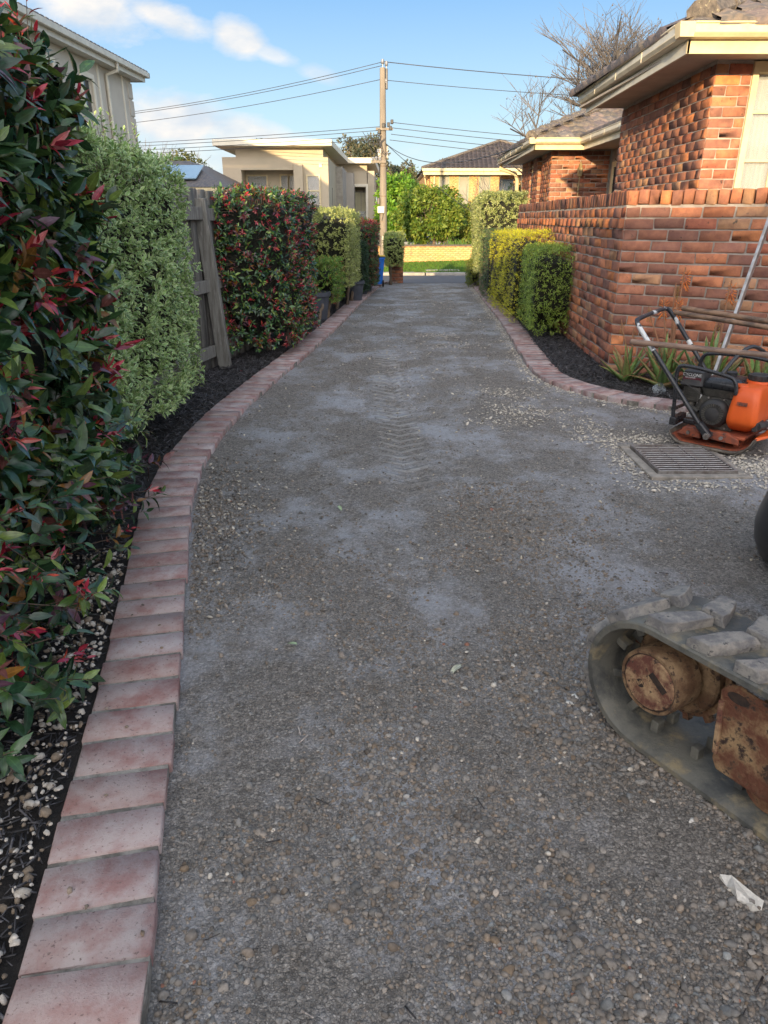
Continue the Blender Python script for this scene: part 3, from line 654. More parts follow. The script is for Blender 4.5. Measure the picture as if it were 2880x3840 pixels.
# mulch in both beds
def sliver(seed):
    r = np.random.default_rng(seed); V = np.array([(-.12, -1, 0), (.12, -.9, 0), (.15, .9, .02), (-.08, 1, .02), (-.05, -.95, .09), (.05, .9, .12)]) * (1, 1, 1) + r.normal(0, .02, (6, 3))
    return V, np.array([(0, 1, 4), (1, 2, 5), (1, 5, 4), (2, 3, 5), (3, 0, 4), (3, 4, 5), (0, 3, 2), (0, 2, 1)]), None
sl = [sliver(s) for s in range(4)]
def LLx(y): return np.interp(y, [p[1] for p in LL], [p[0] for p in LL])
def FX(y): return np.interp(y, [-2, 5.6, 7.4, 18.5], [-3.1, -1.706, -1.374, -.37])
n = 19000; y = .6 + 13 * R.random(n) ** 1.7; w = np.minimum(LLx(y) - FX(y), 1.0); x = LLx(y) - .012 - R.random(n) * w
tb = np.exp(R.normal(0, .5, n))[:, None] * np.ones(3)
scatter_ground('mulch', 'black shredded bark mulch in the left bed', x, y, gz(y) + .02 + (fbm(x, y, 6, 21) - .5) * .04 + R.uniform(0, .012, n), R.uniform(.011, .030, n) * np.where(y > 3, 1.15, .9), sl, 'mulch', tb * 1.6, .35)
n = 9000; y = 5.0 + 4.2 * R.random(n); y[:300] = R.uniform(9, 18, 300); xl = np.interp(y, [p[1] for p in RIN], [p[0] for p in RIN]) + .01; xr = np.array([WALLR(v) for v in y]); xr = np.minimum(xr, xl + 1.4); x = xl + (xr - xl) * R.random(n)
tb = np.exp(R.normal(0, .5, n))[:, None] * np.ones(3)
scatter_ground('mulch', 'black shredded bark mulch below the aloes', x, y, gz(y) + .025 + R.uniform(-.004, .012, n), R.uniform(.011, .030, n) * np.where(y > 3, 1.15, .9), sl, 'mulch', tb * 1.6, .35)
n = 1300; y = .72 + 2.2 * R.random(n) ** .9; x = LLx(y) - .01 - np.abs(R.normal(0, .16, n)); k = (y < 2.6) | (R.random(n) < .1); x, y = x[k], y[k]; n = len(x)
tn = np.array((1.0, .95, .86)) * R.uniform(.6, 1.15, (n, 1)); d = R.random(n) < .40; tn[d] = tn[d] * (.40, .34, .28)
scatter_ground('white_pebbles', 'white and brown pebbles mixed in the near left mulch', x, y, .028 + R.uniform(0, .008, n), np.clip(R.lognormal(math.log(.0060), .45, n), .003, .016), rocks2, 'stone', tn, .4)
# a few pebbles lying on the bricks
n = 40; i = R.integers(0, 14, n); y = R.uniform(.9, 5, n); x = leftof(y) - R.uniform(.01, .22, n)
scatter_ground('pebbles', 'single pebbles fallen on the left brick edging', x, y, np.full(n, .035), R.uniform(.0025, .007, n), rocks, 'stone', gtint(n, (.4, .34, .28)), .3)
# bark slivers and twigs on the drive
n = 90; y = .8 + 4.5 * R.random(n) ** 1.4; x = R.uniform(-.4, 1.2, n); k = indrive(x, y); x, y = x[k], y[k]; n = len(x)
scatter_ground('bark_slivers', 'dark and pale bark slivers strewn on the driveway', x, y, drive_h(x, y) + .004, R.uniform(.006, .02, n), sl, 'mulch', np.where(R.random(n)[:, None] < .3, (14, 13, 11.), (1.2, 1.1, 1.)), .15)
def single(name, label, cat, loc, size, seed, mat='paper', flat=.35, group=None):
    V, T, _ = rock(seed, flat, .28, 1, False); me = mesh_tri(name, V * np.array(size), T, np.ones((len(V), 4))); me.materials.append(MT[mat]); o = put(name, me); o.location = loc; o.rotation_euler = (0, 0, rnd.uniform(0, 6)); return tag(o, label, cat, group)
single('white_stone', 'rounded white stone below the excavator track, upper of the two touching', 'stone', (.705, 1.232, .008), (.011, .009, .008), 3)
single('white_stone', 'flat white stone below the excavator track, lower of the two touching', 'stone', (.686, 1.207, .006), (.013, .009, .006), 4)
for i, (a, b, l) in enumerate(((.530, 1.662, 'left'), (.545, 1.618, 'lower'), (.580, 1.612, 'right'), (.552, 1.692, 'upper'))):
    single('white_stone', 'white pebble at the nose of the excavator track, %s of the four' % l, 'stone', (a, b, .006), (.014, .011, .008), 6 + i)
# torn plaster scrap lower right
b = MB(); pts = [(-.05, .012), (-.03, .02), (.0, .018), (.02, .012), (.038, .014), (.042, -.004), (.028, -.018), (.015, -.012), (.0, -.016), (-.012, -.006), (-.03, .002)]
ca, sa = math.cos(-.85), math.sin(-.85); T_ = lambda x, y: (x * ca - y * sa, x * sa + y * ca)
bot = [(.725 + T_(x, y)[0], 1.035 + T_(x, y)[1], .006) for x, y in pts]; top = [(p[0], p[1], .016 + .010 * math.sin(i * 2.3)) for i, p in enumerate(bot)]
b.loft([bot, top]); tag(b.build('scrap', 'paper', None, bevel=.002), 'torn white scrap of plaster lying below the excavator track', 'scrap')

# ---------------------------------------------------------------- drain grate
t = thing('drain_grate', (1.70, 3.87, 0), 'square steel drain grate with parallel bars set in the driveway', 'drain')
fx0, fx1, fy0, fy1 = 1.485, 1.915, 3.63, 4.11
m = MB()
for lo, hi in (((fx0, fy0, -.05), (fx1, fy0 + .014, .022)), ((fx0, fy1 - .014, -.05), (fx1, fy1, .022)), ((fx0, fy0 + .014, -.05), (fx0 + .014, fy1 - .014, .022)), ((fx1 - .014, fy0 + .014, -.05), (fx1, fy1 - .014, .022))): m.box(lo, hi)
m.build('frame', 'galv', t, bevel=.002)
for i in range(12):
    y = fy0 + .045 + i * .0355; br = MB().box((fx0 + .016, y - .003, -.018), (fx1 - .016, y + .003, .016)).build('bar', 'grate', t); MB().box((fx0 + .015, y - .0035, .016), (fx1 - .015, y + .0035, .0195)).build('bar_top', 'brightsteel', br)
for x in (fx0 + .15, fx1 - .15): MB().box((x - .003, fy0 + .016, -.022), (x + .003, fy1 - .016, .018)).build('cross_bar', 'grate', t)
MB().box((fx0 + .002, fy0 + .002, -.06), (fx1 - .002, fy1 - .002, -.055)).build('pit', 'grate', t)
m = MB(); e = .055
for lo, hi in (((fx0 - e, fy0 - e, -.04), (fx1 + e, fy0 - .002, .006)), ((fx0 - e, fy1 + .002, -.04), (fx1 + e, fy1 + e, .008)), ((fx0 - e, fy0 - .002, -.04), (fx0 - .002, fy1 + .002, .004)), ((fx1 + .002, fy0 - .002, -.04), (fx1 + e, fy1 + .002, .006))): m.box(lo, hi)
m.build('concrete_surround', 'dustconc', t, bevel=.006)

# ---------------------------------------------------------------- brick walls
BRP = [bevbox(.0045, s, .0024, (.113, .052, .0370)) for s in range(6)]
BRH = [bevbox(.0045, s + 10, .0024, (.052, .052, .0370)) for s in range(4)]
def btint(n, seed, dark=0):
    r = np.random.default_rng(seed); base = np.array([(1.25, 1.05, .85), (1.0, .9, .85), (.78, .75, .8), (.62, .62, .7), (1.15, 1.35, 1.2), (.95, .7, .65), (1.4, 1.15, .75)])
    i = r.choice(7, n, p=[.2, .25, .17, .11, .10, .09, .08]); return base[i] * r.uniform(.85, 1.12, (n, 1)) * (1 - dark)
class Bricks:
    def __init__(s): s.pos = []; s.rot = []; s.idx = []; s.tint = []; s.key = []
    def add(s, p, R_, i, t, k=0): s.pos.append(p); s.rot.append(R_); s.idx.append(i); s.tint.append(t); s.key.append(k)
    def emit(s, root, nobj=300, mat='brick', protos=None, key=True):
        emit(root, 'brick', protos or (BRP + BRH), mat, np.array(s.idx), np.array(s.rot), np.array(s.pos), np.array(s.tint), nobj, np.array(s.key) if key else None)
def wallface(B, p0, p1, z0, ncourse, seed, skip=None, nrm_side=1, dark=None, keyf=None, dentil=None):
    """stretcher bond face from p0 to p1 (2D); the outward normal is to the right of travel times nrm_side; the brick centre line sits .05 behind the face"""
    p0 = np.array(p0, float); p1 = np.array(p1, float); L = np.linalg.norm(p1 - p0); d = (p1 - p0) / L; n = np.array((d[1], -d[0])) * nrm_side
    ang = math.atan2(d[1], d[0]); r = np.random.default_rng(seed)
    for c in range(ncourse):
        z = z0 + c * .086 + .038; s = -.12 if c % 2 else 0.0
        while s < L - .02:
            a, b = max(s, 0), min(s + .24, L); 
            if b - a > .06:
                mid = (a + b) / 2; w = b - a
                if not (skip and skip(mid, z)):
                    hd = w < .14; i = (6 + r.integers(0, 4)) if hd else r.integers(0, 6)
                    sc = (w - .011) / (.104 if hd else .226)
                    prot = .0
                    if dentil is not None and c == dentil: pass
                    Rm = rotz(ang + r.normal(0, .004)) @ np.diag((sc, 1, 1 + r.normal(0, .015)))
                    Rm = Rm @ np.array([[1, 0, r.normal(0, .003)], [0, 1, 0], [0, 0, 1]])
                    q = p0 + d * mid - n * (.052 - .005 - r.uniform(-.001, .002))
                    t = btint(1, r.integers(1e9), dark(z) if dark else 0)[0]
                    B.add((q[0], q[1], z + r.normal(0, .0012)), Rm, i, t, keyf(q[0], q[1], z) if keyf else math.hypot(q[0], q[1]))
            s += .24
# low garden wall: two faces meeting at (2.0,6.38)
GW = thing('garden_wall', (2.1, 6.5, 0), 'low red clinker brick garden wall with upright brick coping turning the corner behind the aloes', 'brick wall')
A0, A1 = (2.0, 6.38), (2.285, 13.1); F1 = (4.6, 6.38 - 2.6 / 1.5)
m = MB(); dA = np.array((.0424, .9991)); nA = np.array((-.9991, .0424)); dF = np.array((.832, -.5547)); nF = np.array((-.5547, -.832))
a = np.array(A0) - nA * .008; b_ = np.array(A1) - nA * .008; 
m.add([(2.004, 6.386, -.1), (2.289, 13.1, -.1), (2.50, 13.1, -.1), (2.215, 6.50, -.1), (2.004, 6.386, 1.385), (2.289, 13.1, 1.385), (2.50, 13.1, 1.385), (2.215, 6.50, 1.385)], [(0, 1, 5, 4), (1, 2, 6, 5), (2, 3, 7, 6), (4, 5, 6, 7), (3, 0, 4, 7)])
m.add([(2.005, 6.383, -.1), (4.60, 4.652, -.1), (4.72, 4.83, -.1), (2.10, 6.58, -.1), (2.005, 6.383, 1.385), (4.60, 4.652, 1.385), (4.72, 4.83, 1.385), (2.10, 6.58, 1.385)], [(1, 0, 4, 5), (2, 1, 5, 6), (3, 2, 6, 7), (5, 4, 7, 6)])
m.build('mortar_core', 'mortar', GW)
B = Bricks(); kd = lambda x, y, z: math.hypot(x, y) - .3 * z
skipD = lambda s, z: 1.20 < z < 1.29
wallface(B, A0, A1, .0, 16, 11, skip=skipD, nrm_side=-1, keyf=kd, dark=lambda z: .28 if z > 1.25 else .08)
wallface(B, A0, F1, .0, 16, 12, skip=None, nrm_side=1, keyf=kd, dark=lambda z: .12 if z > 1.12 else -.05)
r = np.random.default_rng(5)
L = 6.72; s = .06
while s < L:                       # dentil course on the long face, every other header proud
    for k, off in ((0, .032), (1, 0)):
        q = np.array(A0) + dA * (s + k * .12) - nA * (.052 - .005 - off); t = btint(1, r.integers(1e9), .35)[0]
        B.add((q[0], q[1], 1.204 + .038), rotz(math.atan2(dA[1], dA[0])), 6 + r.integers(0, 4), t, kd(q[0], q[1], 1.24))
    s += .24
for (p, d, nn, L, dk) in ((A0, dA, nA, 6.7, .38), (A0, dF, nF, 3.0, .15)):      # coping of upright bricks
    s = .045
    while s < L:
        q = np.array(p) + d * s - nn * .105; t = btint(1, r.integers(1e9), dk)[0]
        Rm = rotz(math.atan2(d[1], d[0])) @ np.array([[0, 0, 1.], [0, 1, 0], [-1, 0, 0]])      # long axis across? brick on edge
        # header on edge: .076 along wall, .11 high, .22 deep
        along = d; deep = nn; Rm = np.column_stack([np.array((*deep, 0)) * .98, np.array((0, 0, 1.)) * 1.03, np.array((*along, 0)) * .98])
        if np.linalg.det(Rm) < 0: Rm[:, 2] *= -1
        B.add((q[0] + 0, q[1], 1.437 + r.normal(0, .0025)), Rm, r.integers(0, 6), t, kd(q[0], q[1], 1.44) - .5)
        s += .0865
B.emit(GW, 300)
# ---------------------------------------------------------------- the brick house
H = thing('brick_house', (3.0, 7.46, 0), 'single storey orange clinker brick house with cream eaves and tiled hip roof', 'house')
B = Bricks(); kh = lambda x, y, z: math.hypot(x, y) + (20 if z < 1.3 else 0)
wx = (3.34, 4.55); wz = (.95, 2.50)
wallface(B, (3.0, 7.46), (3.09, 10.48), .0, 30, 21, nrm_side=-1, keyf=kh, dark=lambda z: .12)  # side walls tinted darker, sun-facing walls lighter: light put into the brick colour
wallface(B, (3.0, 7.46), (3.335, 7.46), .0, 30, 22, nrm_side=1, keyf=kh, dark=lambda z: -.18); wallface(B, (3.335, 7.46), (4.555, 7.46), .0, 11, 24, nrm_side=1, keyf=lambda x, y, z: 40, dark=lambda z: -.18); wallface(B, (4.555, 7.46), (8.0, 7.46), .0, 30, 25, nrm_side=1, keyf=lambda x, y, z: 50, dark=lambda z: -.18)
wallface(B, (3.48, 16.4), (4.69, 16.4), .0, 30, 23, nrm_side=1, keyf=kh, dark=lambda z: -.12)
for a, b in ((16.4, 17.55), (18.0, 18.75), (19.15, 20.4)):
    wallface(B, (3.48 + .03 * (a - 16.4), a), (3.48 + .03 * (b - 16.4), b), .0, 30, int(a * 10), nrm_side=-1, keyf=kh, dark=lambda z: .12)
B.emit(H, 300)
m = MB()
def wall_slab(m, x0, y0, x1, y1, z0, z1): m.box((x0, y0, z0), (x1, y1, z1))
m.add([(3.005, 7.465, -.1), (3.095, 10.47, -.1), (3.3, 10.47, -.1), (3.25, 7.6, -.1), (3.005, 7.465, 2.62), (3.095, 10.47, 2.62), (3.3, 10.47, 2.62), (3.25, 7.6, 2.62)], [(0, 1, 5, 4), (1, 2, 6, 5), (2, 3, 7, 6)])
m.box((3.006, 7.464, -.1), (3.34, 7.6, 2.62)); m.box((3.34, 7.4641, -.1), (4.55, 7.6, .93)); m.box((4.55, 7.464, -.1), (8.0, 7.6, 2.62))
m.box((4.72, 10.47, -.1), (4.85, 16.41, 2.62)); m.box((3.1, 10.36, -.1), (4.72, 10.468, 2.62))
m.box((3.486, 16.404, -.1), (4.70, 16.6, 2.62))
for a, b in ((16.4, 17.55), (18.0, 18.75), (19.15, 20.4)):
    xa, xb = 3.492 + .03 * (a - 16.4), 3.492 + .03 * (b - 16.4); m.add([(xa, a + .01, -.3), (xb, b, -.3), (xb + .2, b, -.3), (xa + .2, a + .01, -.3), (xa, a + .01, 2.62), (xb, b, 2.62), (xb + .2, b, 2.62), (xa + .2, a + .01, 2.62)], [(0, 1, 5, 4), (1, 2, 6, 5), (3, 0, 4, 7), (2, 3, 7, 6)])
m.box((3.72, 17.5, -.3), (3.8, 20.3, 2.62)); m.box((3.6, 20.41, -.4), (8, 20.5, 2.62))
m.build('wall', 'mortar', H)
for a, b in ((17.58, 17.97), (18.78, 19.12)):       # slim side windows set back between brick piers
    w = MB().box((3.60, a, .9), (3.66, b, 2.45)).build('window', 'cream', H, bevel=.004); MB().box((3.585, a + .05, .95), (3.598, b - .05, 2.4)).build('pane', 'dglass', w)
# eaves: soffit, fascia, gutter
FX0, FY0 = 2.51, 6.90
def gutter(mb, p, q, out, z0=2.60, h=.15, w=.115):
    """box gutter with rolled lip along p->q; out is the outward unit vector"""
    p = np.array(p, float); q = np.array(q, float); o = np.array(out, float); prof = [(0, z0 + .02), (w * .75, z0 + .02), (w, z0 + .05), (w, z0 + h - .015), (w + .012, z0 + h - .012), (w + .012, z0 + h), (w - .012, z0 + h), (w - .012, z0 + h - .02), (w - .01, z0 + .06), (0, z0 + .035)]
    s1 = [(*(p + o * a), b) for a, b in prof]; s2 = [(*(q + o * a), b) for a, b in prof]; mb.loft([s1, s2])
def eave_run(p, q, out, gmat='cream', brackets=0):
    p = np.array(p, float); q = np.array(q, float); o = np.array(out, float)
    m = MB(); m.add([(*p, 2.545), (*q, 2.545), (*(q - o * .025), 2.545), (*(p - o * .025), 2.545), (*p, 2.66), (*q, 2.66), (*(q - o * .025), 2.66), (*(p - o * .025), 2.66)], [(0, 1, 5, 4), (1, 2, 6, 5), (2, 3, 7, 6), (3, 0, 4, 7), (4, 5, 6, 7), (3, 2, 1, 0)]); m.build('fascia', gmat, H, bevel=.003)
    m = MB(); gutter(m, p + o * .002, q + o * .002, o, 2.625, .125); g = m.build('gutter', gmat, H, 'flat', bevel=.004)
    L = np.linalg.norm(q - p); k = int(L / 1.0)
    for i in range(1, k + 1):
        c = p + (q - p) * i / (k + 1); d = (q - p) / L
        MB().obox((*(c + o * .118), 2.695), ((*d, 0), (*o, 0), (0, 0, 1)), (.004, .003, .058)).build('gutter_strap', gmat, g)
eave_run((FX0, FY0), (8.4, FY0), (0, -1), 'cream'); lx = .03
eave_run((FX0, FY0), (FX0 + .11, 10.5), (-1, 0), 'gutterwhite')  # side runs take a greyer copy of the cream, standing in for shade
eave_run((2.98, 15.78), (3.97, 15.78), (0, -1), 'cream'); eave_run((2.98, 15.78), (3.13, 21.0), (-1, 0), 'gutterwhite'); eave_run((3.97, 10.5), (3.97, 15.78), (-1, 0), 'gutterwhite')
# mitre pieces at the two front corners
for x, y in ((FX0, FY0), (2.98, 15.78)):
    m = MB(); m.add([(x, y, 2.645), (x - .11, y, 2.645), (x - .11, y - .11, 2.645), (x, y - .11, 2.645), (x, y, 2.748), (x - .127, y, 2.748), (x - .127, y - .127, 2.748), (x, y - .127, 2.748)], [(0, 1, 2, 3), (1, 0, 4, 5), (2, 1, 5, 6), (3, 2, 6, 7)]); m.build('gutter_corner', 'cream', H)
m = MB(); m.box((FX0 + .02, FY0 + .02, 2.600), (8.4, 10.5, 2.622)); m.box((3.0, 15.80, 2.600), (8, 21, 2.622)); m.box((3.99, 10.5, 2.600), (8, 15.80, 2.6221)); m.build('soffit', 'soffit', H)
for zz in (2.594,): pass
# roof
TP = .40
def tileproto(w=.30, l=.40, seed=0):
    r = np.random.default_rng(seed); n = 8; V = []
    for j, (y, dz) in enumerate(((0, .012), (l, .0))):
        for k in range(n + 1):
            u = k / n; z = .028 * max(0, math.sin(u * PI * 1.0)) ** .8 * (1 if u < .55 else .55) + .006 * math.cos(u * 12); V.append((u * w, y, z + dz + .018))
    for k in range(n + 1): V.append((k / n * w, .004, -.012))
    F = []
    for k in range(n): F += [(k, k + 1, n + 2 + k, n + 1 + k), (2 * n + 2 + k, 2 * n + 3 + k, k + 1, k)]
    return np.array(V) + r.normal(0, .0012, (len(V), 3)), tri(F), None
TILES = [tileproto(seed=s) for s in range(4)]
tp, tr_, tt, ti = [], [], [], []
def tileplane(e0, d, up, L, D, inside, z0, tp_=TP, seed=3):
    """e0 eave start, d eave dir, up horizontal upslope dir"""
    r = np.random.default_rng(seed); d3 = np.array((*d, 0.)); u3 = np.array((*up, tp_)); u3 /= np.linalg.norm(u3); n3 = np.cross(d3, u3)
    if n3[2] < 0: d3 = -d3; n3 = -n3; 
    row = 0; s = -.03
    while s < D:
        k = 0
        while k * .285 < L:
            c = np.array((*e0, z0)) + np.array((*d, 0.)) * (k * .285 + .14) + u3 * (s + .18)
            if inside(c[0], c[1]):
                o = c - d3 * .145 - u3 * .18; Rm = np.column_stack([d3, u3, n3]) @ rotz(r.normal(0, .01)); tp.append(o + n3 * r.uniform(0, .006)); tr_.append(Rm); b = r.uniform(.75, 1.25); tt.append((b, b * r.uniform(.93, 1.02), b * r.uniform(.9, 1.05))); ti.append(r.integers(0, 4))
            k += 1
        s += .335; row += 1
ex, ey = 2.42, 6.80; z0 = 2.745
under = MB()
def plane_poly(pts, ref, up, z0=2.745): 
    return [(x, y, z0 + TP * ((x - ref[0]) * up[0] + (y - ref[1]) * up[1])) for x, y in pts]
pf = plane_poly([(ex, ey), (8.4, ey), (8.4, ey + 2), (ex + 2, ey + 2)], (ex, ey), (0, 1)); under.add(pf, [(0, 1, 2, 3)])
pl = plane_poly([(ex, ey), (ex + 2, ey + 2), (ex, ey + 3.8)], (ex, ey), (1, 0)); under.add(pl, [(0, 1, 2)])
pb = [(ex, ey + 3.8, z0), (ex + 2, ey + 2, z0 + .8), (8.4, ey + 2, z0 + .8), (8.4, ey + 3.8, z0)]; under.add(pb, [(0, 1, 2, 3)])
wxe, wye = 2.89, 15.70
under.add(plane_poly([(wxe, wye), (3.9, wye), (6.6, wye + 2.7), (wxe + 2.7, wye + 2.7)], (wxe, wye), (0, 1)), [(0, 1, 2, 3)])
under.add(plane_poly([(wxe, wye), (wxe + 2.7, wye + 2.7), (wxe, wye + 5.4)], (wxe, wye), (1, 0)), [(0, 1, 2)])
under.add(plane_poly([(3.88, 10.6), (3.88, wye), (6.6, wye + 2.7), (6.6, 10.6)], (3.88, 10.6), (1, 0)), [(3, 2, 1, 0)])
RF = under.build('roof', 'ridge', H)
tileplane((ex, ey), (1, 0), (0, 1), 6, 2.2, lambda x, y: x - ex > (y - ey) + .06 and y < ey + 2.0, z0)
tileplane((ex, ey), (0, 1), (1, 0), 3.8, 2.2, lambda x, y: (x - ex) < (y - ey) - .06 and (x - ex) < (ey + 3.8 - y) and x < ex + 2, z0, seed=4)
tileplane((wxe, wye), (1, 0), (0, 1), 4, 2.9, lambda x, y: x - wxe > (y - wye) - .1 and x - 3.88 < (y - wye) + .1, z0, seed=5)
tileplane((wxe, wye), (0, 1), (1, 0), 2.0, 2.9, lambda x, y: (x - wxe) < (y - wye) + .1, z0, seed=6)
tileplane((3.88, 10.7), (0, 1), (1, 0), 8, 1.4, lambda x, y: (x - 3.88) > (y - wye) - .1, z0, seed=7)
RF['wloc'] = wloc(H).tolist()
emit(RF, 'roof_tile', TILES, 'tile', np.array(ti), np.array(tr_), np.array(tp), np.array(tt), 300)
def caps(p, q, n):
    p = np.array(p); q = np.array(q)
    for i in range(n):
        a = p + (q - p) * i / n; b = p + (q - p) * (i + 1.12) / n; MB().tube([a + (0, 0, .012), b], [.135 + rnd.uniform(-.008, .008), .12], 9, flat=.75).build('ridge_cap', 'ridge', RF, 'flat')
caps((ex + .22, ey + .22, z0 + .10), (ex + 2, ey + 2, z0 + .84), 7); caps((ex + 2, ey + 2, z0 + .84), (7.5, ey + 2, z0 + .84), 9)
caps((wxe, wye, z0 + .03), (wxe + 2.7, wye + 2.7, z0 + 1.13), 10); 
# front window
wd = MB(); x0, x1 = wx; za, zb = wz; yv = 7.50
for lo, hi in (((x0, 7.44, zb), (x1, 7.56, zb + .09)), ((x0, 7.43, za - .04), (x1, 7.56, za + .03)), ((x0, 7.44, za + .03), (x0 + .055, 7.56, zb)), ((x1 - .055, 7.44, za + .03), (x1, 7.56, zb))): wd.box(lo, hi)
WN = wd.build('window', 'cream', H, bevel=.004)
for i in range(1, 4): MB().box((x0 + .055 + i * (x1 - x0 - .11) / 4 - .011, 7.475, za + .03), (x0 + .055 + i * (x1 - x0 - .11) / 4 + .011, 7.497, zb)).build('glazing_bar', 'cream', WN)
for z in (1.385, 1.787, 2.19): MB().box((x0 + .055, 7.473, z - .013), (x1 - .055, 7.495, z + .013)).build('glazing_bar', 'cream', WN)
MB().box((x0 + .05, 7.499, za), (x1 - .05, 7.503, zb)).build('pane', 'glass', WN)
cu = MB(); nn = 60; V = []
for j in range(2):
    for i in range(nn + 1):
        x = x0 + .04 + (x1 - x0 - .08) * i / nn; V.append((x, 7.565 + .018 * math.sin(i * 1.25) + .006 * math.sin(i * 3.1), (za, zb)[j]))
cu.add(V, [(i, i + 1, nn + 2 + i, nn + 1 + i) for i in range(nn)]); cu.build('curtain', 'curtain', WN, 'all')
# screen door in the porch recess, wall lantern, downpipe
DR = MB().box((4.66, 15.0, 0), (4.70, 15.06, 2.35)).box((4.66, 16.0, 0), (4.70, 16.12, 2.35)).box((4.66, 15.06, 2.25), (4.70, 16.0, 2.35)).build('door', 'cream', H, bevel=.004)
MB().box((4.675, 15.08, .05), (4.695, 15.98, 2.24)).build('screen_panel', 'darkroom', DR)
for i in range(14): MB().obox((4.67, 15.53, .2 + i * .155), ((1, 0, 0), (0, .92, .38), (0, -.38, .92)), (.004, .48, .006)).build('screen_bar', 'blackplastic', DR)
LN = MB().lathe([(.012, 0), (.05, .02), (.062, .16), (.03, .20), (.045, .21), (.01, .28)], (4.05, 16.24, 2.08), n=6).build('wall_lantern', 'brass', H)
MB().lathe([(.042, .03), (.052, .15)], (4.05, 16.24, 2.08), n=6).build('lantern_glass', 'skyglass', LN)
MB().tube([(4.05, 16.39, 1.96), (4.05, 16.3, 1.88), (4.05, 16.24, 1.94), (4.05, 16.24, 2.08)], .012, 6).tube([(4.05, 16.26, 1.72), (4.05, 16.25, 1.94)], [.004, .022], 6).build('lantern_bracket', 'brass', LN)
MB().tube([(3.10, 20.9, 2.66), (3.10, 20.9, 2.50), (3.45, 20.6, 2.36), (3.50, 20.55, 2.2), (3.50, 20.55, -.3)], .05, 8).build('downpipe', 'cream', H, 'flat')
for z in (1.1, 1.9): MB().box((3.44, 20.5, z), (3.56, 20.6, z + .05)).build('pipe_clip', 'cream', H)

# ---------------------------------------------------------------- timber fence
FN = thing('timber_fence', (-1.5, 6.5, 0), 'tall weathered grey paling fence with rails and posts behind the left hedges', 'fence')
def fx(y): return float(FX(y))
pal = [bevbox(.003, s, .0012, (.052, .007, .78)) for s in range(4)]
ps, rs, ti2, tn2, y = [], [], [], [], -.6; kk = 0
while y < 18.3:
    h = 1.50 + rnd.uniform(-.012, .012); zc = float(gz(y)) + .73; a = math.atan2(1, fx(y + .5) - fx(y - .5)) ; lap = .012 if kk % 2 else 0
    ps.append((fx(y) - .055 - lap, y, zc + rnd.uniform(-.01, .01))); rs.append(rotz(a + rnd.uniform(-.02, .02)) @ np.array([[1, 0, rnd.uniform(-.006, .006)], [0, 1, 0], [0, 0, 1]])); b = rnd.uniform(.7, 1.15); tn2.append((b, b * rnd.uniform(.97, 1.02), b * rnd.uniform(.95, 1.08))); ti2.append(kk % 4); y += .088; kk += 1
emit(FN, 'paling', pal, 'fence', np.array(ti2), np.array(rs), np.array(ps), np.array(tn2), 300)
for py, lean in ((.9, 0), (3.9, 0), (6.56, -.11), (9.3, .02), (12.0, 0), (14.7, 0), (17.4, 0)):
    g_ = float(gz(py)); x = fx(py) + .075; m = MB(); ht = 1.44
    m.add([(x - .055, py - .04, g_ - .1), (x + .055, py - .04, g_ - .1), (x + .055, py + .04, g_ - .1), (x - .055, py + .04, g_ - .1), (x - .055 + lean, py - .04, g_ + ht), (x + .055 + lean, py - .04, g_ + ht), (x + .055 + lean, py + .04, g_ + ht), (x - .055 + lean, py + .04, g_ + ht)], [(0, 3, 2, 1), (4, 5, 6, 7), (0, 1, 5, 4), (1, 2, 6, 5), (2, 3, 7, 6), (3, 0, 4, 7)])
    m.build('post', 'fence', FN, bevel=.006, col=True)
ys_ = [-.6, .9, 3.9, 6.56, 9.3, 12.0, 14.7, 17.4, 18.3]
for i in range(len(ys_) - 1):
    for z in (.17, .74, 1.31):
        a, b = ys_[i] + .02, ys_[i + 1] - .02; j = rnd.uniform(-.012, .012); h = .05
        A = [(fx(q) + o, q, float(gz(q)) + z + dz + j) for q in (a, b) for o, dz in ((-.040, -h), (.004, -h), (.004, h), (-.040, h))]
        MB().add(A, [(0, 1, 2, 3), (7, 6, 5, 4), (0, 4, 5, 1), (1, 5, 6, 2), (2, 6, 7, 3), (3, 7, 4, 0)]).build('rail', 'fence', FN, bevel=.004, col=True)

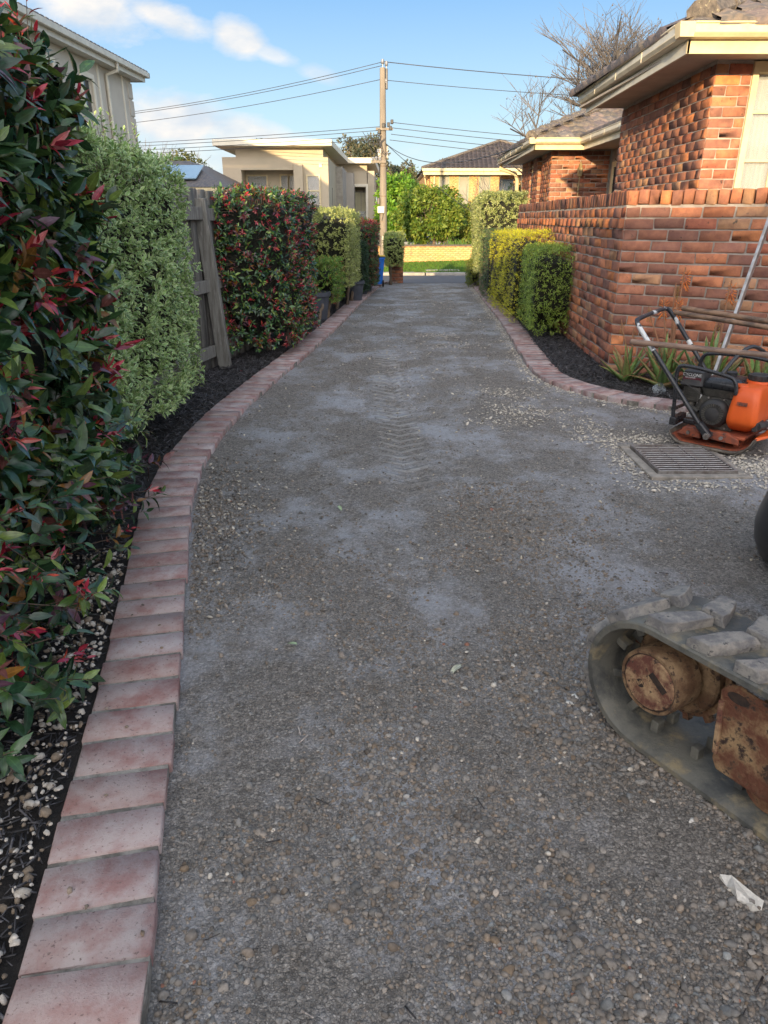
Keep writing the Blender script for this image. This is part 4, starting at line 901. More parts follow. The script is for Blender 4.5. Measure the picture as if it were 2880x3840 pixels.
# ---------------------------------------------------------------- hedges
def quadface(q, z0, z1, n, rr, faces='fblrt', soft=.03, taper=0):
    """sample points on the sides/top of a prism over quad q (front-left, front-right, back-right, back-left)"""
    q = np.array(q, float); F = []
    def side(a, b): 
        L = np.linalg.norm(b - a); F.append((L * (z1 - z0), 's', a, b))
    if 'f' in faces: side(q[0], q[1])
    if 'r' in faces: side(q[1], q[2])
    if 'b' in faces: side(q[2], q[3])
    if 'l' in faces: side(q[3], q[0])
    if 't' in faces: F.append((np.linalg.norm(q[1] - q[0]) * np.linalg.norm(q[2] - q[1]) * 1.2, 't', None, None))
    w = np.array([f[0] for f in F]); c = rr.choice(len(F), n, p=w / w.sum()); P = np.zeros((n, 3)); Nn = np.zeros((n, 3)); cen = q.mean(0)
    for i, f in enumerate(F):
        k = c == i; m = k.sum(); u = rr.random(m); v = rr.random(m)
        if f[1] == 's':
            a, b = f[2], f[3]; d = (b - a) / np.linalg.norm(b - a); nn = np.array((d[1], -d[0])); 
            if np.dot(nn, (a + b) / 2 - cen) < 0: nn = -nn
            P[k] = np.column_stack([a + (b - a) * u[:, None], z0 + (z1 - z0) * v]); Nn[k] = (*nn, 0)
        else:
            P[k] = np.column_stack([(q[0] * (1 - u)[:, None] + q[1] * u[:, None]) * (1 - v)[:, None] + (q[3] * (1 - u)[:, None] + q[2] * u[:, None]) * v[:, None], np.full(m, z1)]); Nn[k] = (0, 0, 1)
    # rounded corners
    e = P[:, :2] - cen; t = np.clip((P[:, 2] - (z1 - .12)) / .12, 0, 1); P[:, :2] = cen + e * (1 - .05 * t[:, None] ** 2)
    bump = (fbm(P[:, 0] + P[:, 1], P[:, 2] + P[:, 1] * .5, 3.5, 77) - .5)[:, None]
    P = P + Nn * (bump * .14 * (soft / .03) - np.abs(rr.exponential(soft, n))[:, None]); P[:, 2] += gz(P[:, 1])
    return P, Nn
def core(root, q, z0, z1, inset):  # plain dark solid added inside a hedge to block see-through
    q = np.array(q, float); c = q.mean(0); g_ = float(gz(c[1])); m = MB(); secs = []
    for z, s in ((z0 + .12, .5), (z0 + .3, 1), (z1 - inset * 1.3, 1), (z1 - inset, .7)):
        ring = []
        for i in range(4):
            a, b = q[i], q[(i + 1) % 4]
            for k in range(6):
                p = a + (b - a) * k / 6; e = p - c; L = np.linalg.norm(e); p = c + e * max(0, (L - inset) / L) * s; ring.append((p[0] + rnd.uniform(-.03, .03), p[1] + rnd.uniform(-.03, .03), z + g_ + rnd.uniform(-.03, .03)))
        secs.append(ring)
    m.loft(secs); m.build('dark_core', 'core', root)
def trunks(root, pts, r0=.03):
    for (x, y, x1, y1, h) in pts:
        g_ = float(gz(y)); P = [(x, y, g_ - .02)]; k = 6
        for i in range(1, k + 1): t = i / k; P.append((x + (x1 - x) * t + rnd.uniform(-.012, .012), y + (y1 - y) * t + rnd.uniform(-.012, .012), g_ + h * t))
        MB().tube(P, [r0 * (1 - .45 * i / k) * rnd.uniform(.9, 1.1) for i in range(k + 1)], 8).build('trunk', 'bark', root, 'all')
def shoots(root, P, Nn, rr, protos, nleaf, length, stem, cols, redfrac, mat, nobj, upb=.6, spread=1.0, name='leaf', redmin=None, fan=.55, stems=True, redz=None, hi=None):
    """leafy shoots: a short stem with leaves spiralling round it, red shoots upright and narrow"""
    n = len(P); d = Nn + rr.normal(0, .45, (n, 3)) + np.array((0, 0, upb)); d /= np.linalg.norm(d, axis=1, keepdims=True)
    red = rr.random(n) < (redfrac if redz is None else redfrac * redz(P)); bronz = (~red) & (rr.random(n) < redfrac * .5)
    a0 = rr.uniform(0, 6.28, n); e1 = np.cross(d, rr.normal(size=(n, 3))); e1 /= np.linalg.norm(e1, axis=1, keepdims=True); e2 = np.cross(d, e1)
    pos, rot, idx, tint = [], [], [], []
    sc = rr.uniform(.75, 1.2, n)
    for k in range(nleaf):
        keep = rr.random(n) < (.92 if k < nleaf - 2 else .7); t = (k + .5) / nleaf; a = a0 + k * 2.4
        rad = np.cos(a)[:, None] * e1 + np.sin(a)[:, None] * e2
        op = np.where(red, .35 + .35 * (1 - t), (1.25 - .75 * t) * spread)[:, None]
        f = d * (1 - np.where(red, 0, fan * (1 - t)))[:, None] + rad * op + rr.normal(0, .16, (n, 3)) + np.array((0, 0, -.18)) * (~red)[:, None] * (1 - t)
        nm = d * 1.0 + np.array((0, 0, .5)) - rad * .3 + rr.normal(0, .15, (n, 3))
        L = length * sc * rr.uniform(.7, 1.15, n) * np.where(red, .72, 1) * (1 - .25 * t)
        Rm = frames(f, nm); w = np.where(red, .75, 1.0)
        Rm = Rm * np.stack([L * w, L, L * w], 1)[:, None, :]
        p = P + d * (stem * (t - .35))[..., None] if np.ndim(stem) else P + d * stem * (t - .35)
        base = np.array(cols)[rr.integers(0, len(cols), n)] * rr.uniform(.75, 1.25, (n, 1))
        rc = np.array(((.46, .03, .05), (.36, .035, .06), (.52, .08, .05), (.32, .02, .05), (.60, .17, .16)))[rr.integers(0, 5, n)] * rr.uniform(.7, 1.25, (n, 1))
        bc = np.array(((.16, .06, .05), (.22, .10, .02), (.12, .05, .07)))[rr.integers(0, 3, n)]
        tt_ = np.where(red[:, None], rc, np.where(bronz[:, None], bc, base))
        pos.append(p[keep]); rot.append(Rm[keep]); tint.append(tt_[keep]); idx.append(rr.integers(0, len(protos), keep.sum()))
    pos = np.concatenate(pos); rot = np.concatenate(rot); tint = np.concatenate(tint); idx = np.concatenate(idx)
    emit(root, name, protos, mat, idx, rot, pos, tint, nobj, smooth=True, stuff_name='foliage', hi=hi)
    if stems:
        m = min(n, 900); V, T, b = [], [], 0; ids = rr.permutation(n)[:m]
        for i in ids:
            p = P[i]; q = p + d[i] * stem * .62; p0 = p - d[i] * stem * 1.2 - Nn[i] * .06; r_ = .0022; s1 = e1[i] * r_; s2 = e2[i] * r_
            V += [p0 + s1, p0 - .5 * s1 + .87 * s2, p0 - .5 * s1 - .87 * s2, q + s1 * .5, q - .25 * s1 + .43 * s2, q - .25 * s1 - .43 * s2]
            T += [(b, b + 1, b + 4), (b, b + 4, b + 3), (b + 1, b + 2, b + 5), (b + 1, b + 5, b + 4), (b + 2, b, b + 3), (b + 2, b + 3, b + 5)]; b += 6
        me = mesh_tri('twigs', np.array(V) - wloc(root), T); me.materials.append(MT['twig']); o = put('twigs', me, root); o['kind'] = 'stuff'
PHH = [leafproto(.36, 6, .25, .35 + .15 * s, .06, .6, s, 5) for s in range(4)] + [leafproto(.42, 6, .10, -.2, .08, .6, 9, 5)]
PH = [leafproto(.36, 4, .25, .35 + .15 * s, .06, .6, s, 3) for s in range(4)] + [leafproto(.42, 4, .10, -.2, .08, .6, 9, 3)]
PL = [leafproto(.38, 3, .25, .35 + .15 * s, 0, .6, s, 3) for s in range(4)] + [leafproto(.42, 3, .10, -.2, 0, .6, 9, 3)]
PG = [(.030, .075, .028), (.045, .10, .032), (.022, .062, .032), (.065, .125, .03), (.05, .085, .045), (.15, .22, .045)]
VGH = [leafproto(.42, 5, .15, .3, .28, .5, s, 5) for s in range(4)]
VG = [leafproto(.42, 3, .15, .3, .28, .5, s, 3) for s in range(4)]
VC = [(.22, .35, .10), (.27, .42, .12), (.18, .31, .09), (.34, .46, .15)]
# near photinia hedge
q = [(-2.0, .95), (-1.12, 1.20), (-1.20, 3.15), (-2.1, 3.15)]
h1 = thing('photinia_hedge', (-1.6, 2.1, 0), 'large glossy dark green hedge with red young leaves filling the left foreground', 'hedge', 'hedges along the left fence')
rr = np.random.default_rng(100); P, Nn = quadface(q, .14, 1.82, 2100, rr, 'frtb', .055)
Px = P.copy(); shoots(h1, P, Nn, rr, PH, 8, .118, .105, PG, .20, 'photinia', 300, .55, hi=PHH)
# tall red shoots on the top and straggling low branches
m_ = 60; P = np.column_stack([rr.uniform(-1.6, -1.22, m_), rr.uniform(1.6, 3.1, m_), rr.uniform(1.82, 1.96, m_)]); shoots(h1, P, np.tile((.2, 0, 1.), (m_, 1)), rr, PH, 8, .085, .11, PG, .7, 'photinia', 0, 1.2)
m_ = 230; yy = 1.05 + 1.9 * rr.random(m_) ** 1.3; P = np.column_stack([-1.12 + rr.uniform(-.15, .13, m_), yy, rr.uniform(.05, .55, m_)]); shoots(h1, P, np.tile((1., 0, .1), (m_, 1)), rr, PH, 7, .08, .09, PG, .16, 'photinia', 0, .2)
m_ = 75; P = np.column_stack([rr.uniform(-1.12, -.84, m_), rr.uniform(1.25, 1.85, m_), rr.uniform(.05, .36, m_)]); shoots(h1, P, np.tile((.8, -.3, .1), (m_, 1)), rr, PH, 6, .075, .09, PG, .18, 'photinia', 0, .2)
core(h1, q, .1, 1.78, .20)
trunks(h1, [(-1.55, 1.5, -1.5, 1.5, .9), (-1.45, 2.0, -1.25, 2.05, .7), (-1.5, 2.6, -1.35, 2.5, .8), (-1.35, 1.75, -1.18, 1.55, .45)], .02)
# variegated pittosporum hedge
q = [(-2.2, 3.2), (-1.36, 3.2), (-1.25, 4.9), (-2.2, 4.9)]
h2 = thing('pittosporum_hedge', (-1.75, 4.0, 0), 'pale cream edged variegated hedge behind the large red and green one', 'hedge', 'hedges along the left fence')
rr = np.random.default_rng(101); P, Nn = quadface(q, .22, 1.62, 4200, rr, 'frtb', .035); shoots(h2, P, Nn, rr, VG, 8, .046, .06, VC, 0, 'varieg', 300, .5, stems=True, hi=VGH)
m_ = 220; P = np.column_stack([rr.uniform(-2.1, -1.4, m_), rr.uniform(3.2, 4.7, m_), rr.uniform(1.6, 1.74, m_)]); shoots(h2, P, np.tile((0, 0, 1.), (m_, 1)), rr, VG, 9, .042, .09, VC, 0, 'varieg', 0, 1, stems=True)
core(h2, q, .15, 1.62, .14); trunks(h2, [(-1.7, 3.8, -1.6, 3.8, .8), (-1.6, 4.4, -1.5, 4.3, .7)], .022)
# photinia block
q = [(-1.50, 6.80), (-.93, 7.10), (-.76, 8.5), (-1.38, 8.5)]
h3 = thing('photinia_hedge', (-1.15, 7.8, 0), 'square clipped red and green hedge standing against the timber fence', 'hedge', 'hedges along the left fence')
rr = np.random.default_rng(102); P, Nn = quadface(q, .12, 1.50, 2600, rr, 'flrt', .03, ); shoots(h3, P, Nn, rr, PL, 7, .062, .06, [tuple(1.35 * c for c in p) for p in PG], .34, 'photinia', 300, .4, hi=PHH)
core(h3, q, .08, 1.48, .10); trunks(h3, [(-1.2, 7.45, -1.2, 7.5, .45), (-1.02, 7.7, -1.05, 7.75, .4), (-1.0, 8.0, -1.0, 8.0, .4), (-.93, 8.3, -.95, 8.3, .4)], .028)
SP = [leafproto(.45, 2, .2, .2, 0, .6, s, 3) for s in range(3)]
NP = [leafproto(.26, 2, .15, .25, 0, .4, s, 3) for s in range(3)]
CF = [leafproto(.24, 2, .1, .3 * s, 0, .4, s, 2) for s in range(3)]
def hedge(name, q, z0, z1, n, L, stem, cols, lab, seed, protos=SP, redf=0, mat='smallleaf', faces='flrt', tr=None, group=None, nleaf=7, inset=.12, soft=.03, redz=None, upb=.4):
    c = np.array(q).mean(0); o = thing(name, (float(c[0]), float(c[1]), float(gz(c[1]))), lab, 'hedge', group); rr = np.random.default_rng(seed)
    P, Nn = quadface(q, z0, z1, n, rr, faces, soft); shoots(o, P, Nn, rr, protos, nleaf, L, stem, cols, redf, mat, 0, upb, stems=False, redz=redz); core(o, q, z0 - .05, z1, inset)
    if tr: trunks(o, tr)
    return o
LG = 'hedges along the left fence'; VC2 = [tuple(1.35 * c for c in p) for p in VC]
hedge('pittosporum_hedge', [(-1.02, 11.0), (-.52, 11.0), (-.42, 13.2), (-.92, 13.2)], .34, 1.42, 3600, .038, .05, [(.38, .43, .12), (.46, .51, .16), (.32, .38, .11), (.50, .53, .22)], 'yellow green variegated hedge clipped square beyond the red and green one', 103, group=LG, tr=[(-.72, 11.2, -.62, 11.35, .6), (-.60, 11.9, -.55, 12.0, .6), (-.56, 12.6, -.5, 12.7, .5)])
hedge('shrub', [(-1.0, 9.9), (-.66, 9.9), (-.58, 10.9), (-.92, 10.9)], .22, .78, 900, .04, .05, [(.12, .24, .04), (.16, .32, .04), (.28, .36, .06)], 'low bright green shrub on forked trunks between the second and third hedges', 104, redf=.06, tr=[(-.80, 10.0, -.88, 10.0, .42), (-.79, 10.0, -.68, 10.05, .42), (-.86, 9.5, -.8, 9.6, .25)], inset=.16)
hedge('photinia_hedge', [(-.66, 14.2), (-.22, 14.2), (-.12, 16.0), (-.55, 16.0)], .16, 1.33, 2600, .055, .05, [(.06, .12, .035), (.10, .17, .04), (.07, .13, .05)], 'bronze topped clipped hedge beside the blue bin', 105, group=LG, redf=.5, redz=lambda P: np.clip((P[:, 2] - .3) * 1.2, .06, 1))
hedge('shrub', [(-.62, 13.4), (-.36, 13.4), (-.30, 14.3), (-.55, 14.3)], .1, .95, 1000, .045, .05, [(.03, .07, .03), (.045, .09, .035)], 'dark green shrub behind the grey pots', 106, inset=.16)
hedge('pittosporum_hedge', [(.02, 17.6), (.44, 17.6), (.46, 18.7), (.05, 18.7)], .42, 1.15, 1500, .045, .05, [(.36, .42, .13), (.44, .50, .17), (.30, .38, .12)], 'small pale hedge on a bare trunk at the street end of the left bed', 107, group=LG, tr=[(.14, 17.9, .2, 17.95, .7), (.17, 17.9, .12, 18.1, .6)])
RG = 'hedges along the brick wall'
hedge('clipped_hedge', [(1.64, 8.10), (2.14, 8.15), (2.18, 9.35), (1.72, 9.35)], .08, .98, 3000, .034, .045, [(.24, .36, .05), (.31, .44, .06), (.18, .29, .045), (.36, .46, .09)], 'small leaved mid green hedge at the near end of the row', 110, protos=NP, group=RG, soft=.025)
YC = [(.70, .70, .02), (.82, .78, .02), (.50, .56, .04), (.60, .58, .03), (.40, .30, .08)]
hedge('conifer_hedge', [(1.66, 9.45), (2.14, 9.45), (2.26, 12.3), (1.74, 12.3)], .02, 1.13, 6000, .026, .03, YC, 'golden yellow clipped conifer hedge between two green hedges', 111, protos=CF, group=RG, nleaf=8, soft=.03)
hedge('clipped_hedge', [(1.74, 12.4), (2.2, 12.4), (2.28, 14.6), (1.86, 14.6)], .02, 1.16, 2800, .036, .045, [(.08, .16, .05), (.11, .19, .06), (.25, .19, .10), (.07, .14, .055)], 'dark green and brown hedge behind the golden one', 112, protos=NP, group=RG)
hedge('pittosporum_hedge', [(1.93, 15.2), (2.82, 15.2), (2.96, 17.9), (2.06, 17.9)], .35, 1.86, 5200, .055, .055, [(.32, .38, .12), (.40, .45, .16), (.26, .32, .11), (.46, .48, .22)], 'tall variegated hedge in front of the house near the street', 113, group=RG, tr=[(1.98, 15.3, 2.0, 15.4, .8), (2.05, 15.25, 2.12, 15.5, .7)])
hedge('shrub', [(1.93, 16.6), (2.15, 16.6), (2.2, 18.0), (1.98, 18.0)], .02, .55, 900, .04, .04, [(.12, .17, .03), (.2, .22, .03)], 'low green shrub below the tall variegated hedge', 114, inset=.13)

# pots, bin, pier
def pot(x, y, r, h, lab):
    g_ = float(gz(y)) + .02; t = thing('plant_pot', (x, y, g_), lab, 'pot', 'pots in the left bed'); MB().lathe([(r * .78, 0), (r, h * .86)], (x, y, g_), n=24).build('bowl', 'pot', t, 'flat'); MB().lathe([(r * 1.0, h * .84), (r * 1.12, h * .86), (r * 1.12, h), (r * .98, h), (r * .95, h * .9)], (x, y, g_), n=24, cap=False).build('rim', 'pot', t, 'flat')
    MB().lathe([(r * .93, h * .9), (.01, h * .93)], (x, y, g_), n=16).build('soil', 'bed', t)
pot(-.90, 9.85, .17, .36, 'dark grey pot behind the red and green hedge'); pot(-.50, 12.75, .15, .33, 'dark grey pot with rim beside the leaning trunk')
pot(-.42, 14.2, .12, .28, 'narrow grey pot in front of the bronze hedge'); pot(-.33, 14.9, .10, .22, 'smallest grey pot nearest the blue bin')
bx, by = -.20, 17.0; g_ = float(gz(by)) + .01; t = thing('wheelie_bin', (bx, by, g_), 'bright blue wheelie bin with yellow lid beside the left hedges', 'bin')
MB().loft([[(bx + a * s, by + b * s2, g_ + z) for a, b in rrect(.21, .26, .04)] for z, s, s2 in ((.06, .78, .72), (.62, 1, 1))]).build('body', 'blue', t, 'flat')
MB().loft([[(bx + a, by + b, g_ + z) for a, b in rrect(.225, .275, .04)] for z in (.60, .63)]).build('rim', 'blue', t, 'flat')
MB().loft([[(bx + a * s, by + b * s, g_ + z + .02 * (b < 0)) for a, b in rrect(.23, .28, .04)] for z, s in ((.635, 1), (.665, .9))]).build('lid', 'yellowlid', t, 'flat')
for sx in (-1, 1): MB().lathe([(.075, -.02), (.075, .02)], (bx + sx * .18, by - .15, g_ + .075), (1, 0, 0), 18).build('wheel', 'tyre', t, 'flat')
g_ = float(gz(18.5)); t = thing('brick_pier', (.30, 18.75, g_), 'short red brick gate pier at the street end of the left bed', 'pier')
MB().box((.162, 18.652, g_ - .1), (.458, 18.95, g_ + .58)).build('mortar_core', 'mortar', t)
B = Bricks(); wallface(B, (.15, 18.64), (.47, 18.64), g_ - .04, 7, 61, nrm_side=1); wallface(B, (.47, 18.64), (.47, 18.96), g_ - .04, 7, 62, nrm_side=1); wallface(B, (.15, 18.64), (.15, 18.96), g_ - .04, 7, 63, nrm_side=-1); B.emit(t, 300)

# ---------------------------------------------------------------- aloes
ALC = [(.15, .24, .07), (.12, .20, .07), (.20, .24, .08), (.30, .22, .10), (.13, .22, .05)]
def aloeleaf(seed):
    r = np.random.default_rng(seed); V, A = [], []; n = 10; cu = r.uniform(-.15, .35); cols = 7
    for i in range(n + 1):
        t = i / n; hw = .150 * (1 - t) ** .75 * (1 if t > .1 else .85 + 1.5 * t) + .001
        for k in range(cols):
            u = -1 + 2 * k / (cols - 1); z = (.35 * hw * (abs(u) ** 2) - .10 * (1 - t)) * 1 - cu * t * t * .5; tooth = .006 if (abs(u) > .99 and i % 2) else 0
            V.append((u * hw + math.copysign(tooth, u), t, z + .05)); A.append(abs(u) * .75 + t * .22)
        V.append((0, t, .05 - .10 * (1 - t) - .09 * (1 - t) - cu * t * t * .5)); A.append(.1)
    T = []; w = cols + 1
    for i in range(n):
        for k in range(cols - 1): a = i * w + k; T += [(a, a + 1, a + w + 1), (a, a + w + 1, a + w)]
        a = i * w; T += [(a + 7, a, a + w), (a + 7, a + w, a + w + 7), (a + 6, a + 7, a + w + 7), (a + 6, a + w + 7, a + w + 6)]
    return np.array(V), np.array(T), np.array(A)
AL = [aloeleaf(s) for s in range(6)]
FL = [(np.array([(0, 0, 0), (.11, .2, 0), (-.05, .2, .09), (-.05, .2, -.09), (.1, .85, 0), (-.05, .85, .08), (-.05, .85, -.08), (0, 1, 0)]), np.array([(0, 1, 2), (0, 2, 3), (0, 3, 1), (1, 4, 5), (1, 5, 2), (2, 5, 6), (2, 6, 3), (3, 6, 4), (3, 4, 1), (4, 7, 5), (5, 7, 6), (6, 7, 4)]), None)]
def aloe(x, y, L, n, lab, seed, stalks=()):
    t = thing('aloe', (x, y, .02), lab, 'aloe', 'aloes at the foot of the brick wall'); r = np.random.default_rng(seed)
    pos, f, nm, Ls, tn = [], [], [], [], []
    for i in range(n):
        a = i * 2.4 + r.uniform(-.2, .2); el = math.radians(12 + 68 * (i / n) ** .9 + r.uniform(-6, 6)); d = np.array((math.cos(a) * math.cos(el), math.sin(a) * math.cos(el), math.sin(el)))
        pos.append(np.array((x, y, .03 + .05 * i / n)) + d * .01); f.append(d); nm.append(np.array((-math.cos(a) * math.sin(el), -math.sin(a) * math.sin(el), math.cos(el)))); Ls.append(L * r.uniform(.75, 1.1)); tn.append(np.array(ALC[r.integers(0, 5)]) * r.uniform(.9, 1.3))
    Rm = frames(np.array(f), np.array(nm)) * np.array(Ls)[:, None, None]
    emit(t, 'leaf', AL, 'aloe', r.integers(0, 6, n), Rm, np.array(pos), np.array(tn), 300, smooth=True)
    for (hx, hy, hz, k, open_) in stalks:
        P = [(x + (hx - x) * s + .015 * math.sin(s * 5), y + (hy - y) * s, .1 + (hz - .1) * s) for s in np.linspace(0, 1, 8)]
        st = MB().tube(P, [.010, .009, .008, .008, .007, .006, .006, .005], 6).build('flower_stalk', M('stalk%d' % seed, (.28, .13, .06), .7) if ('stalk%d' % seed) not in bpy.data.materials else bpy.data.materials['stalk%d' % seed], t)
        pp, ff, LL_, tt_ = [], [], [], []
        for j in range(k):
            s = j / k; a = j * 2.4; hh = hz - .03 - (1 - s) * .02 * 6 * (.5 + .5 * (1 if open_ else .7)); dn = -(.9 - 1.5 * s) if open_ else .9
            rr_ = .008; pp.append((hx + rr_ * math.cos(a), hy + rr_ * math.sin(a), hh)); ff.append((math.cos(a) * .6, math.sin(a) * .6, dn)); LL_.append(.050 * (1 - .45 * s) if open_ else .024); tt_.append(np.array((.95, .36, .10) if open_ else (.45, .30, .06)) * r.uniform(.8, 1.15))
        Rm = frames(np.array(ff, float), r.normal(size=(k, 3))) * np.array(LL_)[:, None, None]
        o = emit(t, 'petals', FL, 'petal', np.zeros(k, int), Rm, np.array(pp), np.array(tt_), 0)
        o.parent = st; o['kind'] = 'stuff'
        st['wloc'] = wloc(t).tolist()
aloe(2.03, 5.93, .30, 16, 'small spiky aloe nearest the wall corner, with thin brown stalks', 1, ((2.0, 6.1, .50, 14, False), (2.13, 6.15, .42, 12, False)))
aloe(2.26, 5.72, .36, 26, 'upright green aloe left of the compactor handle with tall orange flowers', 2, ((2.27, 5.95, .70, 34, True), (2.17, 5.98, .62, 26, False), (2.43, 6.0, .92, 40, True), (2.36, 5.97, .80, 30, False), (2.36, 5.88, .70, 40, True)))
aloe(2.52, 5.50, .40, 28, 'largest aloe, behind the compactor engine, with an orange flower head', 3, ((2.70, 5.75, .84, 36, True), (2.62, 5.7, .55, 16, False)))
aloe(2.80, 5.28, .36, 22, 'aloe partly hidden behind the orange water tank', 4, ((3.05, 5.45, .62, 18, False), (3.0, 5.5, .75, 30, True)))
MB().lathe([(.045, 0), (.05, .003), (.052, .09), (.045, .095)], (2.10, 5.50, .035), (.3, -.5, .7), 20, cap=False)
t = MB().lathe([(.001, 0), (.042, .002), (.046, .05), (.046, .055)], (2.12, 5.48, .04), (.5, -.6, .55), 20, cap=False).build('plastic_cup', 'glass', None, 'flat'); tag(t, 'clear plastic cup tipped over below the aloes', 'cup')

# ---------------------------------------------------------------- plate compactor
O = np.array((2.10, 4.23)); U = np.array((.745, -.667)); Vv = np.array((.667, .745))
def K(u, v, z): p = O + U * u + Vv * v; return (p[0], p[1], z)
cp = thing('plate_compactor', (float(O[0]), float(O[1]), 0), 'orange plate compactor with black engine, folding handle and water tank beside the drain', 'compactor')
# base plate: flat pan with turned up ends
prof = [(-.25, .075), (-.235, .045), (-.205, .022), (-.17, .012), (.10, .008), (.15, .014), (.19, .034), (.215, .065), (.232, .10)]
secs = []
for v in (-.26, -.2, .2, .26):
    ins = .012 if abs(v) > .22 else 0; secs.append([K(u * (1 - ins), v, z) for u, z in prof] + [K(u * (1 - ins), v, z + .014) for u, z in prof[::-1]])
MB().loft(secs).build('base_plate', 'wornplate', cp, 'flat', bevel=.003)
MB().loft([[K(u, v, z + .016) for u, z in prof[1:-1]] + [K(u, v, z + .020) for u, z in prof[1:-1][::-1]] for v in (-.24, .24)]).build('pan', 'rustorange', cp)
MB().loft([[K(.225, v, .098), K(.236, v, .098), K(.300, v * .8, .125), K(.295, v * .8, .135), K(.222, v, .112)] for v in (-.20, .20)]).build('front_lip', 'orange', cp, bevel=.003)
m = MB()
m.loft([[K(u, v, z) for u, v in ((-.19, -.21), (.17, -.21), (.19, .21), (-.19, .21))] for z in (.085, .105)]); m.build('deck', 'rustorange', cp, bevel=.006)
for u, w in ((-.14, .07), (.05, .10)):        # mounting ears along the near side
    e = MB().loft([[K(u - w, v, .072), K(u + w, v, .060), K(u + w * .9, v, .092), K(u + w * .3, v, .120), K(u - w * .3, v, .118)] for v in (-.235, -.205)]).build('mounting_bracket', 'rustorange', cp, bevel=.004)
    MB().lathe([(.012, 0), (.012, .012)], K(u, -.235, .088), (-Vv[0], -Vv[1], 0), 6).build('bolt', 'galv', e)
    MB().lathe([(.030, 0), (.036, .012), (.030, .03)], K(u, -.13, .055), (0, 0, 1), 14).build('rubber_mount', 'blackrub', cp, 'flat')
for u in (-.16, .12): MB().obox(K(u, 0, .05), ((*U, 0), (*Vv, 0), (0, 0, 1)), (.02, .15, .035)).build('exciter_rib', 'rustorange', cp, bevel=.004)
# handle: two bars from pivots at the sides to a cross bar, rear and up
pv = .255
def hb(v): return [K(-.03, v, .095), K(-.10, v, .16), K(-.50, v, .685), K(-.525, v, .72)]
V0, V1 = -pv, pv
path = [K(-.03, V0, .095), K(-.51, V0, .66), K(-.545, V0 + .012, .70), K(-.56, V0 + .045, .715), K(-.562, V1 - .05, .745), K(-.548, V1 - .012, .735), K(-.51, V1, .69), K(-.03, V1, .095)]
def smoothpath(P, it=2):
    P = [np.array(p) for p in P]
    for _ in range(it):
        Q = [P[0]]
        for a, b in zip(P[:-1], P[1:]): Q += [a * .75 + b * .25, a * .25 + b * .75]
        P = Q + [P[-1]]
    return P
def lerp(a, b, t): return tuple(np.array(a) * (1 - t) + np.array(b) * t)
HD = MB().tube([path[0], lerp(path[0], path[1], .80)], .0135, 10).tube([path[-1], lerp(path[-1], path[-2], .80)], .0135, 10).build('handle', 'black', cp, 'flat')
MB().tube(smoothpath([lerp(path[0], path[1], .80)] + path[1:-1] + [lerp(path[-1], path[-2], .80)], 3), .014, 10).build('cross_bar', 'chipwhite', HD, 'flat')
MB().tube([lerp(path[-1], path[-2], .72), lerp(path[-1], path[-2], .765)], .0145, 10).build('sticker', 'white', HD, 'flat')
for v in (V0, V1):
    q_ = MB().obox(K(-.045, v + (.0 if v > 0 else .0), .12), ((*(U * -.72), .69), (*Vv, 0), (*(U * .69), .72)), (.055, .024, .022)).build('pivot_bracket', 'black', cp, bevel=.01)
    MB().lathe([(.02, 0), (.02, .012), (.011, .012), (.011, .022)], K(-.02, v - .024, .095), (-Vv[0], -Vv[1], 0), 6).build('bolt', 'galv', q_)
# roll cage
def cage(P, r=.0115, parent=cp, name='cage_bar', it=3, mat='black'): return MB().tube(smoothpath(P, it), r, 10).build(name, mat, parent, 'flat')
cage([K(-.26, -.19, .135), K(-.27, -.19, .30), K(-.285, -.19, .455), K(-.23, -.19, .475), K(.02, -.19, .44), K(.06, -.19, .42), K(.075, -.19, .34)])
cage([K(-.26, .20, .135), K(-.27, .20, .30), K(-.285, .20, .475), K(-.2, .20, .50), K(.06, .20, .50), K(.20, .20, .47), K(.24, .20, .44), K(.25, .20, .30)])
cage([K(-.02, -.19, .45), K(.02, -.10, .555), K(.06, -.02, .60), K(.09, .06, .575), K(.13, .17, .515), K(.15, .20, .495)])
cage([K(-.27, -.19, .20), K(-.275, 0, .19), K(-.27, .20, .20)]); 
m = MB().obox(K(-.255, -.12, .13), ((*U, 0), (*Vv, 0), (0, 0, 1)), (.02, .09, .025)).obox(K(-.12, -.10, .125), ((*U, 0), (*Vv, 0), (0, 0, 1)), (.10, .03, .015)).build('cage_mount', 'black', cp, bevel=.006)
# engine
EN = MB().loft([[K(-.05 + a, -.01 + b, z) for a, b in rrect(w, d, .03)] for z, w, d in ((.105, .12, .12), (.22, .12, .12), (.30, .10, .11))]).build('engine', 'dirtymetal', cp, 'flat', bevel=.004)
MB().loft([[K(-.03 + a, -.02 + b, z) for a, b in rrect(w, d, .03)] for z, w, d in ((.30, .10, .11), (.335, .115, .12), (.345, .118, .125))]).build('tank_base', 'dirtymetal', EN, 'flat')
MB().loft([[K(-.03 + a, -.02 + b, z) for a, b in rrect(w, d, .035)] for z, w, d in ((.346, .115, .12), (.385, .11, .115), (.405, .09, .095), (.410, .06, .06))]).build('fuel_tank', 'black', EN, 'all')
MB().lathe([(.03, 0), (.033, .018), (.02, .024)], K(-.03, .03, .408), (0, 0, 1), 16).build('fuel_cap', 'blackplastic', EN, 'flat')
a_ = (-Vv[0], -Vv[1], 0)
RC = MB().lathe([(.085, 0), (.085, .03), (.078, .045), (.066, .052), (.064, .056)], K(-.04, -.125, .205), a_, 30).build('recoil_starter', 'blackplastic', EN, 'flat')
MB().lathe([(.040, 0), (.040, .004), (.036, .006)], K(-.04, -.181, .205), a_, 24).build('hub_disc', 'blackplastic', RC, 'flat')
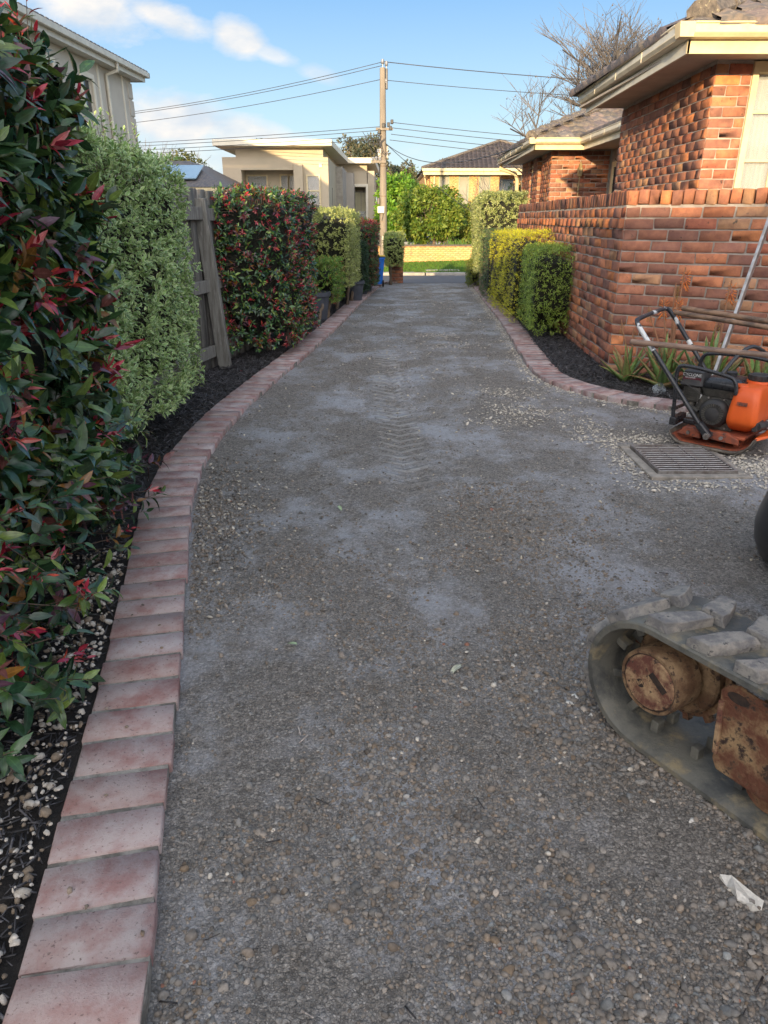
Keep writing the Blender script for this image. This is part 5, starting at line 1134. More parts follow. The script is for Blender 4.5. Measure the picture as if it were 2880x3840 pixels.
for i in range(28):
    an = 2 * PI * i / 28; c_, s_ = math.cos(an), math.sin(an); p = np.array(K(-.04 + .053 * c_, -.183, .205 + .053 * s_)); ax = np.array((*(U * c_), s_)); tx_ = np.array((*(U * -s_), c_))
    MB().obox(p, (ax, tx_, (*Vv, 0)), (.010, .0028, .003)).build('cooling_fin', 'dirtymetal', RC)
MB().lathe([(.093, 0), (.10, .02), (.093, .04)], K(-.04, -.09, .205), a_, 26).build('blower_housing', 'dirtymetal', EN, 'flat')
AF = MB().loft([[K(-.20 + a, -.07 + b, z) for a, b in rrect(w, d, .02)] for z, w, d in ((.345, .066, .075), (.352, .07, .08), (.365, .066, .076), (.43, .058, .066), (.437, .05, .058))]).build('air_filter', 'blackplastic', EN, 'flat')
MB().loft([[K(-.195 + a, -.07 + b, z) for a, b in rrect(w, d, .02)] for z, w, d in ((.25, .05, .06), (.34, .055, .065))]).build('carburettor', 'dirtymetal', EN, 'flat', bevel=.003)
for i in range(5): MB().obox(K(-.195, -.131, .265 + i * .014), ((*U, 0), (*Vv, 0), (0, 0, 1)), (.035, .006, .003)).build('louvre', 'dirtymetal', EN)
MB().obox(K(-.20, -.142, .385), ((*U, 0), (*Vv, .12), (0, 0, 1)), (.052, .001, .012)).build('label_plate', 'maroon', AF)
def text(s, size, loc, xax, zax, mat, parent, ext=.0004):
    cu = bpy.data.curves.new('lettering', 'FONT'); cu.body = s; cu.size = size; cu.extrude = ext; cu.align_x = 'CENTER'; tmp = bpy.data.objects.new('tmp', cu); C.objects.link(tmp)
    me = bpy.data.meshes.new_from_object(tmp); bpy.data.objects.remove(tmp); me.materials.clear(); me.materials.append(MT[mat] if isinstance(mat, str) else mat); me.name = 'lettering'
    x = Vector(xax).normalized(); z = Vector(zax).normalized(); y_ = x.cross(z); o = put('lettering', me, parent)
    o.matrix_basis = Matrix.Translation(Vector(loc) - Vector(wloc(parent).tolist())) @ Matrix((x, z, -y_ * -1)).transposed().to_4x4() if False else Matrix.Translation(Vector(loc) - Vector(wloc(parent).tolist())) @ Matrix((x, z, x.cross(z))).transposed().to_4x4()
    return o
MB().obox(K(-.20, -.1385, .408), ((*U, 0), (*Vv, .12), (0, 0, 1)), (.050, .001, .014)).build('label_face', 'blackplastic', AF)
text('CYCLONE', .024, K(-.203, -.1420, .404), (*U, 0), (*(Vv * .12), 1), 'white', AF, .0008); text('AIR CLEANER', .010, K(-.212, -.1445, .3925), (*U, 0), (*(Vv * .12), 1), 'white', AF, .0006)
MB().obox(K(-.145, -.115, .265), ((*U, 0), (*Vv, 0), (0, 0, 1)), (.012, .003, .035)).build('paper_tag', 'white', EN)
MB().tube([K(-.19, -.09, .25), K(-.20, -.11, .215)], .024, 10).tube([K(-.19, -.12, .22), K(-.13, -.15, .20)], .012, 8).build('fuel_bowl', 'dirtymetal', EN, 'flat')
MB().loft([[K(-.02 + a, .13 + b, z) for a, b in rrect(.10, .05, .02)] for z in (.28, .36)]).build('muffler', 'dirtymetal', EN, 'flat')
# water tank at the front end
secs = []
for z, w, d, cu_, r_ in ((.105, .045, .10, .10, .02), (.14, .065, .16, .115, .03), (.175, .085, .215, .13, .035), (.22, .085, .218, .13, .035), (.33, .078, .205, .132, .04), (.375, .066, .185, .134, .045), (.392, .045, .16, .135, .035)):
    secs.append([K(cu_ + a, b - .005, z) for a, b in rrect(w, d, r_, 5)])
WT = MB().loft(secs).build('water_tank', 'orange', cp, 'all'); sm_ = WT.modifiers.new('round', 'SUBSURF'); sm_.levels = 1; sm_.render_levels = 2
MB().lathe([(.075, 0), (.072, .012)], K(.13, .03, .388), (0, 0, 1), 24).build('filler_neck', 'orange', WT, 'flat')
cpn = MB(); nn = 24; cpn.lathe([(.060, 0), (.062, .004), (.062, .032), (.050, .036), (.046, .030)], K(.13, .03, .400), (0, 0, 1), 28); CP = cpn.build('cap', 'blackplastic', WT, 'flat')
for i in range(14):
    an = 2 * PI * i / 14; p = K(.13, .03, .418); MB().obox((p[0] + .063 * math.cos(an), p[1] + .063 * math.sin(an), p[2]), ((math.cos(an), math.sin(an), 0), (-math.sin(an), math.cos(an), 0), (0, 0, 1)), (.003, .005, .014)).build('cap_grip', 'blackplastic', CP)
MB().lathe([(.034, 0), (.030, .014)], K(.085, -.13, .380), (0, 0, 1), 16).build('plug', 'orange', WT, 'flat')
MB().obox(K(.205, -.13, .17), ((*U, 0), (*Vv, 0), (0, 0, 1)), (.014, .06, .026)).build('outlet_recess', 'blackplastic', WT, bevel=.005)
MB().tube([K(.21, -.16, .17), K(.225, -.10, .165), K(.225, -.02, .16)], [.024, .026, .02], 12).tube([K(.225, -.02, .16), K(.23, .14, .17)], .008, 8).build('tap', 'blackplastic', cp, 'flat')

MB().tube(smoothpath([K(-.12, -.14, .30), K(-.20, -.20, .36), K(-.30, -.255, .42), K(-.42, -.262, .57)]), .003, 6).build('throttle_cable', 'blackplastic', cp, 'all')
MB().tube(smoothpath([K(.225, .0, .16), K(.25, .08, .12), K(.21, .12, .09), K(.12, .10, .10)]), .006, 8).build('water_hose', 'galv', cp, 'all')
for u, z in ((-.09, .29), (.0, .29), (-.09, .12), (.03, .12)): MB().lathe([(.006, 0), (.006, .005)], K(u, -.131, z), (-Vv[0], -Vv[1], 0), 6).build('screw', 'galv', EN)
MB().obox(K(.125, -.222, .30), ((*U, 0), (*Vv, 0), (0, 0, 1)), (.028, .0015, .010)).build('label_scar', 'rustorange', WT)

# long tools resting over the handle, heads in a wheelbarrow beyond the frame
wb = thing('wheelbarrow', (3.35, 3.95, 0), 'wheelbarrow standing beyond the compactor with tool heads in its tray', 'wheelbarrow')
MB().loft([[(3.35 + a * s, 3.95 + b * s, z) for a, b in rrect(.33, .42, .08)] for z, s in ((.36, .55), (.58, 1), (.59, 1.03), (.585, .98), (.38, .53))]).build('tray', 'machine', wb, 'flat')
MB().lathe([(.06, -.03), (.17, -.035), (.18, 0), (.17, .035), (.06, .03)], (3.35, 4.55, .18), (1, 0, 0), 24).build('wheel', 'tyre', wb, 'flat')
for sx in (-1, 1):
    MB().tube([(3.35 + sx * .05, 4.55, .18), (3.35 + sx * .12, 4.3, .32), (3.35 + sx * .22, 3.6, .40), (3.35 + sx * .26, 3.1, .52)], .018, 8).build('frame_bar', 'black', wb, 'flat'); MB().tube([(3.35 + sx * .22, 3.75, .38), (3.35 + sx * .24, 3.7, 0)], .014, 8).build('leg', 'black', wb, 'flat')
def tool(p, q, hm, lab, r=.016, sock=True):
    p = np.array(p); q = np.array(q); d = (q - p) / np.linalg.norm(q - p); t = thing('shovel', tuple(map(float, q)), lab, 'shovel', 'long handled tools lying over the compactor')
    e = q - d * .25; h = MB().tube([p, p + d * .01, p + (e - p) * .5 + (0, 0, .006), e], [r * .8, r, r, r * 1.02], 12).build('shaft', hm, t, 'flat')
    MB().tube([e - d * .22, e, q], [r * 1.08, r * 1.1, r * .9], 12).build('socket', 'galv', t, 'flat')
    w = np.cross(d, (0, 0, 1.)); w /= np.linalg.norm(w); up = np.cross(w, d); secs = []
    for s, ww in ((0, .02), (.03, .09), (.2, .11), (.27, .06), (.30, .01)): c = q + d * s; secs.append([c - w * ww + up * .02, c + up * 0, c + w * ww + up * .02, c + w * ww + up * .017, c - up * .004, c - w * ww + up * .017])
    MB().loft(secs).build('blade', 'galv', t)
tool((1.86, 4.70, .725), (3.06, 4.10, .56), 'handle', 'shovel with dark brown shaft, front one of the close pair above the engine')
tool((1.93, 4.76, .745), (3.16, 4.18, .58), 'handle', 'shovel with dark brown shaft, rear one of the close pair above the engine', .017)
tool((1.365, 4.0, .650), (3.05, 3.80, .50), 'handle2', 'shovel with pale brown shaft lying lowest across the black handle', .015)
# aluminium screed leaning on the wall
p = np.array((2.39, 5.2, .02)); q_ = np.array((2.89, 5.66, 1.55)); d = (q_ - p) / np.linalg.norm(q_ - p); w = np.cross(d, (0, 0, 1.)); w /= np.linalg.norm(w); u_ = np.cross(w, d)
tag(MB().obox((p + q_) / 2, (d, w, u_), (np.linalg.norm(q_ - p) / 2, .011, .022)).build('screed_bar', 'steel', None, bevel=.002), 'long square aluminium bar leaning against the low brick wall', 'bar')

# ---------------------------------------------------------------- excavator (two rubber tracks and the machine above, beyond the frame)
P0 = np.array((.551, 1.627)); dS = np.array((.537, -.844)); nI = np.array((.844, .537))
EX = thing('mini_excavator', (1.0, 1.1, 0), 'small excavator, its muddy rubber track and rusty drive housing in the lower right', 'excavator')
def trackpath(ds=.012, r=.18, L=1.30):
    pts = []; s = r
    while s < L - r: pts.append((s, 2 * r, 0., 1.)); s += ds
    k = int(PI * r / ds)
    for i in range(k): a = PI / 2 - PI * i / k; pts.append((L - r + r * math.cos(a), r + r * math.sin(a), math.cos(a), math.sin(a)))
    s = L - r
    while s > r: pts.append((s, 0., 0., -1.)); s -= ds
    for i in range(k): a = -PI / 2 - PI * i / k; pts.append((r + r * math.cos(a), r + r * math.sin(a), math.cos(a), math.sin(a)))
    return pts
def make_track(off, mside, parent, W_=.25, dark=False):
    def T(s, v, z): p = P0 + dS * s + nI * (off + v); return (p[0], p[1], z + .004)
    path = trackpath(); n = len(path); m = MB(); prof = [(0, .004), (.004, 0), (.03, -.002), (W_ - .03, -.002), (W_ - .004, 0), (W_, .004), (W_, .022), (W_ - .02, .026), (.02, .026), (0, .018)]
    V = [T(s - nx * d_, v, z - nz * d_) for s, z, nx, nz in path for v, d_ in prof]; k = len(prof)
    F = [(i * k + j, i * k + (j + 1) % k, ((i + 1) % n) * k + (j + 1) % k, ((i + 1) % n) * k + j) for i in range(n) for j in range(k)]
    tk = m.add(V, F).build('track_belt', 'blackrub' if dark else 'rubber', parent, 'flat')
    tk['wloc'] = wloc(parent).tolist()
    # outer lugs, two staggered rows
    cum = np.arange(n) * .012; total = n * .012
    def at(c):
        i = int(round((c % total) / .012)) % n; return path[i]
    def lug(c, v0, v1, skew, w, h):
        secs = []
        for lv, sh in ((0, 0), (.35, 0), (1, 0)):
            pass
        ring0, ring1, ring2 = [], [], []
        for t, tw in ((0, w), (.33, w * 1.05), (.66, w * .95), (1, w * .7)):
            v = v0 + (v1 - v0) * t
            a = c + skew * t - tw / 2; b = c + skew * t + tw / 2
            ring0.append((a, b, v))
        def quadring(hh, shrink):
            A_, B_ = [], []
            for t, (a, b, v) in enumerate(ring0):
                mid = (a + b) / 2; e = (b - a) / 2 * (1 - shrink); vv = v + (W_ * .02 if t == 0 else (-W_ * .02 if t == 3 else 0)) * shrink * 2
                for lst, cc in ((A_, mid - e), (B_, mid + e)):
                    s, z, nx, nz = at(cc); lst.append(T(s + nx * hh, vv, z + nz * hh))
            return A_ + B_[::-1]
        mm = MB(); mm.loft([quadring(-.003, 0), quadring(h * .6, .10), quadring(h, .24)]); return mm
    c = 0; i = 0; pitch = total / 26
    for i in range(26):
        for row in (0, 1):
            c = i * pitch + (pitch / 2 if row else 0); s, z, nx, nz = at(c)
            if z < .045: continue
            mm = lug(c, .008, W_ * .54, .050, pitch * .56, .028) if row == 0 else lug(c, W_ * .58, W_ - .008, -.022, pitch * .60, .032)
            mm.build('tread_lug', 'blackrub' if dark else 'duster', tk, 'flat', bevel=.003)
    for i in range(26):          # inner drive lugs
        c = i * total / 26; s, z, nx, nz = at(c); 
        if dark: break
        for v in (.085, .150):
            ax = np.array((*(dS * nz * 1), -nx)); up = np.array((*(dS * nx), nz)); p = np.array(T(s - nx * .040, v, z - nz * .040)); MB().obox(p, ((*(dS * abs(nz)), -nx * np.sign(nz) if abs(nz) > 1e-6 else 1), (*nI, 0), up), (.011, .014, .018)).build('guide_lug', 'rubber', tk, bevel=.003)
    return T, tk
TK, tk1 = make_track(0, 1, EX)
ol = (-nI[0], -nI[1], 0)
cs, cz = .187, .205
def CK(v): return TK(cs, v, cz)
MO = MB().lathe([(.086, 0), (.086, .002), (.084, .006), (.078, .006)][:1] + [(.086, .085), (.083, .089), (.076, .089), (.075, .083)], CK(.10), ol, 40).build('drive_motor', 'rust', EX, 'flat')
MO['wloc'] = wloc(EX).tolist()
CPq = MB().lathe([(.0725, 0), (.0725, .006), (.070, .009)], CK(.0185), ol, 40).build('end_cap', 'rustcap', MO, 'flat')
MB().lathe([(.0728, 0), (.0728, .0022), (.0775, .0022), (.0775, 0)], CK(.0155), ol, 40, cap=False).build('cap_groove', 'darkbrown', MO, 'flat')
MB().lathe([(.118, 0), (.118, .02), (.112, .026)], CK(.145), ol, 36).build('sprocket_flange', 'rust', EX, 'flat')
SPK = MB().lathe([(.135, 0), (.135, .018)], CK(.165), ol, 36).build('sprocket', 'mudrust', EX, 'flat')
SPK['wloc'] = wloc(EX).tolist()
for i in range(14):
    a = 2 * PI * i / 14; p = TK(cs + .140 * math.cos(a), .157, cz + .140 * math.sin(a)); MB().obox(p, ((*(dS * math.cos(a)), math.sin(a)), (*(dS * -math.sin(a)), math.cos(a)), (*nI, 0)), (.012, .009, .009)).build('sprocket_tooth', 'mudrust', SPK)
for i in range(6):
    a = 2 * PI * i / 6 + .3; MB().lathe([(.009, 0), (.009, .008)], TK(cs + .10 * math.cos(a), .124, cz + .10 * math.sin(a)), ol, 6).build('flange_bolt', 'rust', EX)
# cap markings: slot plate and three round bosses
def cap_p(a, b, v=.0105): return TK(cs + a, v, cz + b)
MB().obox(cap_p(.026, .014, .0088), ((*(dS * .83), -.56), (*(dS * .56), .83), (*nI, 0)), (.028, .0085, .0016)).build('name_plate', 'darkbrown', CPq)
for a, b in ((-.008, -.004), (-.036, -.020)): MB().lathe([(.0105, 0), (.0105, .0015), (.0085, .0015), (.0085, .0004), (.004, .0004), (.004, .0012)], cap_p(a, b, .0094), ol, 18).build('boss', 'rustcap', CPq, 'flat')
EM = MB().lathe([(.0115, 0), (.0115, .0006)], cap_p(-.022, -.013, .0094), ol, 20).build('emblem', 'darkbrown', CPq, 'flat')
m = MB()
for i in range(5):
    o_ = -.0075 + i * .0037
    for sg in (-1, 1): m.obox(cap_p(-.022 + o_ * .5 + sg * .0022, -.013 + o_ * .8 + .001, .0086), ((*(dS * .75), .5 * sg), (*(dS * -.5 * sg), .75), (*nI, 0)), (.0034, .0006, .0006))
m.build('emblem_stripes', 'rustcap', CPq)
# track frame with slotted upper corner
fr = [(.37, .10), (.385, .075), (.93, .075), (.97, .10), (.97, .27), (.93, .31), (.44, .312), (.40, .318), (.375, .310), (.358, .285), (.364, .22), (.378, .18)]
MB().loft([[TK(s, v, z) for s, z in fr] for v in (.028, .036)] ).build('track_frame', 'mudrust', EX, 'flat', bevel=.004)
MB().loft([[TK(s, v, z) for s, z in ((.42, .09), (.95, .09), (.95, .27), (.42, .27))] for v in (.037, .20)]).build('track_frame_box', 'mudrust', EX, bevel=.01)
MB().loft([[TK(.402 + .026 * math.cos(a) , v, (.286 + .013 * math.sin(a))) for a in np.linspace(0, 2 * PI, 17)[:-1]] for v in (.0265, .0278)]).build('slot', 'darkbrown', EX)
MB().loft([[TK(.362 + .0 * i + a, .020, z) for a, z in ((0, .262), (.012, .262), (.016, .20), (.022, .12), (.010, .12), (.004, .20))] for i in (0,)] + [[TK(.362 + a, .03, z) for a, z in ((0, .262), (.012, .262), (.016, .20), (.022, .12), (.010, .12), (.004, .20))]]).build('frame_rib', 'rustcap', EX, bevel=.002)
for s in (.56, .80): MB().lathe([(.030, 0), (.030, .006), (.018, .008), (.018, .03), (.012, .032)], TK(s, .026, .115), ol, 20).build('roller_bolt', 'rustcap', EX, 'flat')
for s in (.50, .68, .86): MB().lathe([(.055, 0), (.055, .15)], TK(s, .20, .085), ol, 20).build('roller', 'mudrust', EX, 'flat')
MB().lathe([(.14, 0), (.14, .03), (.06, .05)], TK(1.12, .15, .182), ol, 28).build('idler_wheel', 'mudrust', EX, 'flat')
text('6A', .014, TK(.545, -.0006 + .0135, .0285), (*dS, 0), (0, 0, 1), 'rubber', tk1, .0003) if False else None
# far track and upper machine (mostly outside the frame)
TF, tk2 = make_track(.98, 1, EX, dark=True)
MB().loft([[TF(s, v, z) for s, z in ((.30, .09), (.95, .09), (.95, .27), (.30, .27))] for v in (.03, .2)]).build('track_frame_box', 'mudrust', EX)
MB().loft([[TK(s, v, z) for s, z in ((.50, .16), (.95, .16), (.95, .30), (.50, .30))] for v in (.21, 1.0)]).build('cross_frame', 'mudrust', EX, bevel=.01)
MB().lathe([(.24, 0), (.24, .10)], TK(.74, .62, .30), (0, 0, 1), 28).build('slew_ring', 'black', EX, 'flat')
MB().loft([[(*(P0 + dS * (.90 + a) + nI * (.62 + b)), z) for a, b in rrect(w, .46, .15)] for z, w in ((.42, .40), (.95, .40), (1.05, .34))]).build('body', 'machine', EX, 'flat', bevel=.01)

# round black tub at the right edge
t = thing('tub', (1.74, 2.52, 0), 'black round bellied rubber tub cut by the right edge of the picture', 'tub')
MB().lathe([(.19, 0), (.235, .03), (.262, .09), (.27, .15), (.263, .21), (.24, .31), (.215, .40), (.205, .46), (.215, .465), (.215, .48), (.197, .48), (.20, .44), (.22, .3), (.17, .03)], (1.74, 2.52, 0), n=48).build('bowl', 'blackrub', t, 'flat')
for a in (0, PI): MB().tube(smoothpath([(1.74 + .205 * math.cos(a + k), 2.52 + .205 * math.sin(a + k), .47 + h) for k, h in ((-.25, 0), (-.22, .05), (.22, .05), (.25, 0))]), .010, 8).build('handle', 'blackrub', t, 'all')

# ---------------------------------------------------------------- house behind the camera (its shadow falls over the near driveway)
BH = thing('neighbour_house', (0, -13, 0), 'long low house standing behind the camera at the head of the driveway', 'house')
MB().box((-15, -17, -.1), (15, -9.4, 2.45)).build('wall', 'brick', BH, col=True)
m = MB(); ridge = 3.62
m.add([(-15.6, -8.8, 2.45), (15.6, -8.8, 2.45), (15.6, -13, ridge), (-15.6, -13, ridge), (-15.6, -17.6, 2.45), (15.6, -17.6, 2.45), (-15.6, -8.8, 2.36), (15.6, -8.8, 2.36), (15.6, -17.6, 2.36), (-15.6, -17.6, 2.36)], [(0, 1, 2, 3), (3, 2, 5, 4), (0, 6, 7, 1), (4, 5, 8, 9), (6, 9, 8, 7), (1, 7, 8, 5, 2), (0, 3, 4, 9, 6)])
m.build('roof', 'ridge', BH)
for x in (-9, -4, 4, 9):
    w = MB().box((x - .9, -9.41, .9), (x + .9, -9.36, 2.1)).build('window', 'cream', BH); MB().box((x - .82, -9.355, .98), (x + .82, -9.35, 2.02)).build('pane', 'dglass', w)
d_ = MB().box((-.45, -9.41, 0), (.45, -9.35, 2.05)).build('door', 'cream', BH); MB().lathe([(.02, 0), (.03, .04)], (.35, -9.35, 1.0), (0, 1, 0), 10).build('handle', 'brass', d_)

# ---------------------------------------------------------------- two storey rendered house on the left
LH = thing('rendered_house', (-7.2, 24.3, -.5), 'two storey stone coloured rendered house with pale eaves rising over the left hedge', 'house')
def LX(y): return -7.52 + .05 * (y - 24.3)
def lbox(m, a0, a1, y0, y1, z0, z1):      # box following the house line; a = offset from wall plane, + towards the drive
    V = [(LX(y) + a, y, z) for z in (z0, z1) for a, y in ((a0, y0), (a1, y0), (a1, y1), (a0, y1))]; return m.add(V, [(0, 3, 2, 1), (4, 5, 6, 7), (0, 1, 5, 4), (1, 2, 6, 5), (2, 3, 7, 6), (3, 0, 4, 7)])
wins = [(20.9, 21.5, 3.85, 4.65), (18.9, 19.35, 3.85, 4.65), (16.6, 17.2, 3.7, 4.5)]
m = MB(); y = 9.0; edges = sorted(wins)
for (a, b, z0_, z1_) in edges: 
    lbox(m, -8, 0, y, a, -.6, 5.14); lbox(m, -8, 0, a, b, -.6, z0_); lbox(m, -8, 0, a, b, z1_, 5.14); y = b
lbox(m, -8, 0, y, 24.3, -.6, 5.14); m.build('wall', 'house_render', LH)
for (a, b, z0_, z1_) in wins:
    w = MB(); f = .12
    for q in ((a - f, a, z0_ - f, z1_ + f), (b, b + f, z0_ - f, z1_ + f), (a, b, z1_, z1_ + f), (a, b, z0_ - f, z0_)): lbox(w, 0, .035, *q)
    w = w.build('window', 'whitetrim', LH, bevel=.006); lbox(MB(), -.10, -.08, a, b, z0_, z1_).build('pane', 'dglass', w)
    g = MB(); lbox(g, -.075, -.05, a, a + .04, z0_, z1_); lbox(g, -.075, -.05, b - .04, b, z0_, z1_); lbox(g, -.075, -.05, a + .04, b - .04, z1_ - .04, z1_); g.build('frame', 'gutterwhite', w)
for i in range(12):
    z = -.5 + i * .46; q = MB(); lbox(q, -.35, .03, 24.0, 24.33, z + .01, z + .42); q.build('quoin', 'house_render', LH, bevel=.012)
m = MB(); lbox(m, -.1, .32, 9, 24.62, 5.08, 5.12); m.build('soffit', 'gutterwhite', LH)
m = MB(); lbox(m, .30, .33, 9, 24.65, 5.06, 5.25); lbox(m, -8, .33, 24.62, 24.65, 5.06, 5.25); m.build('fascia', 'gutterwhite', LH)
m = MB(); lbox(m, .33, .45, 9, 24.77, 5.18, 5.32); lbox(m, -8, .45, 24.65, 24.77, 5.18, 5.32); m.build('gutter', 'gutterwhite', LH, bevel=.015)
m = MB(); m.add([(LX(9) + .38, 9, 5.32), (LX(24.85) + .38, 24.85, 5.32), (LX(24.85) - 4, 20.4, 7.2), (LX(9) - 4, 9, 7.2), (LX(24.85) - 8.5, 24.85, 5.32)], [(0, 1, 2, 3), (1, 4, 2)]); RL = m.build('roof', 'tile', LH, col=True)
m = MB()
for i in range(70): y = 9.1 + i * .225; m.tube([(LX(y) + .39, y - .07, 5.335), (LX(y) + .39, y + .08, 5.34)], .035, 6)
o = m.build('tile_edge', 'tile', RL, col=True); 
m = MB(); yy = 22.4; m.tube([(LX(yy) + .38, yy, 5.2), (LX(yy) + .38, yy, 5.0), (LX(yy) + .06, yy, 4.9), (LX(yy) + .06, yy, 4.7), (LX(yy) + .06, yy, -.5)], .05, 8); m.build('downpipe', 'gutterwhite', LH, 'flat')
m = MB(); lbox(m, .0, .02, 21.9, 22.0, -.5, 5.08); lbox(m, .0, .02, 23.6, 23.68, -.5, 5.08); m.build('control_joint', 'whitetrim', LH)

# ---------------------------------------------------------------- far houses across the street
def bx3(m, x0, x1, y0, y1, z0, z1): return m.box((x0, y0, z0), (x1, y1, z1))
FHs = thing('modern_house', (-5.3, 38.8, -.9), 'larger flat roofed beige rendered house with white roof slab, left of the pole', 'house')
m = MB(); F0 = 38.8
bx3(m, -7.95, -7.05, F0, 55, -1, 4.07); bx3(m, -7.05, -4.45, F0, 39.3, 3.5, 4.07); bx3(m, -4.0, -2.75, F0, 55, -1, 4.07); bx3(m, -7.05, -4.0, F0 + 1.2, 54.9, -1, 4.0701); bx3(m, -7.05, -4.45, F0, 39.3, -1, 2.0)
m.build('wall', 'beige', FHs)
MB().box((-4.45, F0 + .01, 3.75), (-4.0, F0 + 1.1, 4.069)).build('wall', 'beige', FHs); MB().box((-4.45, F0 - .18, -1), (-4.0, F0 + 1.2, 3.75)).build('pillar', 'beige', FHs, bevel=.02)
m = MB(); bx3(m, -7.3, -3.0, F0 + .15, 54.5, 4.07, 4.50); m.build('upper_band', 'beige', FHs)
MB().loft([[(-8.2, 38.0, z), (-2.5, 38.0, z), (-2.1, 54.5, z), (-8.2, 54.5, z)] for z in (4.50, 4.78)]).build('roof', 'whitetrim', FHs, bevel=.02)
m = MB(); bx3(m, -2.75, -2.35, 44.5, 50.5, -1, 4.0); m.build('side_column', 'concrete', FHs); m = MB(); bx3(m, -2.35, -1.9, 48.5, 56, -1, 3.9); bx3(m, -2.749, -1.9, 50.6, 51, -1, 3.0); m.build('side_wing', 'beigegrey', FHs)
MB().box((-2.75, 41.4, 1.2), (-2.74, 41.6, 2.8)).build('slit_window', 'dglass', FHs); MB().box((-1.9, 50.2, .4), (-1.88, 52, 2.9)).build('side_window', 'dglass', FHs)
for x0, x1, z0_, z1_, y_ in ((-6.95, -6.0, 1.9, 3.28, F0 + 1.15), (-5.25, -4.92, 1.8, 3.30, F0 + 1.15), (-4.83, -4.50, 1.8, 3.30, F0 + 1.15), (-3.78, -3.22, 1.9, 3.22, F0 - .04)):
    w = MB(); f = .07; w.box((x0 - f, y_ - .03, z0_ - f), (x0, y_ + .05, z1_ + f)).box((x1, y_ - .03, z0_ - f), (x1 + f, y_ + .05, z1_ + f)).box((x0, y_ - .03, z1_), (x1, y_ + .05, z1_ + f)).box((x0, y_ - .03, z0_ - f), (x1, y_ + .05, z0_)).box((x0, y_ - .02, (z0_ + z1_) / 2 - .03), (x1, y_ + .04, (z0_ + z1_) / 2 + .03)); w = w.build('window', 'cream', FHs)
    MB().box((x0, y_ + .01, z0_), (x1, y_ + .03, z1_)).build('pane', 'glass', w)
    c_ = MB(); nn = 24; V = [(x0 + (x1 - x0) * i / nn, y_ + .055 + .012 * math.sin(i * 1.6), z) for z in (z0_, z1_) for i in range(nn + 1)]; c_.add(V, [(i, i + 1, nn + 2 + i, nn + 1 + i) for i in range(nn)]); c_.build('curtain', 'curtain', w)
MB().box((-3.2, F0 - .08, 3.6), (-3.05, F0, 3.78)).build('wall_light', 'whitetrim', FHs, bevel=.02)
F2 = thing('modern_house', (-1.9, 52, -1), 'flat roofed beige house with tall windows painted reflection yellow, right one behind the first', 'house')
m = MB(); y2 = 50.6; bx3(m, -5.0, -1.95, y2, 62, -1.1, 4.1); bx3(m, -1.95, -1.05, y2 - .3, y2 + .4, 3.15, 4.1); bx3(m, -1.10, -.62, y2 - .3, 62, -1.1, 4.1); bx3(m, -1.95, -1.10, y2 + .9, 61.9, -1.1, 4.09); bx3(m, -1.95, -1.10, y2 - .3, y2 + .9, .30, 1.0); m.build('wall', 'beige', F2)
bx3(MB(), -4.8, -1.1, y2, 61, 4.1, 4.52).build('upper_band', 'beige', F2); MB().loft([[(-5.2, 49.8, z), (-.55, 49.8, z), (-.35, 61, z), (-5.2, 61, z)] for z in (4.52, 4.83)]).build('roof', 'whitetrim', F2)
MB().box((-1.17, y2 - .45, -1.1), (-1.03, y2 + .2, 3.3)).box((-1.93, y2 - .42, 3.18), (-1.03, y2 - .3, 3.34)).build('portal', 'whitetrim', F2)
w = MB().box((-1.93, y2 + .82, 1.02), (-1.12, y2 + .88, 2.95)).build('window', 'beigegrey', F2)
for x in (-1.88, -1.50): MB().box((x, y2 + .80, 1.08), (x + .34, y2 + .815, 2.88)).build('pane', 'skyglass', w)
MB().box((-1.93, y2 - .26, 1.0), (-1.12, y2 - .24, 1.72)).build('glass_balustrade', 'glass', F2); MB().box((-1.96, y2 - .34, .72), (-1.05, y2 - .28, .98)).build('balcony_band', 'whitetrim', F2)
for i in range(6): MB().lathe([(.025, 0), (.025, .02)], (-1.85 + (i % 3) * .24, y2 - .34, .80 + (i // 3) * .1), (0, -1, 0), 6).build('fixing', 'steel', F2)
MB().box((-1.93, y2 + .7, -1), (-1.12, y2 + .8, .3)).build('dark_entry', 'darkroom', F2); MB().box((-1.7, y2 + .5, -1), (-1.4, y2 + .65, -.1)).build('entry_panel', 'whitetrim', F2)
G = thing('garage', (.3, 56, -1), 'pale garage wall with white door low behind the power pole', 'garage'); MB().box((-.6, 55, -1.1), (3.2, 61, 1.45)).build('wall', 'whitetrim', G); MB().box((-.45, 54.96, -1), (1.0, 55, .85)).build('door', 'concrete', G); MB().box((1.4, 54.95, -.1), (2.4, 55, .9)).build('window', 'dglass', G)
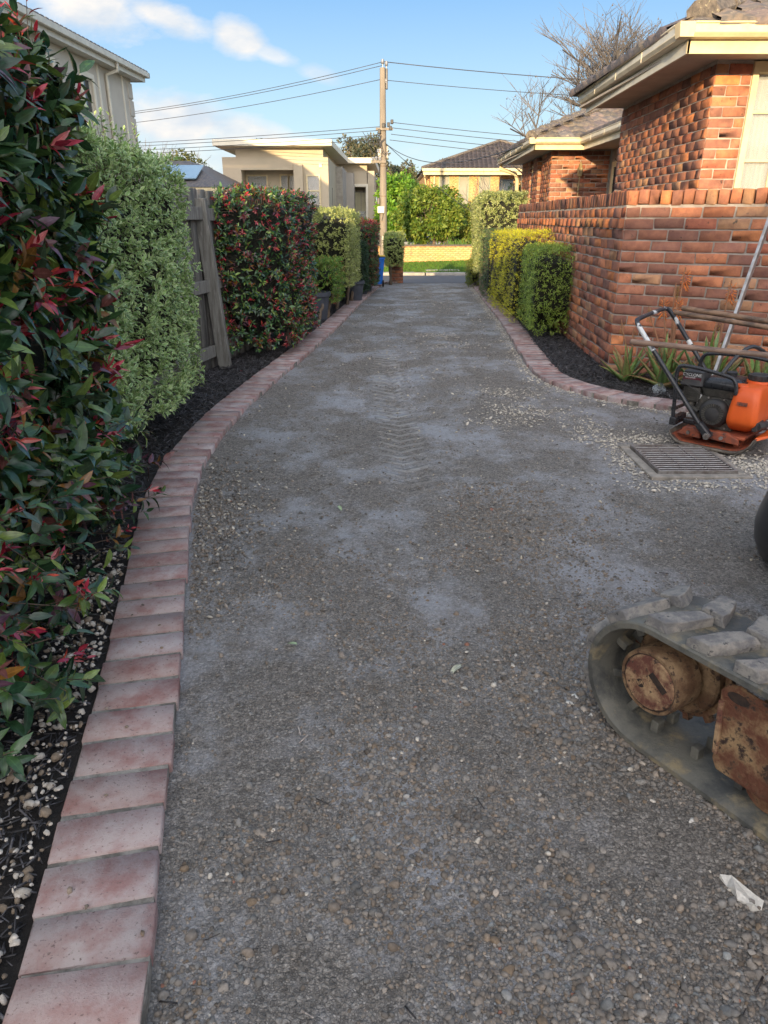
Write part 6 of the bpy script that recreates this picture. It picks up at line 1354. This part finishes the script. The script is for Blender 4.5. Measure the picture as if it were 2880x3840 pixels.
# yellow brick house
YH = thing('yellow_brick_house', (6, 50, -1), 'two storey orange yellow brick house with brown tiled hip roof and three blinded windows', 'house')
yw = [(3.55, 4.22, 1.15, 3.86), (4.83, 5.50, 1.15, 3.86), (6.16, 6.88, 1.15, 3.86)]; yf = 50.6
m = MB(); x = 2.98
for a, b, z0_, z1_ in yw: bx3(m, x, a, yf, 60, -1.1, 4.1); bx3(m, a, b, yf, 60, -1.1, z0_); bx3(m, a, b, yf, 60, z1_, 4.1); x = b
bx3(m, x, 7.45, yf, 60, -1.1, 4.1); bx3(m, 2.7, 2.98, yf + .9, 60, -1.1, 4.1); bx3(m, 7.45, 14, yf + 1.6, 60, -1.1, 4.1); m.build('wall', 'ymortar', YH)
YB = [(np.array([(-.115, 0, -.034), (.115, 0, -.034), (.115, 0, .034), (-.115, 0, .034), (-.115, -.008, -.034), (.115, -.008, -.034), (.115, -.008, .034), (-.115, -.008, .034)]) , np.array([(4, 5, 6), (4, 6, 7), (0, 1, 5), (0, 5, 4), (3, 7, 6), (3, 6, 2), (0, 4, 7), (0, 7, 3), (1, 2, 6), (1, 6, 5)]), None)]
def ybricks(root, x0, x1, y, z0, z1, skip, lab, slope=0, nobj=0):
    P_, tn = [], []; r = np.random.default_rng(int(abs(x0) * 7 + 3)); c = 0; z = z0 + .04
    while z < z1:
        x = x0 + (.12 if c % 2 else 0) + .115
        while x < x1 - .1:
            if not skip(x, z): P_.append((x, y + slope * 0, z)); b = r.uniform(.86, 1.1); tn.append((b, b * r.uniform(.95, 1.02), b * r.uniform(.85, 1.05)))
            x += .24
        z += .086; c += 1
    n = len(P_); o = emit(root, 'brick', YB, 'ybrick', np.zeros(n, int), np.tile(np.eye(3), (n, 1, 1)), np.array(P_), np.array(tn), nobj)
ybricks(YH, 2.98, 7.45, yf - .001, .3, 4.05, lambda x, z: any(a - .16 < x < b + .16 and z0_ - .05 < z < z1_ + .04 for a, b, z0_, z1_ in yw), '')
for a, b, z0_, z1_ in yw:
    w = MB(); f = .08; w.box((a, yf - .02, z0_), (a + f, yf + .1, z1_)).box((b - f, yf - .02, z0_), (b, yf + .1, z1_)).box((a + f, yf - .02, z1_ - f), (b - f, yf + .1, z1_)).box((a + f, yf - .03, z0_), (b - f, yf + .1, z0_ + f)); w = w.build('window', 'greenframe', YH); MB().box((a + f, yf + .05, z0_ + f), (b - f, yf + .07, z1_ - f)).build('blind', 'blind', w)
MB().box((2.5, 49.95, 3.86), (11.5, 50.0, 4.06)).build('fascia', 'cream', YH); MB().box((2.42, 49.82, 4.06), (11.5, 49.95, 4.24)).build('gutter', 'cream', YH, bevel=.02); MB().box((2.5, 50.0, 4.02), (11.5, 60, 4.05)).build('soffit', 'soffit', YH)
MB().tube([(3.25, 50.5, 3.9), (3.25, 50.5, -1)], .06, 8).tube([(2.62, 50.9, 3.95), (2.78, 51.3, 3.2), (2.78, 51.3, -1)], .05, 8).build('downpipe', 'cream', YH, 'flat')
MB().box((7.7, yf + 1.5, 2.9), (8.6, yf + 1.58, 3.7)).build('window', 'dglass', YH)
m = MB(); ax_, ay_, az_ = 8.05, 55.5, 6.25; yr = [(2.42, 49.85, 4.22), (13.6, 49.85, 4.22), (13.6, 61, 4.22), (2.42, 61, 4.22), (ax_, ay_, az_), (ax_ + .1, ay_ + .1, az_)]; m.add(yr, [(0, 1, 4), (0, 4, 3), (1, 2, 4), (2, 3, 4)]); RY = m.build('roof', 'tilebrown', YH, col=True)
tpn, tn = [], []; up = np.array((0, ay_ - 49.85, az_ - 4.22)); D_ = np.linalg.norm(up); up /= D_; nr = np.cross((1, 0, 0), up); s = 0; r = np.random.default_rng(8); 
while s < D_:
    a0 = 2.42 + (ax_ - 2.42) * s / D_; a1 = 13.6 - (13.6 - ax_) * s / D_; k = a0 + .15
    while k < min(a1, 10.5): tpn.append(np.array((k, 49.85, 4.22)) + up * s + nr * .02); b = r.uniform(.75, 1.25); tn.append((b, b, b * .97)); k += .30
    s += .34
TT_ = (np.array([(-.15, 0, .01), (-.05, 0, .055), (.06, 0, .045), (.14, 0, .0), (-.15, .34, 0), (-.05, .34, .03), (.06, .34, .02), (.14, .34, -.01)]), np.array([(0, 1, 5), (0, 5, 4), (1, 2, 6), (1, 6, 5), (2, 3, 7), (2, 7, 6)]), None)
n = len(tpn); Rm = np.tile(np.column_stack([(1, 0, 0), up, nr]), (n, 1, 1)); RY['wloc'] = wloc(YH).tolist(); emit(RY, 'roof_tile', [TT_], 'tilebrown', np.zeros(n, int), Rm, np.array(tpn), np.array(tn), 0)
MB().tube([(2.42, 49.85, 4.26), (ax_, ay_, az_ + .05)], .10, 8).tube([(ax_, ay_, az_ + .05), (13.6, 49.85, 4.26)], .10, 8).build('ridge_cap', 'ridge', RY, 'flat')
# long low yellow wall
YW = thing('yellow_wall', (3, 36, -.87), 'long low yellow brick wall with dark coping across the street', 'wall')
MB().box((-9, 36.0, -1.3), (12, 36.22, .06)).build('mortar_core', 'ymortar', YW); MB().box((-9, 35.95, .06), (12, 36.27, .14)).build('coping', 'copinggrey', YW, bevel=.01)
ybricks(YW, -1.0, 6.0, 35.999, -.95, .05, lambda x, z: False, '')
ybricks(YW, -9.0, -1.05, 35.999, -.95, .05, lambda x, z: False, ''); ybricks(YW, 6.05, 12, 35.999, -.95, .05, lambda x, z: False, '')
MB().box((1.28, 35.985, -.4), (1.30, 35.995, .06)).build('crack', 'copinggrey', YW)
MB().add([(-9, 35.97, -.70), (-9, 35.97, -1.2), (12, 35.97, -1.2), (12, 35.97, -.60), (-9, 36.0, -.70), (12, 36.0, -.60)], [(0, 1, 2, 3), (0, 3, 5, 4)]).build('base_strip', 'copinggrey', YW)
# solar roof house at the left
SH = thing('solar_house', (-8, 32, -.9), 'low house with bluish solar panels on its roof seen over the fence', 'house')
MB().box((-14, 31, -1), (-6.7, 40, 2.15)).build('wall', 'brick', SH, col=True); MB().box((-14.5, 30.4, 2.20), (-6.2, 30.5, 2.42)).box((-6.28, 30.5, 2.20), (-6.2, 40, 2.42)).build('gutter', 'cream', SH)
MB().add([(-14.5, 30.4, 2.42), (-6.2, 30.4, 2.42), (-8.3, 33.6, 3.55), (-14.5, 33.6, 3.55), (-6.2, 40, 2.42), (-8.3, 37, 3.55), (-14.5, 30.4, 2.40), (-6.2, 30.4, 2.40)], [(0, 1, 2, 3), (1, 4, 5, 2), (7, 6, 0, 1)]).build('roof', 'tile', SH, col=True)
up = np.array((0, 3.2, 1.13)); up /= np.linalg.norm(up); nr = np.cross((1, 0, 0), up)
for i in range(4): c = np.array((-7.40 - i * 1.02 - .55, 30.4, 2.42)) + up * 1.55 + nr * .1; MB().obox(c, ((1, 0, 0), up, nr), (.50, .85, .02)).build('solar_panel', 'solar', SH)
MB().box((-8.2, 29.6, -1), (-5.2, 29.7, 2.0)).build('side_fence', 'whitetrim', SH)

# ---------------------------------------------------------------- power pole and wires
py_ = 33.0; pz = float(gz(py_)); PP = thing('power_pole', (0, py_, pz), 'tall grey brown timber power pole standing across the street', 'power pole')
px0 = -.035
MB().tube([(px0 + .01, py_, pz - .1), (px0, py_, 2.2), (px0 - .02, py_, 6.85)], [.165, .15, .115], 12).build('shaft', 'pole', PP, 'flat')
def insul(x, z, h=.18, y_=None): MB().lathe([(.02, -.1), (.02, 0), (.075, .02), (.055, .06), (.075, .08), (.05, h)], (x, y_ or py_, z), n=12).build('insulator', 'steel', PP, 'flat')
insul(px0 - .02, 6.97); insul(px0 + .13, 6.90); insul(px0 + .12, 6.3)
MB().box((px0 + .10, py_ - .06, 6.1), (px0 + .19, py_ + .06, 6.82)).build('transformer_fuse', 'black', PP, bevel=.02)
MB().box((px0 - .30, py_ - .20, 4.62), (px0 + .40, py_ - .14, 4.72)).box((px0 - .5, py_ - .20, 3.42), (px0 + .12, py_ - .12, 3.52)).build('cross_arm', 'pole', PP, bevel=.01)
for x, z in ((.16, 4.75), (.24, 4.62), (.30, 4.85), (-.05, 4.72), (-.22, 4.5)): MB().box((px0 + x, py_ - .24, z), (px0 + x + .12, py_ - .10, z + .16)).build('clamp_box', 'blackplastic', PP, bevel=.02)
for x, z in ((-.42, 3.5), (-.28, 3.52), (-.14, 3.5), (-.2, 3.8)): insul(px0 + x, z, .14, py_ - .16)
MB().box((px0 - .20, py_ - .2, 3.55), (px0 - .08, py_ - .1, 3.95)).box((px0 + .14, py_ - .1, 3.6), (px0 + .20, py_, 4.05)).build('fuse', 'galv', PP)
MB().box((px0 - .24, py_ - .28, 1.50), (px0 + .05, py_ - .15, 1.76)).build('junction_box', 'whitetrim', PP, bevel=.02); MB().box((px0 - .26, py_ - .16, 1.84), (px0 - .14, py_ - .02, 2.10)).build('lamp_sensor', 'black', PP, bevel=.02)
MB().tube([(px0 + .0, py_ - .2, 1.5), (px0 - .02, py_ - .2, 1.35), (px0 - .06, py_ - .19, 1.2)], .012, 6).tube([(px0 - .15, py_ - .12, 3.4), (px0 - .16, py_ - .12, 2.9)], .02, 6).build('conduit', 'black', PP)
MB().lathe([(.168, 0), (.163, .45)], (px0 + .003, py_, .15), n=14, cap=False).build('metal_sleeve', 'galv', PP, 'flat')
for z in (2.15, 1.15, 3.3): MB().lathe([(.153, 0), (.153, .02)], (px0 + .0, py_, z), n=14, cap=False).build('band', 'rust', PP)
rr = random.Random(4)
for i in range(9):
    x0 = px0 + rr.uniform(-.9, -.1); x1 = px0 + rr.uniform(-.1, .25); z0_ = 4.45 + rr.uniform(-.1, .15); z1_ = 3.6 + rr.uniform(0, .9)
    MB().tube([(x0 + (x1 - x0) * t, py_ - .2, z0_ + (z1_ - z0_) * t - .35 * math.sin(PI * t)) for t in np.linspace(0, 1, 9)], .010, 5).build('jumper_cable', 'wire', PP)
def wire(a, b, sag, lab, grp, r=.012, n=24):
    a = np.array(a, float); b = np.array(b, float); P = [tuple(a * (1 - t) + b * t - np.array((0, 0, sag * 4 * t * (1 - t)))) for t in np.linspace(0, 1, n)]
    tag(MB().tube(P, r, 5).build('power_line', 'wire', None, 'all'), lab, 'wire', grp)
WG = 'overhead wires along the street'
wire((px0 - .04, py_, 7.05), (-35, 51, 7.5), 1.25, 'highest wire running left from the pole top', WG); wire((px0 - .04, py_, 6.93), (-35, 50.3, 7.25), 1.2, 'second wire running left from the pole top', WG); wire((px0 - .1, py_, 6.45), (-35, 50, 6.6), 1.05, 'third wire running left from the pole top', WG)
wire((px0 + .02, py_, 7.06), (38, 36, 7.5), .9, 'highest wire running right from the pole top', WG, .016); wire((px0 + .15, py_, 6.42), (38, 36, 7.1), .9, 'second wire running right from the pole top', WG)
for i, (z, w_) in enumerate(((4.75, 'top'), (4.62, 'second'), (4.45, 'third'), (4.30, 'lowest'))):
    wire((px0 - .14, py_ - .2, z), (-35, 50.5 - i * .3, z + .75 - .05 * i), .35, '%s of the four lower wires running left from the pole' % w_, WG)
    wire((px0 + .42 - .05 * i, py_ - .2, z + .15 - .06 * i), (38, 37, z + .6 - .2 * i), 1.0, '%s of the four lower wires running right from the pole' % w_, WG)
wire((px0 + .1, py_ - .1, 4.15), (2.98, 16.0, 2.72), .55, 'service wire sagging from the pole to the near house gutter', 'service wires'); wire((px0 + .1, py_ - .1, 4.15), (5.5, 33.5, .7), .25, 'service wire dropping steeply right to the hedge tops', 'service wires')
for x, z in ((-1.35, 4.52), (-1.32, 4.38)): pass

# ---------------------------------------------------------------- trees
TL = [leafproto(.6, 2, .15, .2, 0, .6, s, 3) for s in range(2)]
def branchy(x, y, z, h, r0, seed, levels=5, spread=.55, kids=3, up=.25, minr=.006, lean=(0, 0), tips=None):
    rr = random.Random(seed); segs = []
    def grow(p, d, L, r_, lv):
        n = 3; P = [p]; q = p; dd = d
        for i in range(n):
            dd = dd + np.array((rr.gauss(0, .10), rr.gauss(0, .10), up * .2)); dd /= np.linalg.norm(dd); q = q + dd * L / n; P.append(q)
        segs.append((P, [r_ * (1 - .35 * i / n) for i in range(n + 1)], lv))
        if lv >= levels:
            if tips is not None: tips.append(q)
            return
        for k in range(kids + (1 if rr.random() < .4 else 0)):
            t = rr.uniform(.45, 1); b = P[int(t * n)]; a = rr.uniform(0, 2 * PI); s = spread * rr.uniform(.6, 1.3); e = np.array((math.cos(a), math.sin(a), 0.2)); nd = dd * (1 - s * .5) + e * s; nd /= np.linalg.norm(nd); grow(b, nd, L * rr.uniform(.6, .82), max(minr, r_ * .58), lv + 1)
    grow(np.array((x, y, z), float), np.array((lean[0], lean[1], 1.)), h * .30, r0, 0); return segs
def tree(name, x, y, h, crown, lab, seed, cols, lsz, nleaf, bark='bark', r0=.12, cz=None, cat='tree', group=None, nclump=60, base=None, clump=.42, mat='treeleaf', gaps=True, trunk_h=None):
    g_ = float(gz(y)) if base is None else base; t = thing(name, (x, y, g_), lab, cat, group); rr = np.random.default_rng(seed)
    cx, cy, czz, rx, ry, rz = crown
    th = (czz - g_) if trunk_h is None else trunk_h
    MB().tube([(x, y, g_ - .1), (x + .1 * rx * .3, y, g_ + th * .5), (cx, cy, czz - rz * .3)], [r0, r0 * .8, r0 * .5], 10).build('trunk', bark, t, 'all')
    d = rr.normal(size=(nclump, 3)); d /= np.linalg.norm(d, axis=1, keepdims=True); rad = rr.uniform(.45, 1.0, nclump) ** .5
    cc = np.array((cx, cy, czz)) + d * rad[:, None] * np.array((rx, ry, rz)) * (1 - clump * .6); cs_ = rr.uniform(.55, 1.2, nclump) * clump
    lm = MB(); b0 = np.array((cx, cy, czz - rz * .5))
    for i in range(0, nclump, max(1, nclump // 22)):
        e = cc[i]; mid = (b0 + e) / 2 + np.array((0, 0, .1 * rz)); lm.tube([b0, mid, e], [r0 * .35, r0 * .2, r0 * .06], 5, cap=False)
    lm.build('limbs', bark, t, 'all')
    ci = rr.integers(0, nclump, nleaf); o = rr.normal(size=(nleaf, 3)); o /= np.linalg.norm(o, axis=1, keepdims=True); ra = rr.uniform(.2, 1, nleaf) ** .5
    P = cc[ci] + o * (ra * cs_[ci])[:, None] * np.array((rx, ry, rz)) * .75
    f = o + rr.normal(0, .5, (nleaf, 3)) + np.array((0, 0, -.1)); nm = o + rr.normal(0, .4, (nleaf, 3)) + np.array((0, 0, .4)); Rm = frames(f, nm) * (lsz * rr.uniform(.6, 1.3, nleaf))[:, None, None]
    cb = rr.integers(0, len(cols), nclump); tn = np.array(cols)[np.where(rr.random(nleaf) < .6, cb[ci], rr.integers(0, len(cols), nleaf))] * rr.uniform(.75, 1.25, (nleaf, 1))
    emit(t, 'crown', TL, mat, rr.integers(0, 2, nleaf), Rm, P, tn, 0, smooth=False, stuff_name='crown'); return t
tree('camellia_tree', 2.55, 39.5, 4, (2.35, 39.5, 1.45, 2.10, 1.8, 1.65), 'broad rounded yellow green tree behind the yellow wall', 201, [(.13, .22, .03), (.22, .30, .04), (.27, .33, .05), (.10, .19, .03), (.20, .27, .045)], .17, 12000, r0=.10, nclump=170, clump=.26, bark='bark')
tree('camellia_tree', 4.35, 41.5, 3, (4.35, 41.5, .95, 1.1, 1.2, 1.25), 'smaller yellow green bush between the round tree and the tall hedge', 202, [(.18, .25, .04), (.28, .30, .05), (.13, .21, .04)], .15, 5000, r0=.06, nclump=60, clump=.3)
tree('liquidambar_tree', .85, 44, 5, (.75, 44, 1.75, 1.45, 1.4, 2.15), 'bright green leafy tree just behind the power pole', 203, [(.14, .32, .03), (.20, .40, .04), (.09, .22, .03), (.26, .42, .05)], .22, 8500, r0=.12, nclump=80, clump=.34)
tree('pine_tree', 3.1, 62, 7, (3.3, 62, 2.6, 2.6, 2, 2.6), 'dull green bushy tree beside the yellow brick house', 204, [(.10, .15, .05), (.15, .19, .07), (.08, .12, .04)], .22, 9000, nclump=80, clump=.3)
GC = [(.10, .12, .07), (.15, .16, .10), (.18, .16, .09), (.08, .10, .06)]
tree('gum_tree', -1.8, 80, 10, (-2.2, 80, 6.0, 3.5, 3, 3.3), 'large sparse grey green gum tree rising behind the second modern house', 205, GC, .30, 9000, r0=.3, nclump=80, clump=.25, bark='palebark', group='gum trees beyond the houses')
tree('gum_tree', -4.8, 82, 8, (-4.6, 82, 5.0, 2.2, 3, 2.2), 'left shoulder of gum foliage above the white roof slab', 206, GC, .30, 4500, r0=.25, nclump=45, clump=.28, bark='palebark', group='gum trees beyond the houses')
tree('gum_tree', 2.0, 85, 8, (1.8, 85, 4.6, 2.6, 3, 2.6), 'brownish gum tree behind the bright green tree', 207, GC, .30, 6500, r0=.25, nclump=55, clump=.3, bark='palebark', group='gum trees beyond the houses')
tree('gum_tree', 7.2, 84, 8, (6.9, 84, 4.9, 2.7, 3, 2.6), 'rounded gum tree left of the brown hip roof', 208, GC, .30, 6500, r0=.25, nclump=55, clump=.28, bark='palebark', group='gum trees beyond the houses')
tree('oak_tree', -13.4, 52, 6, (-13.2, 52, 3.6, 1.9, 1.8, 1.9), 'rounded olive green tree above the solar panels', 209, [(.10, .12, .025), (.14, .14, .03), (.07, .09, .02)], .2, 5500, nclump=70, clump=.3)
tree('palm_tree', -9.3, 62, 7, (-9.3, 62, 6.2, .95, .9, .85), 'small dark tree top just above the flat white roof', 210, [(.03, .06, .025), (.045, .08, .03)], .25, 1200, nclump=20, clump=.35)
tree('garden_shrub', 4.6, 24.5, 2.6, (4.35, 24.5, 1.55, .75, .7, .85), 'green shrub beside the house downpipe', 211, [(.08, .15, .025), (.12, .2, .03), (.05, .1, .02)], .11, 3500, r0=.04, nclump=40, clump=.35, cat='shrub')
tree('garden_shrub', -.2, 38.8, 1, (-.1, 38.8, -.35, .5, .5, .45), 'low dark bush behind the left end of the yellow wall', 212, [(.05, .1, .02), (.09, .13, .03)], .12, 900, r0=.03, nclump=14, cat='shrub')
for i, (x, y) in enumerate(((1.05, 37.4), (3.6, 37.3), (4.1, 37.2))):
    t = thing('strappy_plant', (x, y, float(gz(y))), 'tuft of strappy leaves behind the yellow wall, ' + ('left of the trunk' if i == 0 else 'right of the trunk' if i == 1 else 'farthest right'), 'plant', 'strappy plants behind the yellow wall'); m = MB()
    for k in range(60): a = rnd.uniform(0, 6.28); L_ = rnd.uniform(.9, 1.35); s_ = rnd.uniform(.1, .5); p = (x + rnd.uniform(-.1, .1), y, float(gz(y))); w_ = .02; m.add([(p[0] - w_, p[1], p[2]), (p[0] + w_, p[1], p[2]), (p[0] + math.cos(a) * L_ * s_ * .6 + w_, p[1] + math.sin(a) * .2, p[2] + L_ * .75), (p[0] + math.cos(a) * L_ * s_, p[1] + math.sin(a) * .3, p[2] + L_ * .95)], [(0, 1, 2, 3)])
    o = m.build('leaves', 'grass', t, col=True); o['kind'] = 'stuff'
def bare(x, y, h, r0, seed, lab, name='bare_tree', levels=6, spread=.6, kids=3, minr=.010, base=None, lean=(0, 0), up=.25, group='leafless winter trees', balls=False):
    g_ = float(gz(y)) if base is None else base; t = thing(name, (x, y, g_), lab, 'tree', group); tips = []; segs = branchy(x, y, g_, h, r0, seed, levels, spread, kids, up, minr, lean, tips); tz = np.array(tips); print('TREE', name, x, y, tz.min(0), tz.max(0))
    m = MB(); m2 = MB()
    for P, rs_, lv in segs:
        if lv == 0: m.tube(P, rs_, 10, cap=False)
        elif lv < levels - 1: m2.tube(P, rs_, 4, cap=False)
        else: m2.tube([P[0], P[2], P[3]], [rs_[0], rs_[2], rs_[3]], 3, cap=False)
    m.build('trunk', 'twigbark', t, 'all'); o = m2.build('branches', 'twigbark', t); 
    if balls and tips:
        k = [tips[i] for i in range(0, len(tips), 9)]; n = len(k); emit(t, 'seed_balls', [rock(1, 1, .02)], 'twig', np.zeros(n, int), np.tile(np.eye(3) * .035, (n, 1, 1)), np.array(k) - (0, 0, .08), np.ones((n, 3)), 0)
bare(9.3, 34, 17.0, .22, 31, 'tall leafless plane tree rising behind the brick house roof', levels=6, spread=.75, minr=.0075, balls=True, up=.12)
bare(11.9, 37, 20.5, .2, 35, 'second leafless tree right of the tall one, above the near gutter', levels=6, spread=.7, minr=.0075)
bare(11.3, 60, 15, .14, 32, 'distant leafless tree left of the far roof corner', levels=5, spread=.45, minr=.012)
bare(3.75, 23.5, 6.2, .035, 33, 'small pale leafless sapling beside the downpipe shrub', levels=4, spread=.5, minr=.006)
bare(-15.5, 60, 12.5, .12, 34, 'distant leafless tree above the left hedge', levels=5, spread=.5, minr=.012)

# ---------------------------------------------------------------- parked cars
def car(x, y, ang, mat, lab):
    g_ = float(gz(y)); t = thing('parked_car', (x, y, g_), lab, 'car', 'cars parked across the street'); c, s = math.cos(ang), math.sin(ang)
    T = lambda u, v, z: (x + u * c - v * s, y + u * s + v * c, g_ + z)
    side = [(-2.15, .35), (-2.2, .62), (-2.1, .85), (-1.2, .95), (-.55, 1.38), (.75, 1.42), (1.45, 1.0), (2.05, .92), (2.2, .7), (2.15, .35)]
    MB().loft([[T(u * k, v, z if z < 1 else 1 + (z - 1) * kk) for u, z in side] for v, k, kk in ((-.86, .97, .88), (-.80, 1, 1), (.80, 1, 1), (.86, .97, .88))]).build('body', mat, t, 'flat', bevel=.03)
    for v in (-.845, .845): MB().loft([[T(u, v + (d if v > 0 else -d), z) for u, z in ((-1.0, .98), (-.5, 1.30), (.68, 1.33), (1.22, 1.02))] for d in (0, .02)]).build('side_window', 'dglass', t)
    for u0, u1 in ((-1.22, -.58), (.80, 1.46)): MB().add([T(u0, -.7, .975 if u0 < 0 else 1.40), T(u1, -.66, 1.37 if u0 < 0 else 1.02), T(u1, .66, 1.37 if u0 < 0 else 1.02), T(u0, .7, .975 if u0 < 0 else 1.40)], [(0, 1, 2, 3)]).build('windscreen' if u0 < 0 else 'rear_window', 'dglass', t).location.z += .012
    for u in (-1.35, 1.35):
        for v in (-.80, .80): w = MB().lathe([(.20, -.1), (.31, -.09), (.32, 0), (.31, .09), (.20, .1)], T(u, v, .32), (-s, c, 0), 20).build('wheel', 'tyre', t, 'flat'); MB().lathe([(.2, -.11), (.19, .11)], T(u, v, .32), (-s, c, 0), 14).build('rim', 'steel', w)
    for v in (-.66, .66): MB().obox(T(2.17, v, .72), ((c, s, 0), (-s, c, 0), (0, 0, 1)), (.03, .14, .10)).build('taillight', 'red', t); MB().obox(T(-2.17, v, .68), ((c, s, 0), (-s, c, 0), (0, 0, 1)), (.03, .15, .08)).build('headlight', 'steel', t)
car(.75, 45.0, 1.9, 'carwhite', 'white car parked low between the power pole and the round tree'); car(4.9, 42.5, .25, 'cargrey', 'silver blue car with red taillight parked behind the round tree')
car(1.4, 43.2, .1, 'cargrey', 'grey car half hidden behind the trunk of the round tree')
# small fallen leaves on the ground
for i, (x, y, c, l) in enumerate(((-.28, 1.95, (.35, .45, .25), 'pale green leaf on the gravel near the brick edging, left one'), (.238, 1.839, (.45, .45, .32), 'large curled pale leaf lying in the middle of the driveway'), (-.22, 3.15, (.3, .38, .2), 'green fallen leaf beside the pebbly patch'), (-.60, 5.75, (.5, .35, .2), 'brown fallen leaf by the left edging'), (-1.25, 6.2, (.5, .05, .07), 'pink red leaf fallen on the mulch below the fence post'))):
    V, T, A = leafproto(.4, 5, .2, .5, .1, .6, i, 5); cc = np.ones((len(V), 4)); cc[:, :3] = c; cc[:, 3] = A; me = mesh_tri('fallen_leaf', V * (.055 if i == 1 else .045), T, cc, True); me.materials.append(MT['photinia']); o = put('fallen_leaf', me); o.location = (x, y, .012 if i < 4 else .05); o.rotation_euler = (.05, .1, i * 1.3 + 1); tag(o, l, 'leaf')
# tidy: drop the bookkeeping property
for o in bpy.data.objects:
    if 'wloc' in o: del o['wloc']
